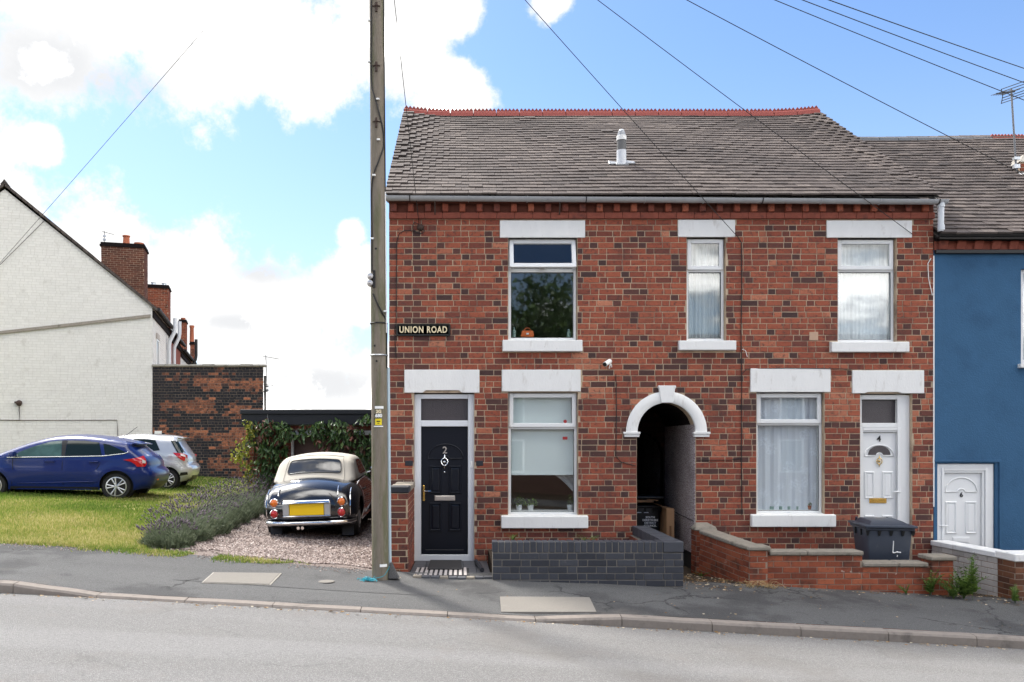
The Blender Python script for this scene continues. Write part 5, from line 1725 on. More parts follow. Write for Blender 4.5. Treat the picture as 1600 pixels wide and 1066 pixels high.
def pol(px, py, out=.0):
    """point on the camera-facing side of the pole"""
    z = ZC - (py - PY) * 9.8 / FPX - pb_.z
    t = (z + .4) / (PH + .4)
    return Vector((fx(px, 9.8) - pb_.x, -(.107 - .022 * t) - out, z)), t


def onpole(px, py, out=.004):
    z = ZC - (py - PY) * 9.85 / FPX - pb_.z
    t = (z + .4) / (PH + .4); r_ = .107 - .022 * t
    dx = max(-r_ * .98, min(r_ * .98, fx(px, 9.85) - pb_.x - tipx * t))
    return Vector((dx + tipx * t, -math.sqrt(r_ * r_ - dx * dx) - out, z))


for py in (12, 105, 192):
    p = onpole(588.5, py)
    b = MB().tube([p + Vector((0, .01, .045)), p + Vector((0, -.004, -.075))], .016, 6).tube([p + Vector((-.045, .012, 0)), p + Vector((0, -.01, 0)), p + Vector((.045, .012, 0))], .009, 6)
    b.tube([p + Vector((0, .0, .0)), p + Vector((0, -.03, 0))], .013, 6)
    b.build('step_bolt', M['rust'], pl)
for (px, py) in ((588, 390), (586, 541), (589, 565), (586, 648), (586, 655)):
    p = onpole(px, py, .0); MB().tube([p + Vector((0, .02, 0)), p + Vector((0, -.003, 0))], .014 if py < 600 else .008, 7).build('bolt_hole', M['black'], pl)
c1 = [onpole(581, -60, .012), onpole(580, 60, .012), onpole(580.5, 130, .012), onpole(585, 150, .012), onpole(592, 175, .012), onpole(599, 205, .012), onpole(600, 228, .012), onpole(594, 250, .014), onpole(584, 275, .012), onpole(580.5, 300, .012), onpole(581, 360, .012), onpole(581, 425, .012)]
MB().tube(catmull(c1, .06), .009, 6).build('pole_cable', M['cable'], pl)
c2 = [onpole(583, 460, .012), onpole(590, 475, .012), onpole(598, 490, .012), onpole(604, 505, .012), onpole(605, 540, .012), onpole(605.5, 575, .012)]
MB().tube(catmull(c2, .06), .009, 6).build('pole_cable', M['cable'], pl)
c3 = [onpole(601, -50, .016), onpole(602, 80, .016), onpole(604, 200, .018), onpole(605, 320, .018), onpole(606, 480, .018), onpole(607, 575, .018)]
MB().tube(catmull(c3, .2), .008, 6).build('pole_cable', M['cable'], pl)
MB().tube([onpole(605, 300, .03), onpole(607.5, 400, .03), onpole(608, 520, .03)], .008, 6).build('pole_cable', M['whitecable'], pl)
for (px, py) in ((577.5, 32), (577, 96), (591, 158), (592, 221), (585, 276), (602, 487), (582, 374)):
    p = onpole(px, py, .016); MB().box(p.x - .02, p.x + .02, p.y - .012, p.y + .012, p.z - .010, p.z + .010).build('cable_clip', M['white'], pl, bev=.003)
p = onpole(581, 438, .03)
MB().lathe([(0, -.035), (.035, -.03), (.04, .0), (.038, .04), (0, .05)], 12, 'y', (p.x - .012, p.y, p.z + .038)).lathe([(0, -.035), (.035, -.03), (.04, .0), (.038, .04), (0, .05)], 12, 'y', (p.x - .016, p.y, p.z - .045)).build('cable_terminal', M['brushed'], pl, smooth=True)
MB().box(p.x + .02, p.x + .045, p.y - .02, p.y + .03, p.z - .10, p.z + .11).build('terminal_plate', M['cable'], pl)
for py in (505, 555):
    q = onpole(593, py)
    tt = (q.z + .4) / (PH + .4); r_ = .107 - .022 * tt + .004
    MB().tube([(tipx * tt + r_ * math.cos(a), r_ * math.sin(a), q.z) for a in [2 * math.pi * k / 20 for k in range(21)]], .009, 5).build('banding_strap', M['steel'] if py > 530 else M['cable'], pl)
c4 = [onpole(604.5, 574, .012), onpole(606, 700, .012), onpole(608, 800, .012), onpole(609, 896, .012)]
MB().tube([Vector((v_.x + .012, v_.y + .03, v_.z)) for v_ in c4], .022, 8).build('conduit', M['conduit'], pl, smooth=True)
e = Vector((c4[-1].x + .04, c4[-1].y + .02, c4[-1].z))
MB().hexa([(e.x - .05, e.y - .05, e.z - .07), (e.x + .09, e.y - .06, e.z - .07), (e.x + .09, e.y + .06, e.z - .07), (e.x - .05, e.y + .05, e.z - .07), (e.x - .03, e.y - .02, e.z + .13), (e.x + .0, e.y - .02, e.z + .13), (e.x + .0, e.y + .03, e.z + .13), (e.x - .03, e.y + .03, e.z + .13)]).build('conduit_shoe', M['asphalt'], pl, bev=.01)


def pole_plate(name, px, py, w, h, m, txt=None, tm=None, ts=.05, out=.002):
    p = onpole(px, py, .002)
    tt = (p.z + .4) / (PH + .4); r_ = .107 - .022 * tt + .003; cx = tipx * tt
    mb = MB(); n = 6; vs = []
    for i in range(n + 1):
        dx = p.x - cx - w / 2 + w * i / n
        yy = -math.sqrt(max(0, r_ * r_ - dx * dx)); vs += [(cx + dx, yy - out, p.z - h / 2), (cx + dx, yy - out, p.z + h / 2)]
    mb.add(vs, [(2 * i, 2 * i + 2, 2 * i + 3, 2 * i + 1) for i in range(n)])
    o_ = mb.build(name, m, pl) if m else pl
    if txt: obj('lettering', text_mesh(txt, ts, .002, tm, bold=.003), pl, (p.x, -math.sqrt(max(0, r_ * r_ - (p.x - cx) ** 2)) - .008, p.z))
    return o_


pole_plate('white_label', 593, 637, .105, .032, M['white'])
pole_plate('number_plate', 592.5, 643.5, .08, .045, None, '2G', M['cream'], .052)
pole_plate('number_plate', 592.5, 650, .10, .045, None, '680', M['white'], .056)
pole_plate('yellow_label', 592, 659.5, .082, .078, M['yellow'])
pole_plate('label_print', 592, 658.6, .044, .012, M['black'], out=.006)
pole_plate('label_print', 592, 661.8, .024, .007, M['black'], out=.006)
pole_plate('white_label', 592, 666.5, .115, .014, M['white'])
pole_plate('white_label', 599.5, 883, .085, .034, M['white'])

# tangle of turquoise twine at the foot of the pole
r = random.Random(5); tw = MB()
bx = Vector((fx(576, 9.75), 9.75 - D, 0)); 
for k in range(13):
    pts = []
    q = Vector((bx.x + r.gauss(-.02, .05), bx.y + r.gauss(0, .05), 0))
    for i in range(9):
        q = q + Vector((r.gauss(0, .045), r.gauss(0, .03), 0))
        q.x += (bx.x - .02 - q.x) * .3; q.y += (bx.y - q.y) * .3
        pts.append((q.x, q.y, land_z(q.x, q.y) + .008 + abs(r.gauss(0, .014))))
    tw.tube(catmull(pts, .012), .0035, 4)
tw.tube(catmull([(bx.x + .03, bx.y, land_z(bx.x, bx.y) + .02), (fx(598, 9.78), 9.76 - D, pb_.z + .04), (fx(604, 9.78), 9.76 - D, pb_.z + .09), (fx(609, 9.8), 9.78 - D, pb_.z + .16)], .03), .0035, 4)
tag(tw.build('twine_tangle', M['twine']), 'tangle of turquoise twine at the foot of the wooden pole', 'twine')

# ------------------------------------------------------------------ overhead wires
POLE_TOP = Vector((pb_.x + tipx, pb_.y, pb_.z + PH - .06))


def wire(end, label, sag=.12, r_=.006, off=0.0):
    a = POLE_TOP + Vector((0, 0, -off)); b = Vector(end); pts = []
    for i in range(21):
        t = i / 20; p = a.lerp(b, t); p.z -= sag * 4 * t * (1 - t); pts.append(p)
    o_ = MB().tube(pts, r_, 5).build('overhead_wire', M['cable'], smooth='all')
    tag(o_, label, 'overhead wire', 'overhead service wires from the pole')
    return o_


wire((fx(1153), -.02, fz(372)), 'black service wire running from the pole to the narrow middle upper window', .02, .005)
wire((fx(1424), -.03, fz(367)), 'black service wire running from the pole over the roof to the lintel above door 4', .03, .005)
wire(P(1650, 298, 11.6), 'black service wire running from the pole down across the blue house roof', .06, .0055)
wire(P(1900, 272, 11.5), 'lowest of three sky wires passing beside the tall mast aerial', .08, .0055)
wire(P(1900, 235, 14), 'middle of three sky wires crossing behind the tall mast aerial', .10, .0065)
wire(P(1900, 205, 18), 'highest of three sky wires above the blue house roof', .12, .008)
wire((fx(655), -.03, fz(352)), 'black service wire dropping steeply from the pole to the bracket above the street sign', .0, .005)
wire(P(-120, 545, 20), 'long wire running from the pole down past the white gable house', .05, .0045)


# ------------------------------------------------------------------ bins and boxes
def wheelie(name, label, m, loc, rz, w=.58, dp=.70, h=.95, lid_a=0.0, lidm=None):
    t = thing(name, label, 'wheelie bin', loc, rz)
    k0, k1 = .42, .5
    b = MB()
    b.hexa([(-w * k0, .06, .06), (w * k0, .06, .06), (w * k0, dp * .80, .06), (-w * k0, dp * .80, .06), (-w * k1, 0, h), (w * k1, 0, h), (w * k1, dp, h), (-w * k1, dp, h)])
    b.build('bin_body', m, t, bev=.03, seg=2, smooth=True)
    r_ = MB(); e = .022
    r_.box(-w * .5 - e, w * .5 + e, -e, dp + e, h - .03, h + .004); r_.build('rim', m, t, bev=.008)
    for x in (-w * .5 - .012, -w * .26, -.0, w * .26, w * .5 - .008):
        MB().hexa([(x, -.004, h - .10), (x + .02, -.004, h - .10), (x + .02, .01, h - .10), (x, .01, h - .10), (x - .012, -.02, h - .031), (x + .032, -.02, h - .031), (x + .032, .01, h - .031), (x - .012, .01, h - .031)]).build('rib', M['binblack'], t)
    for y in (dp * .35, dp * .7):
        MB().box(-w * .5 - .018, -w * .5 + .005, y, y + .02, h - .12, h - .031).build('rib', M['binblack'], t)
    ld = MB(); f_ = .045
    ld.hexa([(-w * .5 - f_, -f_ - .01, 0), (w * .5 + f_, -f_ - .01, 0), (w * .5 + f_, dp + .03, 0), (-w * .5 - f_, dp + .03, 0), (-w * .5 - f_, -f_ - .01, .035), (w * .5 + f_, -f_ - .01, .035), (w * .5 + f_, dp + .03, .035), (-w * .5 - f_, dp + .03, .035)])
    ld.hexa([(-w * .46, -.0, .036), (w * .46, .0, .036), (w * .46, dp * .92, .036), (-w * .46, dp * .92, .036), (-w * .34, .12, .085), (w * .34, .12, .085), (w * .38, dp * .85, .095), (-w * .38, dp * .85, .095)])
    lo = ld.build('lid', m, t, bev=.012, seg=2, smooth=True, loc=(0, 0, h + .006))
    if lid_a:
        lo.matrix_local = Matrix.Translation((0, dp, h + .006)) @ Matrix.Rotation(lid_a, 4, 'X') @ Matrix.Translation((0, -dp, 0))
    for sx in (-1, 1):
        MB().tube([(sx * w * .36, dp + .01, h - .02), (sx * w * .36, dp + .07, h + .03), (sx * w * .36, dp + .04, h + .09)], .016, 6).build('hinge', m, t)
        MB().lathe([(0, -.025), (.10, -.025), (.10, .025), (0, .025)], 16, 'x', (sx * w * .46, dp * .78, .10)).build('wheel', M['rubber'], t)
    MB().tube([(-w * .36, dp + .07, h + .04), (w * .36, dp + .07, h + .04)], .014, 6).build('handle', m, t)
    return t


bl_ = Vector((fx(1391, 10.78), 10.78 - D, 0)); bl_.z = land_z(bl_.x, bl_.y)
bh_ = .845 - bl_.z - .05
wb = wheelie('wheelie_bin', 'dark grey wheelie bin with a hand painted white 4 standing in front of door 4', M['bin'], tuple(bl_), R(-9), .57, .66, bh_)
mk = MB(); zt0 = bh_ - .165
def mark(x0, z0, x1, z1, w): mk.tube([(x0, .036 - .052 * min(1, z0 / bh_) - .012, z0), (x1, .036 - .052 * min(1, z1 / bh_) - .012, z1)], w, 5)
mark(.035, zt0, .03, zt0 - .16, .006); mark(.03, zt0 - .16, .06, zt0 - .158, .008); mark(.06, zt0 - .158, .085, zt0 - .147, .006); mark(.085, zt0 - .152, .13, zt0 - .155, .009); mark(.083, zt0 - .138, .088, zt0 - .15, .005); mark(.088, zt0 - .19, .084, zt0 - .215, .006)
mk.build('painted_number', M['white'], wb)

bb_ = Vector((2.93, 12.72 - D, 0)); bb_.z = land_z(bb_.x, bb_.y) + .02
bbh = 1.0 - bb_.z - .05
bn = wheelie('wheelie_bin', 'black council wheelie bin with white lettering standing inside the passage', M['binblack'], tuple(bb_), R(-3), .50, .66, bbh, lid_a=R(-9))
for k, s_ in enumerate(('SOUTH', 'DERBYSHIRE', 'DISTRICT', 'COUNCIL')):
    obj('lettering', text_mesh(s_, .044, .002, M['white'], bold=.002), bn, (.09, -.012 + .004 * k, bbh - .185 - .045 * k))
for k in range(2):
    MB().box(-.12 + k * .11, -.05 + k * .11, -.016, -.010, bbh - .115, bbh - .102).build('small_label', M['lightpipe'], bn)
cbx = MB()
cbx.hexa([(-.2, -.05, 0), (.12, -.05, .0), (.14, .2, .02), (-.2, .2, .02), (-.2, -.05, .035), (.11, -.06, .03), (.14, .2, .05), (-.2, .2, .05)])
cbx.hexa([(.02, -.04, .04), (.20, -.02, .02), (.20, .2, .03), (.0, .2, .05), (.02, -.04, .052), (.20, -.02, .032), (.20, .2, .042), (.0, .2, .062)])
tag(cbx.build('flattened_cardboard', M['cardboard'], loc=(bb_.x + .02, bb_.y + .02, bb_.z + bbh + .055)), 'torn flattened cardboard poking out on top of the black bin', 'cardboard')
bx_ = thing('cardboard_box', 'tall brown cardboard box standing between the black bin and the pebbledash wall', 'box', (3.255, .50, land_z(3.25, .5)))
hb_ = .93 - bx_.location.z
MB().box(-.055, .065, 0, .55, .004, hb_ - .002).build('carton', M['cardboard'], bx_, bev=.004)
MB().hexa([(-.16, .0, hb_ + .05), (-.058, .0, hb_), (-.058, .5, hb_), (-.16, .5, hb_ + .05), (-.16, .0, hb_ + .056), (-.058, .0, hb_ + .006), (-.058, .5, hb_ + .006), (-.16, .5, hb_ + .056)]).build('flap', M['cardboard'], bx_)
MB().box(-.012, .02, -.003, -.001, hb_ * .35, hb_ * .7).build('printed_strip', mat('brown_print', (.16, .08, .04), .9, .1, 20), bx_)

# ------------------------------------------------------------------ weeds by the walls
fern(1453, 10.25, .42, 'tall weed climbing the joint between the red wall and its right hand pier', 31, 10, w=.10)
fern(1506, 10.15, .50, 'tall leafy weed with upright stems beside the whitewashed wall', 32, 26, w=.16)
fern(1520, 10.1, .66, 'single very tall weed stem in front of the whitewashed wall', 33, 5, w=.05, spread=.4)
fern(1416, 10.22, .16, 'small weed at the foot of the red wall below its lower coping', 34, 9, w=.08)
fern(1586, 10.05, .30, 'weed growing at the foot of the brown brick pier', 35, 8, w=.07)
fern(1490, 10.12, .30, 'low bushy weed at the corner of the right hand red pier', 36, 16, w=.16)
fern(1096, 11.3, .10, 'low green weed in the yard by the passage mouth', 37, 14, w=.14)
st = MB(); r = random.Random(8)
for k in range(75):
    px_ = r.choice([r.gauss(1180, 8), r.gauss(1204, 5), r.gauss(1170, 8)]); p = P(px_, 0, 10.2 + r.uniform(-.08, .1)); z = land_z(p.x, p.y); a = r.uniform(0, 6.28); l = r.uniform(.05, .17)
    st.tube([(p.x, p.y, z), (p.x + math.cos(a) * l * .4, p.y + math.sin(a) * l * .2 - .02, z + l * .5), (p.x + math.cos(a) * l, p.y + math.sin(a) * l * .4 - .03, z + l * r.uniform(.1, .6))], .0022, 3, r.random())
tag(st.build('straw_tuft', M['straw']), 'tuft of dry straw at the foot of the left hand red pier', 'dry grass')

# ------------------------------------------------------------------ lavender
def lavender(x, y, rad, h, label, seed):
    g = np.random.default_rng(seed)
    z = land_z(x, y)
    t = thing('lavender_bush', label, 'lavender bush', (x, y, z), group='lavender row along the gravel drive')
    n = 1700
    a = g.uniform(0, 6.28, n); rr = np.sqrt(g.random(n)) * rad; el = g.random(n)
    bx = np.cos(a) * rr * .55; by = np.sin(a) * rr * .55
    ln = h * g.uniform(.35, .8, n) * (1 - .35 * (rr / rad) ** 2)
    tx = np.cos(a) * rr * 1.05 + g.normal(0, .03, n); ty = np.sin(a) * rr * 1.05 + g.normal(0, .03, n)
    h0 = np.maximum(0, ln - g.uniform(.1, .2, n))
    mid = np.stack([bx + (tx - bx) * .6, by + (ty - by) * .6, h0], 1); tip = np.stack([tx, ty, ln], 1)
    an = g.uniform(0, 6.28, n); w = g.uniform(.004, .008, n)
    off = np.stack([np.cos(an) * w, np.sin(an) * w, np.zeros(n)], 1)
    v = np.stack([mid - off, mid + off, tip], 1).reshape(-1, 3)
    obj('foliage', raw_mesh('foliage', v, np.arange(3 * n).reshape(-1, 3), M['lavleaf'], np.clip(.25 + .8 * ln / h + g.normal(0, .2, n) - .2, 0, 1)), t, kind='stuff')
    # the dense heart of the bush
    n2 = 900
    a = g.uniform(0, 6.28, n2); rr = np.sqrt(g.random(n2)) * rad * .9; zz = g.uniform(0, .6, n2) * h * (1 - .6 * (rr / rad) ** 2)
    c = np.stack([np.cos(a) * rr, np.sin(a) * rr, zz], 1); s = g.uniform(.015, .04, (n2, 1))
    d1 = g.normal(0, 1, (n2, 3)); d2_ = g.normal(0, 1, (n2, 3))
    v = np.stack([c + d1 * s, c - d1 * s, c + d2_ * s], 1).reshape(-1, 3)
    v[:, 2] = np.maximum(v[:, 2], 0)
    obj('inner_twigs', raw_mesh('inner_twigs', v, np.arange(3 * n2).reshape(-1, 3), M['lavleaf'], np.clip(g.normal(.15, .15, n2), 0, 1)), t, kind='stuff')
    m = 190
    a = g.uniform(0, 6.28, m); rr = np.sqrt(g.random(m)) * rad
    k = 1 + .25 * g.random(m)
    bs = np.stack([np.cos(a) * rr * .5, np.sin(a) * rr * .5, np.full(m, h * .3)], 1)
    tp = np.stack([np.cos(a) * rr * 1.0 * k, np.sin(a) * rr * 1.0 * k, h * (1.28 - .40 * (rr / rad) ** 2) * g.uniform(.8, 1.15, m)], 1)
    d_ = tp - bs; d_ /= np.linalg.norm(d_, axis=1)[:, None]
    sd = np.cross(d_, np.array([.3, .5, .2])); sd /= np.linalg.norm(sd, axis=1)[:, None]; s2 = np.cross(d_, sd)
    vs, fs = [], []
    w = .0022
    st_v = np.stack([bs - sd * w, bs + sd * w, tp], 1).reshape(-1, 3)
    obj('flower_stems', raw_mesh('flower_stems', st_v, np.arange(3 * m).reshape(-1, 3), M['lavleaf'], np.full(m, .7)), t, kind='stuff')
    L = g.uniform(.035, .065, (m, 1)); w = .009
    p = np.stack([tp - d_ * L, tp - d_ * L * .45 + sd * w, tp - d_ * L * .45 + s2 * w, tp - d_ * L * .45 - sd * w, tp - d_ * L * .45 - s2 * w, tp + d_ * .008], 1)
    f = np.array([[0, 2, 1], [0, 3, 2], [0, 4, 3], [0, 1, 4], [5, 1, 2], [5, 2, 3], [5, 3, 4], [5, 4, 1]])
    f = (f[None] + (np.arange(m) * 6)[:, None, None]).reshape(-1, 3)
    obj('flower_spikes', raw_mesh('flower_spikes', p.reshape(-1, 3), f, M['lavflower'], np.repeat(g.random(m), 8)), t, kind='stuff')
    return t


names = ['frontmost lavender bush by the pavement, greyest and lowest', 'second lavender bush from the pavement along the gravel', 'third lavender bush from the pavement along the gravel', 'fourth lavender bush from the pavement along the gravel',
         'fifth lavender bush from the pavement beside the gravel', 'sixth lavender bush from the pavement beside the gravel', 'farthest lavender bush, next to the creeper covered brickwork', 'lavender bush second from the creeper covered brickwork']
yy_ = [-1.0, -.35, .4, 1.2, 2.05, 2.95, 4.95, 3.95]
for k, (nm_, y) in enumerate(zip(names, yy_)):
    lavender(-3.95 - .37 * min(1, (y + 1) / 5.0) + rng.uniform(-.05, .05), y, [.36, .50, .52, .55, .55, .55, .6, .58][k], [.30, .42, .47, .50, .52, .52, .55, .52][k], nm_, 60 + k)

# ------------------------------------------------------------------ the garage and its creepers
gy = 5.7
G = lambda p: fx(p, 17.6)
Gz = lambda p: fz(p, 17.6)
ga = thing('garage', 'low flat roofed brick garage with a black fascia and brown door behind the convertible', 'garage')
gz0, gzt = .3, Gz(664)
gx0, gx1 = G(388), -1.12
gw = MB(); cells(gw, gx0, gx1, gz0 - .3, Gz(648) - .003, gy, gy + .2, [(G(457), G(604), gz0 - .4, Gz(680))])
gw.box(gx0, gx0 + .2, gy + .2, gy + 5.5, gz0 - .3, gzt).box(gx1 - .2, gx1, gy + .2, gy + 5.5, gz0 - .3, gzt).box(gx0, gx1, gy + 5.5, gy + 5.7, gz0 - .3, gzt)
gwo = gw.build('wall', M['darkmortar'], ga)
gf = obj('front_face', None, ga, (0, gy, 0))
gexc = lambda za, zb: [(G(457), G(604))] if (za + zb) / 2 < Gz(680) else []
bricks(gf, gx1 - gx0, gzt - gz0, .075, .216, .103, .010, 'brick', lambda x, z, r, l: r.uniform(.35, .75), gexc, 'stretcher', 240, .006, .003, z0=gz0, x0=gx0, seed=51)
MB().box(G(457), G(604), gy + .12, gy + .16, gz0 - .2, Gz(680)).build('garage_door', M['brown'], ga)
for px_ in (455, 602): MB().box(G(px_), G(px_) + .055, gy - .02, gy + .06, gz0 - .2, Gz(672)).build('door_post', M['whitepaint'], ga, bev=.004)
MB().box(G(458) + .02, G(602), gy - .022, gy + .05, Gz(680), Gz(673)).build('door_lintel', M['whitepaint'], ga, bev=.004)
fas = MB().box(gx0 - .12, gx1, gy - .14, gy - .10, Gz(664), Gz(648)).box(gx0 - .12, gx1, gy - .10, gy - .01, Gz(664) + .01, Gz(663))
fas.build('fascia', M['fascia'], ga, bev=.004)
MB().box(gx0 - .14, gx1, gy - .17, gy - .09, Gz(647.7), Gz(640.5)).build('roof_trim', M['fascia'], ga, bev=.01)
MB().box(gx0 - .12, gx1, gy - .09, gy + 5.8, Gz(648), Gz(642)).build('roof', M['roofback'], ga)
MB().tube([(G(420), gy - .145, Gz(648)), (G(423), gy - .146, Gz(664))], .004, 4).build('fascia_joint', M['lightpipe'], ga)


def leaf_mesh(name, m, L, W, tone, seed):
    r = random.Random(seed); b = r.uniform(-.25, .1) * L
    vs = [(0, 0, 0), (W * .5, -.15 * W, -L * .38), (W * .32, b * .6, -L * .75), (0, b, -L), (-W * .32, b * .6, -L * .75), (-W * .5, -.15 * W, -L * .38), (0, .12 * W, -L * .42)]
    return MB().add(vs, [(0, 1, 6), (1, 2, 6), (2, 3, 6), (3, 4, 6), (4, 5, 6), (5, 0, 6)], tone).mesh(name, m)


def creeper(name, label, spots, m, L, W, tonef, seed, parent_loc, nmax=300, stems=(), d=17.45, flat=.5):
    """spots: list of (px, py, depth) where a leaf hangs"""
    r = random.Random(seed)
    t = thing(name, label, 'climbing plant', parent_loc)
    o_ = Vector(parent_loc)
    lib = {}
    rest = MB()
    for i, (px, py, dd) in enumerate(spots):
        p = P(px, py, dd) - o_
        tn = max(0, min(1, tonef(px, py, r))); s = r.uniform(.7, 1.25)
        rot = Matrix.Rotation(r.gauss(0, .9), 4, 'Z') @ Matrix.Rotation(r.gauss(-.35, .45), 4, 'X') @ Matrix.Rotation(r.gauss(0, .55), 4, 'Y')
        if i < nmax:
            key = (round(tn * 9), r.randrange(3))
            if key not in lib: lib[key] = leaf_mesh('leaf', m, L, W, round(tn * 9) / 9, seed + key[1])
            q = obj('leaf', lib[key], t)
            q.matrix_local = Matrix.Translation(p) @ rot @ Matrix.Scale(s, 4)
        else:
            key = (0, r.randrange(3)); me = leaf_mesh_cache.setdefault((L, key[1]), [tuple(v.co) for v in leaf_mesh('leaf', m, L, W, .5, seed + key[1]).vertices])
            mt_ = Matrix.Translation(p) @ rot @ Matrix.Scale(s, 4)
            rest.add([mt_ @ Vector(v) for v in me], [(0, 1, 6), (1, 2, 6), (2, 3, 6), (3, 4, 6), (4, 5, 6), (5, 0, 6)], tn)
    if rest.v: rest.build('leaves', m, t, kind='stuff')
    sb = MB()
    for pts in stems: sb.tube(catmull([P(*q) - o_ for q in pts], .1), .012, 5)
    if sb.v: sb.build('stems', M['stem'], t)
    return t


leaf_mesh_cache = {}
r = random.Random(77); sp = []
lobes = [(415, 668, 20, 12), (435, 672, 18, 14), (418, 690, 22, 18), (432, 700, 20, 18), (420, 715, 20, 20), (408, 735, 16, 18), (425, 735, 16, 16), (412, 758, 16, 14), (440, 685, 12, 10), (402, 680, 14, 24),
         (465, 680, 16, 9), (485, 672, 18, 9), (505, 672, 18, 12), (520, 668, 16, 14), (540, 674, 16, 14), (555, 682, 14, 14), (497, 683, 12, 14), (530, 690, 18, 12), (517, 700, 12, 8), (548, 697, 14, 10),
         (568, 705, 12, 16), (562, 722, 10, 16), (575, 725, 10, 18), (570, 742, 9, 12), (578, 690, 10, 14), (575, 655, 8, 7), (565, 660, 8, 5), (500, 662, 6, 4), (448, 672, 8, 8)]
for (lx, ly, rx, ry) in lobes:
    for k in range(int(rx * ry * .20) + 6):
        a = r.uniform(0, 6.28); q = math.sqrt(r.random())
        sp.append((lx + rx * q * math.cos(a), ly - 3 + ry * q * math.sin(a), 17.6 - r.uniform(.05, .42)))
r.shuffle(sp); sp.sort(key=lambda s_: s_[2])


def ctone(px, py, r):
    t = r.gauss(.36, .2)
    if r.random() < .06 or (py < 690 and px < 430 and r.random() < .3) or (490 < px < 520 and 685 < py < 708 and r.random() < .4) or (540 < px < 556 and r.random() < .3): t = r.uniform(.8, 1.0)
    elif t > .75: t = .7
    return t


creeper('creeper', 'dark green and reddish creeper hanging over the garage pier and door', sp, M['leaf'], .150, .060, ctone, 5, tuple(P(420, 775, 17.5)), 300,
        [[(405, 775, 17.5), (410, 720, 17.45), (415, 675, 17.45), (470, 672, 17.4), (560, 668, 17.4)], [(425, 775, 17.5), (428, 730, 17.5), (440, 690, 17.5)], [(578, 760, 17.5), (572, 710, 17.45), (560, 680, 17.4)], [(400, 775, 17.5), (398, 700, 17.5), (410, 665, 17.4)]])
sp = []
for k in range(330):
    t = r.random(); x = 386 + 5 * math.sin(t * 9) + r.gauss(0, 4); y = 655 + 112 * t
    if .25 < t < .6: x += r.gauss(-4, 6)
    if r.random() < .07: x = 372 + r.gauss(0, 6); y = 709 + r.gauss(0, 4)
    sp.append((x, y, 17.3 + r.uniform(-.12, .12)))
creeper('lime_climber', 'yellow green climber growing up the outer edge of the garage pier', sp, M['limeleaf'], .075, .055, lambda a, b, r: r.random(), 9, tuple(P(388, 778, 17.3)), 300,
        [[(388, 778, 17.35), (387, 730, 17.35), (389, 690, 17.35), (384, 656, 17.35)]])

# ------------------------------------------------------------------ the black flaking outbuilding
od = 27.0
ox0, ox1 = fx(239, od), fx(411.5, od)
ozt, ozb = fz(573, od), .25
ob = thing('outbuilding', 'single storey brick outbuilding with flaking black paint beside the white gable', 'outbuilding')
ky = .32 * 5
obw = MB().hexa([(ox0, od - D, ozb - .6), (ox1, od - D, ozb - .6), (ox1 - ky, od - D + 5, ozb - .6), (ox0 - ky, od - D + 5, ozb - .6), (ox0, od - D, ozt), (ox1, od - D, ozt), (ox1 - ky, od - D + 5, ozt), (ox0 - ky, od - D + 5, ozt)]).build('wall', M['darkmortar'], ob)
obf = obj('front_face', None, ob, (0, od - D, 0))


def tar_tone(x, z, r, l):
    u = (x - ox0) / (ox1 - ox0); v = (z - ozb) / (ozt - ozb)
    f = .7 * math.sin(u * 7 + 2.2 * math.sin(v * 5)) + 1.25 * math.sin(v * 29 + 2 * u) + .6 * math.sin(u * 17 - v * 9)
    f += 1.6 * (u - .42) + (.8 if v < .16 else 0) + (.5 if .35 < v < .75 else 0) - (1.6 if u < .08 else 0)
    q = f + r.gauss(0, .85)
    if q > 1.0: return r.uniform(.62, 1.0)
    return r.uniform(.5, .66) if q > .6 else r.uniform(0, .5)


bricks(obf, ox1 - ox0, ozt - ozb, .0925, .225, .108, .010, 'tarbrick', tar_tone, None, 'english', 300, .010, .003, z0=ozb, x0=ox0, seed=52)
n_ = 9
for k in range(n_):
    a = ox0 - .02 + (ox1 - ox0 + .10) * k / n_; b = ox0 - .02 + (ox1 - ox0 + .10) * (k + 1) / n_ - .012
    MB().box(a, b, od - D - .06, od - D + .25, ozt + .002, ozt + .075 + .01 * math.sin(k * 2)).build('coping_stone', M['concrete'], ob, bev=.01)
MB().box(fx(242, od), fx(253, od), od - D - .03, od - D, fz(678, od), fz(673.5, od)).build('white_board', M['white'], ob)
MB().tube([(ox1 + .03, od - D + .1, ozt - .3), (ox1 + .05, od - D + .05, 2.2), (ox1 + .05, od - D + .05, ozb)], .04, 8).build('downpipe', M['cable'], ob)
t = aerial('thin television aerial standing clear of the black outbuilding corner', (fx(417.5, 27.3), 15.4, fz(614, 27.3)), 1.28, -.05, (.55, .0, -.10), 4, False, .9)
MB().tube([(0, 0, .05), (-.16, .0, .04)], .015, 5).tube([(0, 0, .28), (-.12, 0, .28)], .015, 5).tube([(0, 0, .28), (.2, 0, .26)], .01, 5).build('wall_bracket', M['cable'], t)

# ------------------------------------------------------------------ white gable house and its terrace
TA = R(14)
cA, sA = math.cos(TA), math.sin(TA)
TO = Vector((-10.39 - cA * 9, 15.1 - sA * 9, 0))
EAV, APX, AXX = 6.53, 10.28, 4.51


def tloc(d, px):
    """terrace-local x, y of the point at depth d seen at photo column px"""
    X = fx(px, d); Y = d - D
    q = Vector((X - TO.x, Y - TO.y))
    return q.x * cA + q.y * sA, -q.x * sA + q.y * cA


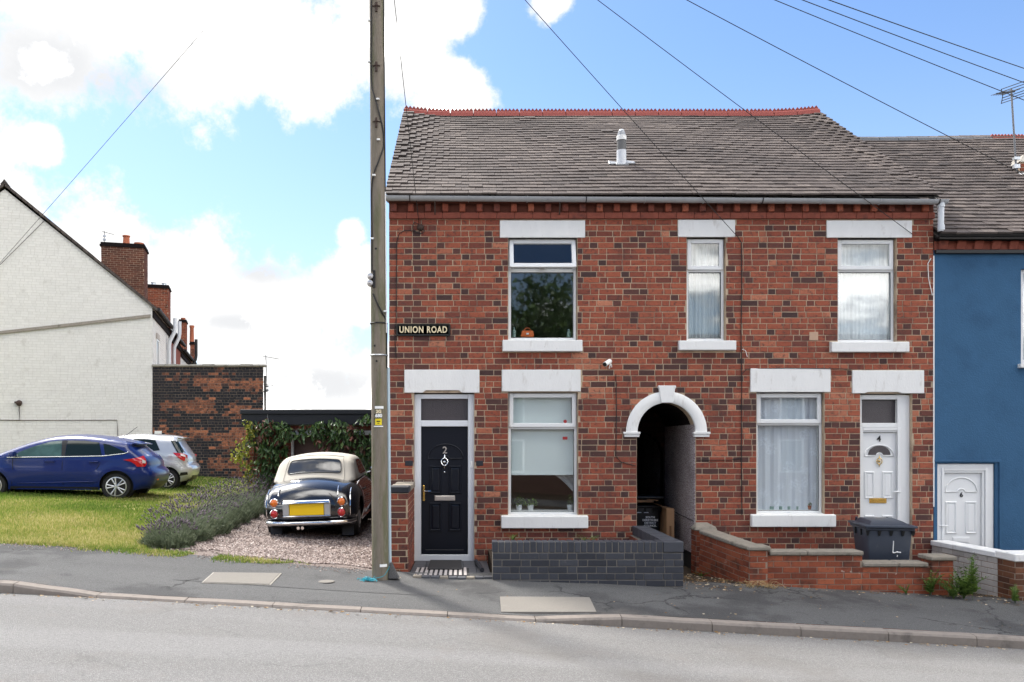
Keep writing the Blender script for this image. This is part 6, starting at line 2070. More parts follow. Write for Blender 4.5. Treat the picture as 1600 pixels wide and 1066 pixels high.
def terrace(name, label, y0, y1, mwall, drop=0.0, front=True):
    t = thing(name, label, 'house', (TO.x, TO.y, 0), TA)
    E, A = EAV - drop, APX - drop
    w = MB()
    prof = [(0, .2), (9, .2), (9, E), (AXX, A - .12), (0, E)]
    vs = [(x, y0, z) for x, z in prof] + [(x, y1, z) for x, z in prof]
    w.add(vs, [(0, 1, 2, 3, 4), (9, 8, 7, 6, 5)] + [(i, i + 5, (i + 1) % 5 + 5, (i + 1) % 5) for i in range(5)])
    wo_ = w.build('wall', mwall, t)
    rf = MB()
    for (xa, xb) in ((9.14, AXX), (-.14, AXX)):
        za = E - .10; zb = A
        th = .09
        q = [(xa, y0 - .03, za), (xb, y0 - .03, zb), (xb, y1, zb), (xa, y1, za)]
        rf.hexa(q + [(x, y, z + th) for x, y, z in q])
    rf.build('roof', M['tile'], t)
    gutb = MB().tube([(9.2, y0, E - .06), (9.2, y1, E - .06)], .06, 8); gutb.build('gutter', M['cable'], t)
    MB().box(9.0, 9.06, y0, y1, E - .35, E - .12).build('eaves_board', M['sootbrick'], t)
    return t, wo_, E


wg, wgo, E = terrace('gable_house', 'cream painted brick end terrace house whose gable wall faces the grass', 0, 4.85, M['whitejoint'])
bricks(wgo, 9, 10.2, .0885, .226, .108, .010, 'whitebrick', lambda x, z, r, l: r.random(), None, 'flemish', 300, .0045, .002, z0=.3, x0=.0, seed=61,
       region=lambda z: (max(2.6, 0 if z < EAV else 4.51 - (APX - .2 - z) * (4.49 / 3.75)), 9.0 if z < EAV - .06 else 9.0 - (z - EAV + .08) * (4.49 / 3.63)))
# the return face of the corner, painted brick too
cf = obj('street_face', None, wg, (9.0, 0, 0), (0, 0, R(90)))
bricks(cf, 4.8, EAV - 3.2, .0885, .226, .108, .010, 'whitebrick', lambda x, z, r, l: r.random(), lambda za, zb: [(.85, 1.75)] if zb < 5.9 else [], 'flemish', 150, .009, .004, z0=3.2 - .1, x0=0, seed=62)
vg = MB()
for k in range(28):
    ta, tb = k / 28, (k + 1) / 28 - .004
    xa, xb = 9.16 + (AXX - 9.16) * ta, 9.16 + (AXX - 9.16) * tb
    za, zb = EAV - .12 + (APX + .0 - EAV + .12) * ta, EAV - .12 + (APX - EAV + .12) * tb
    vg.hexa([(xa, -.075, za - .02), (xb, -.075, zb - .02), (xb, .0, zb - .02), (xa, .0, za - .02), (xa, -.075, za + .085), (xb, -.075, zb + .075), (xb, .0, zb + .075), (xa, .0, za + .085)], rng.uniform(0, .6))
    vg.hexa([(2 * AXX - x_, y_, z_) for (x_, y_, z_) in [(xb, -.075, zb - .02), (xa, -.075, za - .02), (xa, .0, za - .02), (xb, .0, zb - .02), (xb, -.075, zb + .075), (xa, -.075, za + .085), (xa, .0, za + .085), (xb, .0, zb + .075)]], rng.uniform(0, .6))
vg.build('verge_tiles', M['tile'], wg)
MB().prism([(AXX - .12, APX + .02), (AXX + .12, APX + .02), (AXX + .05, APX + .11), (AXX - .0, APX + .19), (AXX - .05, APX + .11)], -.08, .2).build('ridge_end_tile', M['tile'], wg)
# sloping scar of an old lean-to roof
s0 = tloc(25.88, 0); s1 = (8.95, 0)
z_a, z_b = 1.95 + 172 * 25.88 / 1250, 6.23
MB().hexa([(3.0, -.06, z_a - (s0[0] - 3.0) * .158 - .05), (8.95, -.06, z_b - .05), (8.95, 0, z_b - .05), (3.0, 0, z_a - (s0[0] - 3.0) * .158 - .05), (3.0, -.04, z_a - (s0[0] - 3.0) * .158 + .05), (8.95, -.04, z_b + .05), (8.95, 0, z_b + .05), (3.0, 0, z_a - (s0[0] - 3.0) * .158 + .05)]).build('old_roof_scar', M['coping'], wg)
# rusty lamp bracket and its cable
u = tloc(26.0, 30)[0]; zz = fz(630, 26.0)
MB().lathe([(0, -.2), (.07, -.16), (.10, -.04), (.05, 0)], 10, 'y', (u, 0, zz)).box(u - .12, u - .02, -.1, -.02, zz - .01, zz + .05).build('rusty_lamp', M['rust'], wg)
zc2 = fz(657, 26.0)
MB().tube([(u, -.02, zz - .1), (u + .01, -.02, zc2), (3.2, -.02, zc2 + .02)], .012, 5).tube([(u + .01, -.02, zc2), (7.9, -.02, zc2 + .03), (7.92, -.02, zc2 - .5)], .010, 5).build('wall_cable', M['rust'], wg)
MB().tube([(tloc(26.2, 70)[0], -.03, fz(345, 26.2)), (tloc(25.9, 0)[0], -.03, fz(415, 25.9)), (3.0, -.03, 5.6)], .008, 5).build('slack_cable', M['cable'], wg)
# arched window on the street face, its casement open
wn = MB(); wn.box(8.99, 9.03, 1.0, 1.06, 4.2, 5.6).box(8.99, 9.03, 1.54, 1.6, 4.2, 5.6).box(8.99, 9.03, 1.06, 1.54, 4.2, 4.27).box(8.99, 9.03, 1.06, 1.54, 5.53, 5.6)
wno = wn.build('window', M['upvc'], wg)
MB().box(9.0, 9.01, 1.06, 1.54, 4.27, 5.53).build('pane', M['carglass'], wno)
MB().box(9.0, 9.05, .92, 1.68, 5.6, 5.78).build('arched_head', M['greybrick'], wg)
MB().box(8.99, 9.02, 1.0, 1.6, 3.2, 4.19).build('window', M['carglass'], wg)
sa_o = MB(); sa_o.ring(0, .62, 0, .95, .06, -.02, .02); sa_o.build('open_casement', M['upvc'], wg, loc=(9.03, 1.0, 3.25), rot=(0, R(0), R(38)))


def stack(parent, d, px0, px1, pyt, pyb, bm, label, pots=(), depth=.9, rows=True, band=False):
    x0, y0 = tloc(d, px0); x1 = x0 + (px1 - px0) * d / FPX * 1.0
    zt, zb = fz(pyt, d), fz(pyb, d) - 1.2
    base = parent
    c = obj('chimney', None, base)
    MB().box(x0, x1, y0, y0 + depth, zb, zt - .16).build('stack_core', M['mortar'], c)
    for (nm_, lx, ly, rz, w_) in (('stack_face', x0, y0, 0, x1 - x0), ('stack_face', x1, y0, 90, depth)):
        f_ = obj(nm_, None, c, (lx, ly, 0), (0, 0, R(rz)))
        nr = int((zt - .16 - zb) / .082)
        bricks(f_, w_, zt - .16 - zb, .082, .225, .108, .012, bm, lambda x, z, r, l: r.uniform(.25, .7), None, 'stretcher', 0, .008, .003, z0=zt - .16 - nr * .082, x0=0, seed=int(d) + rz)
        for ch in list(f_.children):          # the brickwork hangs straight on the chimney
            ch.parent = c; ch.location = f_.location; ch.rotation_euler = f_.rotation_euler
        bpy.data.objects.remove(f_)
    MB().box(x0 - .05, x1 + .05, y0 - .05, y0 + depth + .05, zt - .158, zt - .085).box(x0 - .02, x1 + .02, y0 - .02, y0 + depth + .02, zt - .084, zt).build('chimney_cap', M['sootbrick'], c)
    for (ppx, h, r0, mm, fl) in pots:
        xx = x0 + (ppx - px0) * d / FPX
        pr = [(0, 0), (r0 * 1.05, 0), (r0 * .9, h * .85), (r0 * 1.12, h * .9), (r0 * 1.12, h), (r0 * .85, h), (r0 * .8, h * .6), (0, h * .6)]
        if fl: pr = [(0, 0), (r0 * .6, 0), (r0 * 1.2, h * .6), (r0 * 1.2, h), (r0, h), (0, h * .5)]
        MB().lathe(pr, 14, 'z', (xx, y0 + depth * .45, zt)).build('chimney_pot', mm, c, smooth=True)
    return c


M['potclay'] = mat('clay_chimney_pot', (.42, .13, .065), .8, .15, 8)
M['stackbrick'] = mat('brown_stack_brick', 0, .85, .3, 18, ramp=[(0, (.05, .022, .018)), (1, (.20, .075, .045))], spec=.2)
stack(wg, 31, 158, 221, 378, 450, 'stackbrick', '', [(192, .40, .13, M['potclay'], False), (211, .13, .16, M['potclay'], True)], 1.0)
h2, _, _ = terrace('terrace_house', 'red brick terrace house next beyond the cream gable house', 4.87, 9.75, M['terracotta'], .1)
stack(h2, 36, 227, 261, 444, 505, 'wallbrick', '', [(237, .16, .10, M['steel'], False), (253, .14, .10, M['steel'], False)], .9)
h3, _, _ = terrace('terrace_house', 'white rendered terrace house between two red brick ones', 9.77, 16.0, M['whitejoint'], .3)
stack(h3, 42, 280, 290, 499, 535, 'wallbrick', '', [(285, .12, .12, M['potclay'], False)], .7)
h4, _, _ = terrace('terrace_house', 'farthest terrace house in brown brick with a tall clay pot', 16.02, 19.6, M['sootbrick'], .5)
stack(h4, 45.2, 297, 303, 534, 560, 'wallbrick', '', [(299, .95, .12, M['potclay'], False)], .6)
for (d_, px_, pyt, par, mm) in ((30.9, 264, 497, wg, 'lightpipe'), (32.6, 272, 502, h2, 'lightpipe'), (41, 297, 530, h3, 'cable')):
    x_, y_ = tloc(d_, px_); zt = fz(pyt, d_)
    ez = EAV - .3
    MB().tube([(9.12, y_, .5), (9.12, y_, ez - .5), (9.14, y_, ez - .35), (9.30, y_ + .05, ez + .0), (9.33, y_ + .05, ez + .2), (9.33, y_ + .05, zt)], .075, 8).build('soil_pipe', M[mm], par, smooth=True)
for (yy0, par) in ((13.0, h3), (18.2, h4)):
    MB().box(9.0, 9.03, yy0, yy0 + .7, 4.2, 5.4).build('window', M['carglass'], par)
x_, y_ = tloc(31, 163)
w_ = Vector((TO.x + cA * x_ - sA * y_, TO.y + sA * x_ + cA * y_, fz(378, 31)))
aerial('small television aerial on the biggest brown chimney', tuple(w_), .42, .0, (.50, -.1, -.14), 4, False, .9)


# ------------------------------------------------------------------ cars
def catmull_closed(poly, k=3):
    """edges subdivided so that a patch follows the curved body"""
    out = []
    for a, b in zip(poly, list(poly[1:]) + [poly[0]]):
        a, b = Vector(a), Vector(b); n = max(1, int((b - a).length / .06))
        out += [a.lerp(b, i / n) for i in range(n)]
    return out


class Car:
    """body built from a side outline: two side panels mapped out to the body width and a strip carried over the top.
    local x runs from the rear (0) to the front, y across, z up"""

    def __init__(s, up, sill, arches, wfun, rad, crown=.05, step=.06):
        s.w, s.rad, s.crown = wfun, rad, crown
        s.up = catmull(up, step)                      # rear bottom -> over the top -> front bottom
        s.n = len(s.up)
        bot = []
        x1, x0 = s.up[-1].x, s.up[0].x
        for (cx, cz, r) in sorted(arches, key=lambda a: -a[0]):
            dz = sill - cz; hx = math.sqrt(max(.001, r * r - dz * dz)); a0 = math.atan2(dz, hx)
            for k in range(15):
                a = a0 + (math.pi - 2 * a0) * k / 14
                bot.append(Vector((cx + r * math.cos(a), cz + r * math.sin(a))))
        s.poly = list(s.up) + bot
        s.arches = arches

    def inset(s, x, z):
        d = 1e9; p = Vector((x, z))
        for a, b in zip(s.up, s.up[1:]):
            ab = b - a; t = max(0, min(1, (p - a).dot(ab) / max(1e-9, ab.length_squared)))
            d = min(d, (p - a - ab * t).length)
        k = min(1, d / s.rad)
        return s.rad * (1 - math.sqrt(max(0, 1 - (1 - k) ** 2)))

    def y(s, x, z): return s.w(x, z) - s.inset(x, z)

    def normal2(s, i):
        t = (s.up[min(i + 1, s.n - 1)] - s.up[max(i - 1, 0)]).normalized()
        return Vector((-t.y, t.x))

    def tri(s, poly, grid=.09, extra=()):
        pts = [Vector(p) for p in poly]; n0 = len(pts)
        def inside(p):
            c = False; j = n0 - 1
            for i in range(n0):
                a, b = pts[i], pts[j]
                if (a.y > p.y) != (b.y > p.y) and p.x < (b.x - a.x) * (p.y - a.y) / (b.y - a.y) + a.x: c = not c
                j = i
            return c
        def clear(p, m):
            for i in range(n0):
                a, b = pts[i], pts[(i + 1) % n0]; ab = b - a; t = max(0, min(1, (p - a).dot(ab) / max(1e-9, ab.length_squared)))
                if (p - a - ab * t).length < m: return False
            return True
        ins = []
        for p in extra:
            if inside(p) and clear(p, .006): ins.append(p)
        xs_ = [p.x for p in pts]; zs_ = [p.y for p in pts]
        x = min(xs_) + grid * .5
        while x < max(xs_):
            z = min(zs_) + grid * .5
            while z < max(zs_):
                p = Vector((x, z))
                if inside(p) and clear(p, grid * .35): ins.append(p)
                z += grid
            x += grid
        allp = pts + ins
        vo, eo, fo, *_ = delaunay_2d_cdt(allp, [], [list(range(n0))], 1, 1e-5)
        def cin(f):
            c = sum((vo[i] for i in f), Vector((0, 0))) / len(f)
            return inside(c)
        return vo, [f for f in fo if cin(f)]

    def body(s, m, parent, name='body'):
        ex = []
        for i in range(s.n):
            nn = s.normal2(i)
            for d in (.012, .035, .07, .11, .16):
                if d < s.rad * 1.05: ex.append(s.up[i] - nn * d)
        vo, fo = s.tri(s.poly, .08, ex)
        mb = MB()
        for sg in (1, -1):
            vs = [(p.x, sg * s.y(p.x, p.y), p.y) for p in vo]
            mb.add(vs, [f if sg < 0 else tuple(reversed(f)) for f in fo])
        M_ = 12; rows = []
        for i, p in enumerate(s.up):
            nn = s.normal2(i); yy = s.y(p.x, p.y)
            rows.append([s.strip_pt(i, t) for t in [-1 + 2 * k / M_ for k in range(M_ + 1)]])
        vs = sum(rows, [])
        fs = [(i * (M_ + 1) + k, i * (M_ + 1) + k + 1, (i + 1) * (M_ + 1) + k + 1, (i + 1) * (M_ + 1) + k) for i in range(s.n - 1) for k in range(M_)]
        mb.add(vs, fs)
        me = mb.mesh(name, m)
        bm = bmesh.new(); bm.from_mesh(me)
        bmesh.ops.remove_doubles(bm, verts=bm.verts, dist=.004)
        bmesh.ops.recalc_face_normals(bm, faces=bm.faces)
        bm.to_mesh(me); bm.free()
        me.shade_smooth(); me.set_sharp_from_angle(angle=R(55))
        s.o = obj(name, me, parent)
        # underbody and wheel wells
        x0 = min(p.x for p in s.up) + .12; x1 = max(p.x for p in s.up) - .12
        mb = MB(); zb = s.poly[-1].y
        hw = s.w((x0 + x1) / 2, zb + .2) - .07
        mb.box(x0, x1, -hw + .18, hw - .18, zb + .02, zb + .35)
        if s.arches: mb.build('underbody', M['black'], parent)
        for (cx, cz, r) in s.arches:
            for sg in (-1, 1):
                yo = sg * (s.w(cx, cz) - .03)
                MB().lathe([(0, -.10), (r * .995, -.10), (r * .995, .10), (0, .10)][::1], 20, 'y', (cx, yo - sg * .16, cz)).build('wheel_well', M['black'], parent)
        return s.o

    def strip_pt(s, i, t, off=0.0):
        i0 = max(0, min(s.n - 1, int(i))); fr = i - i0; i1 = min(s.n - 1, i0 + 1)
        p = s.up[i0].lerp(s.up[i1], fr); nn = s.normal2(i0).lerp(s.normal2(i1), fr)
        yy = s.y(p.x, p.y)
        c = s.crown * (1 - t * t) + off
        q = p + nn * c
        return (q.x, t * yy, q.y)

    def side_patch(s, name, poly, m, parent, off=.010, sides=(1, -1), grid=.055):
        vo, fo = s.tri(catmull_closed(poly), grid)
        for sg in sides:
            MB().add([(p.x, sg * (s.y(p.x, p.y) + off), p.y) for p in vo], [f if sg < 0 else tuple(reversed(f)) for f in fo]).build(name, m, parent, smooth='all')

    def strip_patch(s, name, i0, i1, t0, t1, m, parent, off=.004, ni=8, nt=12, shape=None):
        mb = MB(); vs = []
        for a in range(ni + 1):
            for b in range(nt + 1):
                u = a / ni; v = b / nt
                ta, tb = (t0, t1) if shape is None else shape(u)
                vs.append(s.strip_pt(i0 + (i1 - i0) * u, ta + (tb - ta) * v, off))
        fs = [(a * (nt + 1) + b, a * (nt + 1) + b + 1, (a + 1) * (nt + 1) + b + 1, (a + 1) * (nt + 1) + b) for a in range(ni) for b in range(nt)]
        mb.add(vs, fs)
        return mb.build(name, m, parent, smooth='all')

    def idx(s, z, lo=0, hi=None, down=False):
        """index along the outline where it passes height z (first crossing from lo)"""
        hi = hi or s.n - 1
        for i in range(lo, hi):
            a, b = s.up[i].y, s.up[i + 1].y
            if (a - z) * (b - z) <= 0 and a != b: return i + (z - a) / (b - a)
        return lo

    def trim(s, name, pts, m, parent, r=.008, off=.006, sides=(1, -1), closed=False):
        for sg in sides:
            MB().tube([(x, sg * (s.y(x, z) + off), z) for x, z in pts], r, 5).build(name, m, parent, smooth='all')


def wheel(parent, x, y, z, r, rr, w, sg, rimm, spokes, seed=0, plain=False):
    """tyre with an alloy rim facing outwards (sg is the side)"""
    h = obj('wheel', None, parent, (x, y, z))
    t = MB()
    t.lathe([(rr, -w * .5), (r * .93, -w * .5), (r, -w * .32), (r, w * .32), (r * .93, w * .5), (rr, w * .5)], 28, 'y')
    t.build('tyre', M['rubber'], h, smooth=True)
    rm = MB()
    f = -sg if True else 1
    o_ = sg * w * .5
    rm.lathe([(rr, o_ * .2), (rr * 1.03, o_ * 1.02), (rr * .93, o_ * 1.05), (rr * .90, o_ * .5), (rr * .90, o_ * .15)], 28, 'y')
    if plain:
        rm.lathe([(rr * .9, o_ * .9), (rr * .6, o_ * 1.08), (rr * .5, o_ * 1.2), (0.001, o_ * 1.25)], 24, 'y')
    else:
        for k in range(spokes):
            a = 2 * math.pi * k / spokes
            for da in (-.17, .17):
                a1, a2 = a + da * .7, a + da * 1.25
                p0 = Vector((math.cos(a1) * rr * .16, o_ * .98, math.sin(a1) * rr * .16)); p1 = Vector((math.cos(a2) * rr * .94, o_ * .9, math.sin(a2) * rr * .94))
                rm.tube([p0, p0.lerp(p1, .5) + Vector((0, o_ * .03, 0)), p1], [rr * .085, rr * .07, rr * .095], 6)
        rm.lathe([(0.001, o_ * 1.06), (rr * .2, o_ * 1.02), (rr * .24, o_ * .8), (rr * .24, o_ * .4)], 16, 'y')
    rm.build('rim', rimm, h, smooth=True)
    MB().lathe([(0.001, o_ * .25), (rr * .9, o_ * .25), (rr * .9, o_ * .2), (.001, o_ * .2)], 20, 'y').build('brake_disc', M['black'], h)
    return h


# --- blue hatchback, side on
bc = thing('blue_car', 'dark blue five door hatchback parked on the grass in front of the cream gable', 'car')
L = 4.36
up = [(.16, .27), (.05, .36), (.005, .50), (.0, .62), (.05, .70), (.13, .78), (.15, .90), (.20, .99), (.33, 1.10), (.48, 1.22), (.55, 1.28), (.50, 1.325), (.72, 1.375), (1.1, 1.44), (1.6, 1.482), (2.0, 1.474), (2.35, 1.425), (2.75, 1.30), (3.15, 1.13), (3.38, 1.02), (3.6, .965), (3.95, .87), (4.22, .74), (4.34, .58), (4.36, .42), (4.28, .25)]


def wblue(x, z):
    w = .905
    if x < .9: w -= .13 * ((.9 - x) / .9) ** 2.2
    if x > 3.4: w -= .16 * ((x - 3.4) / .96) ** 2
    if z > .97: w -= .40 * (z - .97) + .10 * max(0, z - 1.3)
    w -= .07 * max(0, .55 - z) ** 1.2 / .3
    w += .012 * math.exp(-((z - .66) / .10) ** 2)
    for cx in (.80, 3.45):
        d_ = math.hypot(x - cx, z - .34); w += .020 * math.exp(-((d_ - .42) / .09) ** 2)
    return w


car = Car(up, .23, [(.80, .33, .365), (3.45, .33, .365)], wblue, .15, .05)
car.body(M['bluepaint'], bc)
car.side_patch('front_door_window', [(1.98, 1.01), (3.02, .985), (2.86, 1.10), (2.55, 1.245), (2.25, 1.345), (2.02, 1.375)], M['clearcarglass'], bc)
car.side_patch('rear_door_window', [(1.12, 1.04), (1.90, 1.013), (1.90, 1.380), (1.55, 1.38), (1.22, 1.342)], M['carglass'], bc)
car.side_patch('quarter_window', [(.60, 1.115), (.80, 1.075), (1.05, 1.045), (1.13, 1.325), (.98, 1.29), (.78, 1.20)], M['carglass'], bc)
car.side_patch('pillar_trim', [(1.905, 1.013), (1.975, 1.01), (2.015, 1.376), (1.905, 1.381)], M['blackplastic'], bc, .012)
car.trim('belt_trim', [(.58, 1.15), (.575, 1.118), (.68, 1.085), (1.1, 1.026), (1.6, 1.008), (2.2, .99), (2.8, .972), (3.12, .965)], M['chrome'], bc, .011, .004)
for nm_, pts in (('door_seam', [(1.95, 1.0), (1.955, .7), (1.94, .34)]), ('door_seam', [(3.0, .96), (2.99, .7), (3.02, .34)]), ('door_seam', [(1.08, 1.03), (1.16, .84), (1.22, .72)])):
    car.trim(nm_, pts, M['black'], bc, .006, .0)
car.side_patch('sill_trim', [(1.20, .235), (3.05, .235), (3.04, .30), (1.17, .30)], M['blackplastic'], bc, .006)
car.trim('body_crease', [(1.2, .43), (2.0, .40), (2.9, .37)], M['bluepaint'], bc, .012, -.002)
for hx in (2.22, 1.27):
    car.trim('door_handle', [(hx - .10, .885), (hx, .89), (hx + .10, .885)], M['bluepaint'], bc, .016, .018)
lamp = [(.66, .945), (.48, .975), (.34, 1.01), (.255, 1.05), (.20, .96), (.175, .86), (.205, .79), (.36, .785), (.41, .85), (.50, .905)]
car.side_patch('tail_lamp', lamp, M['redlens'], bc, .012)
car.side_patch('tail_lamp_lens', [(.20, .93), (.27, .955), (.25, .87), (.19, .87)], M['clearlens'], bc, .018)
i0, i1 = car.idx(.985, 6, 12), car.idx(1.262, 6, 12)
car.strip_patch('rear_window', i0, i1, -.86, .86, M['carglass'], bc, .006)
car.strip_patch('tailgate_panel', car.idx(.74, 4, 8), car.idx(.80, 4, 8), -.5, .5, M['black'], bc, .004)
car.strip_patch('number_plate', car.idx(.80, 5, 9), car.idx(.905, 5, 9), -.34, .34, M['plategrey'], bc, .012)
car.strip_patch('rear_diffuser', .2, car.idx(.44, 0, 5), -.92, .92, M['blackplastic'], bc, .006)
car.strip_patch('reflector', car.idx(.46, 0, 5), car.idx(.50, 0, 5), .74, .93, M['redlens'], bc, .006)
sp_ = MB()
sp_.hexa([(.40, -.58, 1.305), (.66, -.60, 1.345), (.66, .60, 1.345), (.40, .58, 1.305), (.38, -.56, 1.33), (.70, -.6, 1.39), (.70, .6, 1.39), (.38, .56, 1.33)])
sp_.build('spoiler', M['bluepaint'], bc, bev=.012, seg=2, smooth=True)
MB().tube([(.30, 0, 1.14), (.27, .12, 1.08)], .012, 5).build('rear_wiper', M['blackplastic'], bc)
MB().tube([(.88, 0, 1.50), (.60, 0, 1.74)], .006, 5).lathe([(0, 0), (.03, 0), (.02, .02), (0, .025)], 10, 'z', (.89, 0, 1.49)).build('roof_aerial', M['blackplastic'], bc)
for sg in (-1, 1):
    MB().hexa([(2.90, sg * .93, .985), (3.06, sg * .95, .99), (3.04, sg * 1.07, .99), (2.92, sg * 1.08, .985), (2.90, sg * .93, 1.10), (3.04, sg * .95, 1.09), (3.02, sg * 1.06, 1.09), (2.90, sg * 1.08, 1.11)]).tube([(2.98, sg * .86, 1.0), (2.98, sg * .96, 1.02)], .03, 6).build('door_mirror', M['bluepaint'], bc, bev=.02, seg=2, smooth=True)
for x_ in (.80, 3.45):
    for sg in (-1, 1):
        wheel(bc, x_, sg * .78, .315, .318, .222, .215, sg, M['alloy'], 5)
# place it: the near rear hub shows at photo pixel (181, 762)
hubd = 17.45
th = R(180 + 7)
hp = P(181, 762.5, hubd)
rot = Matrix.Rotation(th, 3, 'Z'); kx = .97
near = Vector((.80, .89, 0)) * kx
q = rot @ near
gz_ = land_z(hp.x, hp.y)
bc.location = (hp.x - q.x, hp.y - q.y, gz_ - .05); bc.rotation_euler = (0, R(-1.0), th); bc.scale = (kx, kx, .93)

# --- silver hatchback behind it
sc2 = thing('silver_car', 'silver hatchback parked beyond the blue car with its rear end showing', 'car')
up = [(.20, .26), (.07, .36), (.02, .50), (.0, .62), (.05, .70), (.12, .76), (.13, .88), (.16, .97), (.27, 1.14), (.40, 1.34), (.44, 1.43), (.42, 1.475), (.62, 1.505), (1.0, 1.525), (1.5, 1.53), (1.9, 1.50), (2.2, 1.42), (2.6, 1.24), (2.95, 1.06), (3.2, .97), (3.5, .88), (3.75, .74), (3.88, .58), (3.9, .42), (3.82, .25)]


def wsil(x, z):
    w = .85
    if x < .8: w -= .11 * ((.8 - x) / .8) ** 2.2
    if x > 3.0: w -= .15 * ((x - 3.0) / .9) ** 2
    if z > .98: w -= .30 * (z - .98) + .10 * max(0, z - 1.35)
    w -= .06 * max(0, .5 - z) / .3
    for cx in (.66, 3.15):
        d_ = math.hypot(x - cx, z - .33); w += .020 * math.exp(-((d_ - .40) / .09) ** 2)
    return w


c2_ = Car(up, .24, [(.66, .32, .35), (3.15, .32, .35)], wsil, .14, .05)
c2_.body(M['silverpaint'], sc2)
c2_.side_patch('side_window', [(1.62, 1.03), (2.6, 1.0), (2.3, 1.27), (1.95, 1.40), (1.64, 1.43)], M['carglass'], sc2)
c2_.side_patch('rear_side_window', [(.86, 1.12), (1.56, 1.035), (1.57, 1.43), (1.2, 1.43), (1.0, 1.40)], M['carglass'], sc2)
c2_.side_patch('tail_lamp', [(.145, .90), (.14, .99), (.30, 1.045), (.52, 1.06), (.42, .96), (.30, .86), (.22, .82)], M['redlens'], sc2, .013)
c2_.side_patch('tail_lamp_lens', [(.17, .985), (.30, 1.025), (.32, .985), (.19, .945)], M['clearlens'], sc2, .019)
c2_.side_patch('fuel_flap', [(.58 + .075 * math.cos(a), .90 + .075 * math.sin(a)) for a in [math.pi * 2 * k / 14 for k in range(14)]], M['silverpaint'], sc2, .008)
i0, i1 = c2_.idx(1.02, 6, 12), c2_.idx(1.40, 6, 14)
c2_.strip_patch('rear_window', i0, i1, -.9, .9, M['carglass'], sc2, .006)
c2_.side_patch('rear_glass_corner', [(.21, 1.05), (.40, 1.06), (.60, 1.40), (.43, 1.40)], M['carglass'], sc2, .012)
c2_.strip_patch('number_plate', c2_.idx(.79, 5, 9), c2_.idx(.90, 5, 9), -.34, .34, M['plategrey'], sc2, .012)
c2_.strip_patch('rear_diffuser', .2, c2_.idx(.42, 0, 5), -.9, .9, M['blackplastic'], sc2, .006)
c2_.side_patch('bumper_recess', [(.12, .44), (.34, .40), (.30, .50), (.13, .52)], M['blackplastic'], sc2, .004)
c2_.trim('tailgate_seam', [(.15, .80), (.13, .86)], M['black'], sc2, .006, .002)
MB().hexa([(.30, -.56, 1.462), (.54, -.56, 1.49), (.54, .56, 1.49), (.30, .56, 1.462), (.28, -.54, 1.482), (.56, -.56, 1.52), (.56, .56, 1.52), (.28, .54, 1.482)]).build('spoiler', M['silverpaint'], sc2, bev=.01, seg=2, smooth=True)
MB().tube([(.72, 0, 1.53), (.44, 0, 1.76)], .006, 5).build('roof_aerial', M['blackplastic'], sc2)
MB().tube([(.19, 0, 1.06), (.16, -.25, 1.05)], .012, 5).build('rear_wiper', M['blackplastic'], sc2)
for x_ in (.66, 3.15):
    for sg in (-1, 1):
        wheel(sc2, x_, sg * .735, .30, .302, .20, .19, sg, M['alloy'], 5)
hubd = 20.9; th = R(180 + 9)
hp = P(258, 752, hubd)
q = Matrix.Rotation(th, 3, 'Z') @ Vector((.66, .83, 0))
gz_ = land_z(hp.x, hp.y)
sc2.location = (hp.x - q.x, hp.y - q.y, gz_ - .05); sc2.rotation_euler = (0, R(-1.0), th); sc2.scale = (.95, .965, .93)

# --- small retro convertible seen from behind
rc = thing('black_convertible', 'small rounded dark convertible with a cream canvas hood parked tail first on the gravel', 'car')
M['screenglass'] = mat('hood_screen_glass', (.03, .032, .036), .03, 0, 5, spec=.9)
up = [(.22, .24), (.12, .30), (.07, .40), (.06, .52), (.10, .64), (.19, .755), (.34, .835), (.58, .885), (.9, .905), (1.5, .91), (2.3, .92), (2.5, .915), (3.0, .86), (3.4, .76), (3.62, .62), (3.70, .45), (3.64, .27)]


def wret(x, z):
    w = .815
    if x < 1.0: w -= .06 * ((1.0 - x) / 1.0) ** 2.4
    if x > 2.8: w -= .14 * ((x - 2.8) / .9) ** 2
    w -= .06 * max(0, .42 - z) / .2
    if z > .6: w -= .16 * (z - .6)
    d_ = math.hypot(x - .72, z - .31)
    w += .025 * math.exp(-((d_ - .40) / .12) ** 2)
    return w


c3 = Car(up, .20, [(.72, .30, .335), (2.98, .30, .335)], wret, .20, .07, .05)
c3.body(M['navypaint'], rc)
# canvas hood
up = [(.62, .86), (.70, .93), (.80, 1.02), (.97, 1.19), (1.06, 1.225), (1.22, 1.262), (1.55, 1.28), (1.95, 1.265), (2.15, 1.21), (2.45, 1.05), (2.60, .90)]


def whood(x, z):
    return .75 - .30 * max(0, z - .9) - (.06 * ((1.1 - x) / .5) ** 2 if x < 1.1 else 0)


hd3 = Car(up, .87, [], whood, .10, .055, .05)
ho = hd3.body(M['canvas'], rc, 'canvas_hood')
i0, i1 = hd3.idx(.985, 0, 20), hd3.idx(1.19, 0, 20)
def scr(u): return .80 - .10 * (1 - math.sqrt(max(0, 1 - (max(0, abs(2 * u - 1) - .55) / .45) ** 2)))
hd3.strip_patch('rear_screen', i0, i1, -.74, .74, M['screenglass'], rc, .006, ni=20, shape=lambda u: (-scr(u), scr(u)))
rs = MB()
pts = [hd3.strip_pt(i0, t, .006) for t in [-.70 + 1.40 * k / 12 for k in range(13)]] + [hd3.strip_pt(i0 + (i1 - i0) * u, scr(u), .006) for u in (.03, .1, .2, .5, .8, .9, .97)] + [hd3.strip_pt(i1, t, .006) for t in [.70 - 1.40 * k / 12 for k in range(13)]] + [hd3.strip_pt(i1 + (i0 - i1) * u, -scr(u), .006) for u in (.03, .1, .2, .5, .8, .9, .97)]
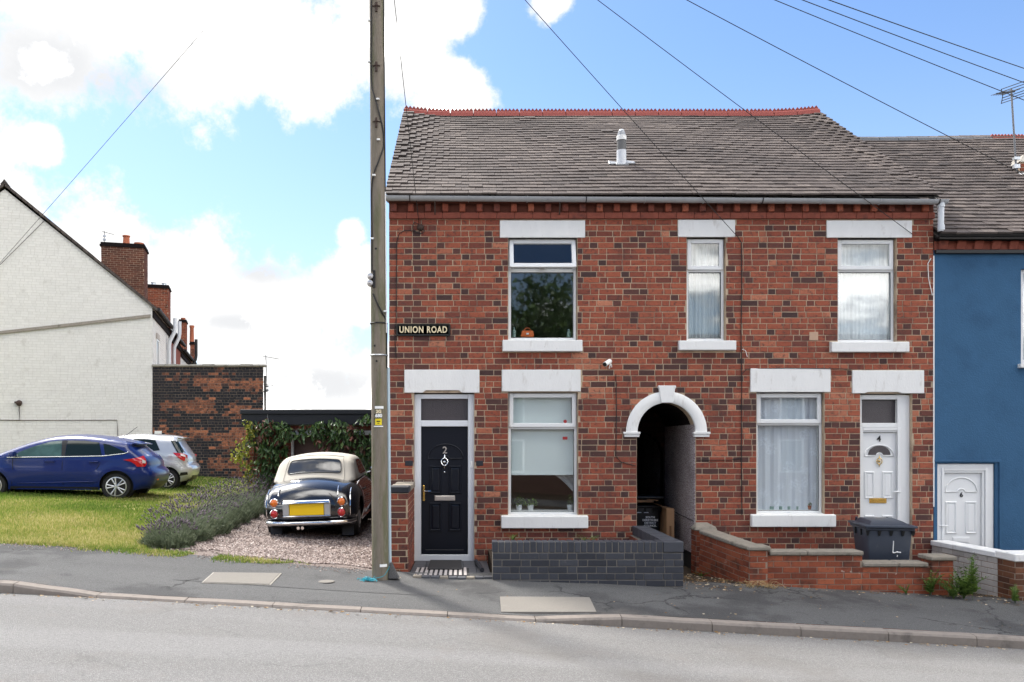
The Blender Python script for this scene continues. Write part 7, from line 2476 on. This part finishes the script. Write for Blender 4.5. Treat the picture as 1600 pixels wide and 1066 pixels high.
rs.tube(pts + pts[:1], .009, 5); rs.build('screen_seal', M['blackplastic'], rc)
rs = MB()
for t in (-.88, .88): rs.tube([hd3.strip_pt(i, t, .004) for i in [k * .5 for k in range(0, 26)]], .006, 5)
rs.tube([hd3.strip_pt(hd3.idx(1.245, 0, 24), t, .003) for t in [-.9 + 1.8 * k / 12 for k in range(13)]], .006, 5)
rs.build('hood_seam', M['canvas'], rc)
hd3.side_patch('side_window', [(1.28, .95), (2.30, .95), (2.02, 1.16), (1.80, 1.20), (1.36, 1.20)], M['carglass'], rc, .006)
hd3.strip_patch('windscreen', hd3.n - 9, hd3.n - 2, -.85, .85, M['carglass'], rc, .004)


def rear_at(z, y, off=0.0):
    i = c3.idx(z, 2, 16); p = c3.strip_pt(i, 1.0); t = max(-1, min(1, y / max(.05, abs(p[1]))))
    return Vector(c3.strip_pt(i, t, off))


for (z, mm, nm_) in ((.600, 'amberlens', 'indicator_lamp'), (.435, 'redlens', 'tail_lamp')):
    for sg in (-1, 1):
        p = rear_at(z, sg * .595)
        lm_ = MB().lathe([(.001, -.038), (.04, -.034), (.058, -.018), (.058, .03), (.001, .03)], 18, 'x', (p.x, p.y, z)).build(nm_, M[mm], rc, smooth=True)
        MB().lathe([(.056, .03), (.056, -.018), (.064, -.026), (.074, -.016), (.076, .03)], 20, 'x', (p.x, p.y, z)).build('chrome_bezel', M['chrome'], lm_, smooth=True)
# plate and its chrome surround
p = rear_at(.50, 0)
xq = p.x - .03
MB().box(xq - .012, xq, -.285, .285, .415, .585).build('number_plate', M['plate'], rc)
sb_ = MB()
sb_.hexa([(xq - .05, -.40, .592), (xq + .06, -.40, .592), (xq + .06, .40, .592), (xq - .05, .40, .592), (xq - .03, -.385, .645), (xq + .06, -.385, .645), (xq + .06, .385, .645), (xq - .03, .385, .645)])
sb_.box(xq - .03, xq + .06, -.40, .40, .385, .412)
sb_.build('plate_surround', M['chrome'], rc, bev=.014, seg=2, smooth=True)
for sg in (-1, 1): MB().box(xq - .022, xq + .05, sg * .345 - .052, sg * .345 + .052, .413, .591).build('plate_lamp', M['steel'], rc, bev=.008)
MB().lathe([(.001, -.012), (.015, -.010), (.018, .01), (.001, .01)], 12, 'x', (rear_at(.60, .46).x, .46, .60)).build('boot_lock', M['chrome'], rc)
for sg in (-1, 1):
    ptsh = [rear_at(z, sg * .50, .012) for z in (.69, .73, .77, .805)]
    MB().tube(ptsh, .012, 6).build('boot_hinge', M['chrome'], rc, smooth=True)
# chrome trim down the edge of each rear wing
for sg in (-1, 1):
    tr = []
    for i in [int(c3.idx(.36, 1, 16)) + k for k in range(0, 13)]:
        q_ = c3.up[i] - c3.normal2(i) * .05
        tr.append(Vector((q_.x, sg * (c3.y(q_.x, q_.y) + .006), q_.y)))
    MB().tube(tr, .010, 6).build('wing_trim', M['chrome'], rc, smooth=True)
# bumper
bp_ = []
for k in range(25):
    a = -1 + 2 * k / 24
    yb = a * .755
    xb = .0 + .20 * abs(a) ** 3.2 + (.18 * max(0, abs(a) - .93) / .07)
    bp_.append((xb - .01, yb, .285))
bm_ = MB()
bm_.tube(bp_, .036, 10); bm_.build('rear_bumper', M['chrome'], rc, smooth=True)
for yy0 in (.10, .17): MB().tube([(.05, yy0, .205), (.25, yy0, .215)], .026, 10).build('exhaust_pipe', M['chrome'], rc, smooth=True)
for sg in (-1, 1):
    MB().hexa([(.37, sg * .62 - .10, .035), (.38, sg * .62 + .10, .035), (.39, sg * .62 + .10, .04), (.38, sg * .62 - .10, .04), (.46, sg * .62 - .10, .30), (.46, sg * .62 + .10, .30), (.47, sg * .62 + .10, .30), (.47, sg * .62 - .10, .30)]).build('mud_flap', M['blackplastic'] if sg < 0 else M['bluebrick'], rc)
    MB().lathe([(.001, -.06), (.05, -.05), (.06, -.0), (.05, .012), (.001, .014)], 14, 'x', (2.12, sg * .90, .99)).tube([(2.12, sg * .78, .93), (2.12, sg * .90, .97)], .012, 6).build('door_mirror', M['chrome'], rc, smooth=True)
    MB().tube([(1.30, sg * .80, .70), (1.45, sg * .83, .71)], .014, 6).build('door_handle', M['chrome'], rc, smooth=True)
    MB().box(1.10, 2.60, sg * .775 - .012, sg * .775 + .012, .20, .235).build('sill_trim', M['chrome'], rc)
for x_ in (.72, 2.98):
    for sg in (-1, 1):
        wheel(rc, x_, sg * .70, .285, .287, .17, .165, sg, M['silverpaint'], 5, plain=True)
bx0_ = P(481.5, 816, 12.35)
rc.location = (bx0_.x, bx0_.y, .425)
rc.rotation_euler = (R(-1.6), R(-1.0), R(91))
rc.scale = (1, .92, 1)

# ------------------------------------------------------------------ a tree across the road, mirrored in the upper window
tr = thing('street_tree', 'dark leafy tree across the road that shows mirrored in the upper window', 'tree', (3.6, -25, .1))
MB().tube([(0, 0, -.3), (.1, .05, 2.2), (.05, 0, 4.5), (.2, .1, 7)], [.24, .19, .15, .06], 10).tube([(.1, 0, 3.5), (-1.2, .3, 6.0)], [.1, .04], 7).tube([(.1, 0, 4), (1.4, -.2, 6.5)], [.1, .04], 7).build('trunk', M['stem'], tr, smooth='all')
g = np.random.default_rng(4); n = 9000
cl = g.normal(0, 1, (40, 3)); cl /= np.linalg.norm(cl, axis=1)[:, None]; cl = cl * g.uniform(.3, 1, (40, 1)) * np.array([2.2, 2.2, 2.6]) + np.array([0, 0, 6.8])
c = cl[g.integers(0, 40, n)] + g.normal(0, .5, (n, 3)); s_ = g.uniform(.05, .12, (n, 1))
v = np.stack([c + g.normal(0, 1, (n, 3)) * s_, c + g.normal(0, 1, (n, 3)) * s_, c + g.normal(0, 1, (n, 3)) * s_], 1).reshape(-1, 3)
obj('crown', raw_mesh('crown', v, np.arange(3 * n).reshape(-1, 3), M['leaf'], np.clip(g.normal(.35, .2, n), 0, .7)), tr, kind='stuff')

# houses across the road, mirrored in the lower windows
oh = thing('opposite_houses', 'brick houses across the road that show mirrored in the window glass', 'house', (0, -24, 0))
mb = MB(); mb.hexa([(-16, -8, -.6), (22, -8, -1.5), (22, 0, -1.5), (-16, 0, -.6), (-16, -8, 4.9), (22, -8, 4.9), (22, 0, 4.9), (-16, 0, 4.9)]); mb.build('wall', mat('dull_brown_brick', (.10, .058, .045), .9, .3, 3), oh)
MB().add([(-16.2, .25, 4.85), (22.2, .25, 4.85), (22.2, -4, 7.4), (-16.2, -4, 7.4), (-16.2, -8.2, 4.85), (22.2, -8.2, 4.85)], [(1, 0, 3, 2), (2, 3, 4, 5)]).build('roof', M['tile'], oh)
for k in range(9):
    for z_ in (.9, 3.0):
        w_ = MB().ring(-15 + k * 4.2, -13.9 + k * 4.2, z_ - .3, z_ + 1.2, .08, .001, .03).build('window', M['upvc'], oh)
        MB().box(-14.92 + k * 4.2, -13.98 + k * 4.2, .002, .008, z_ - .22, z_ + 1.12).build('pane', M['carglass'], w_)
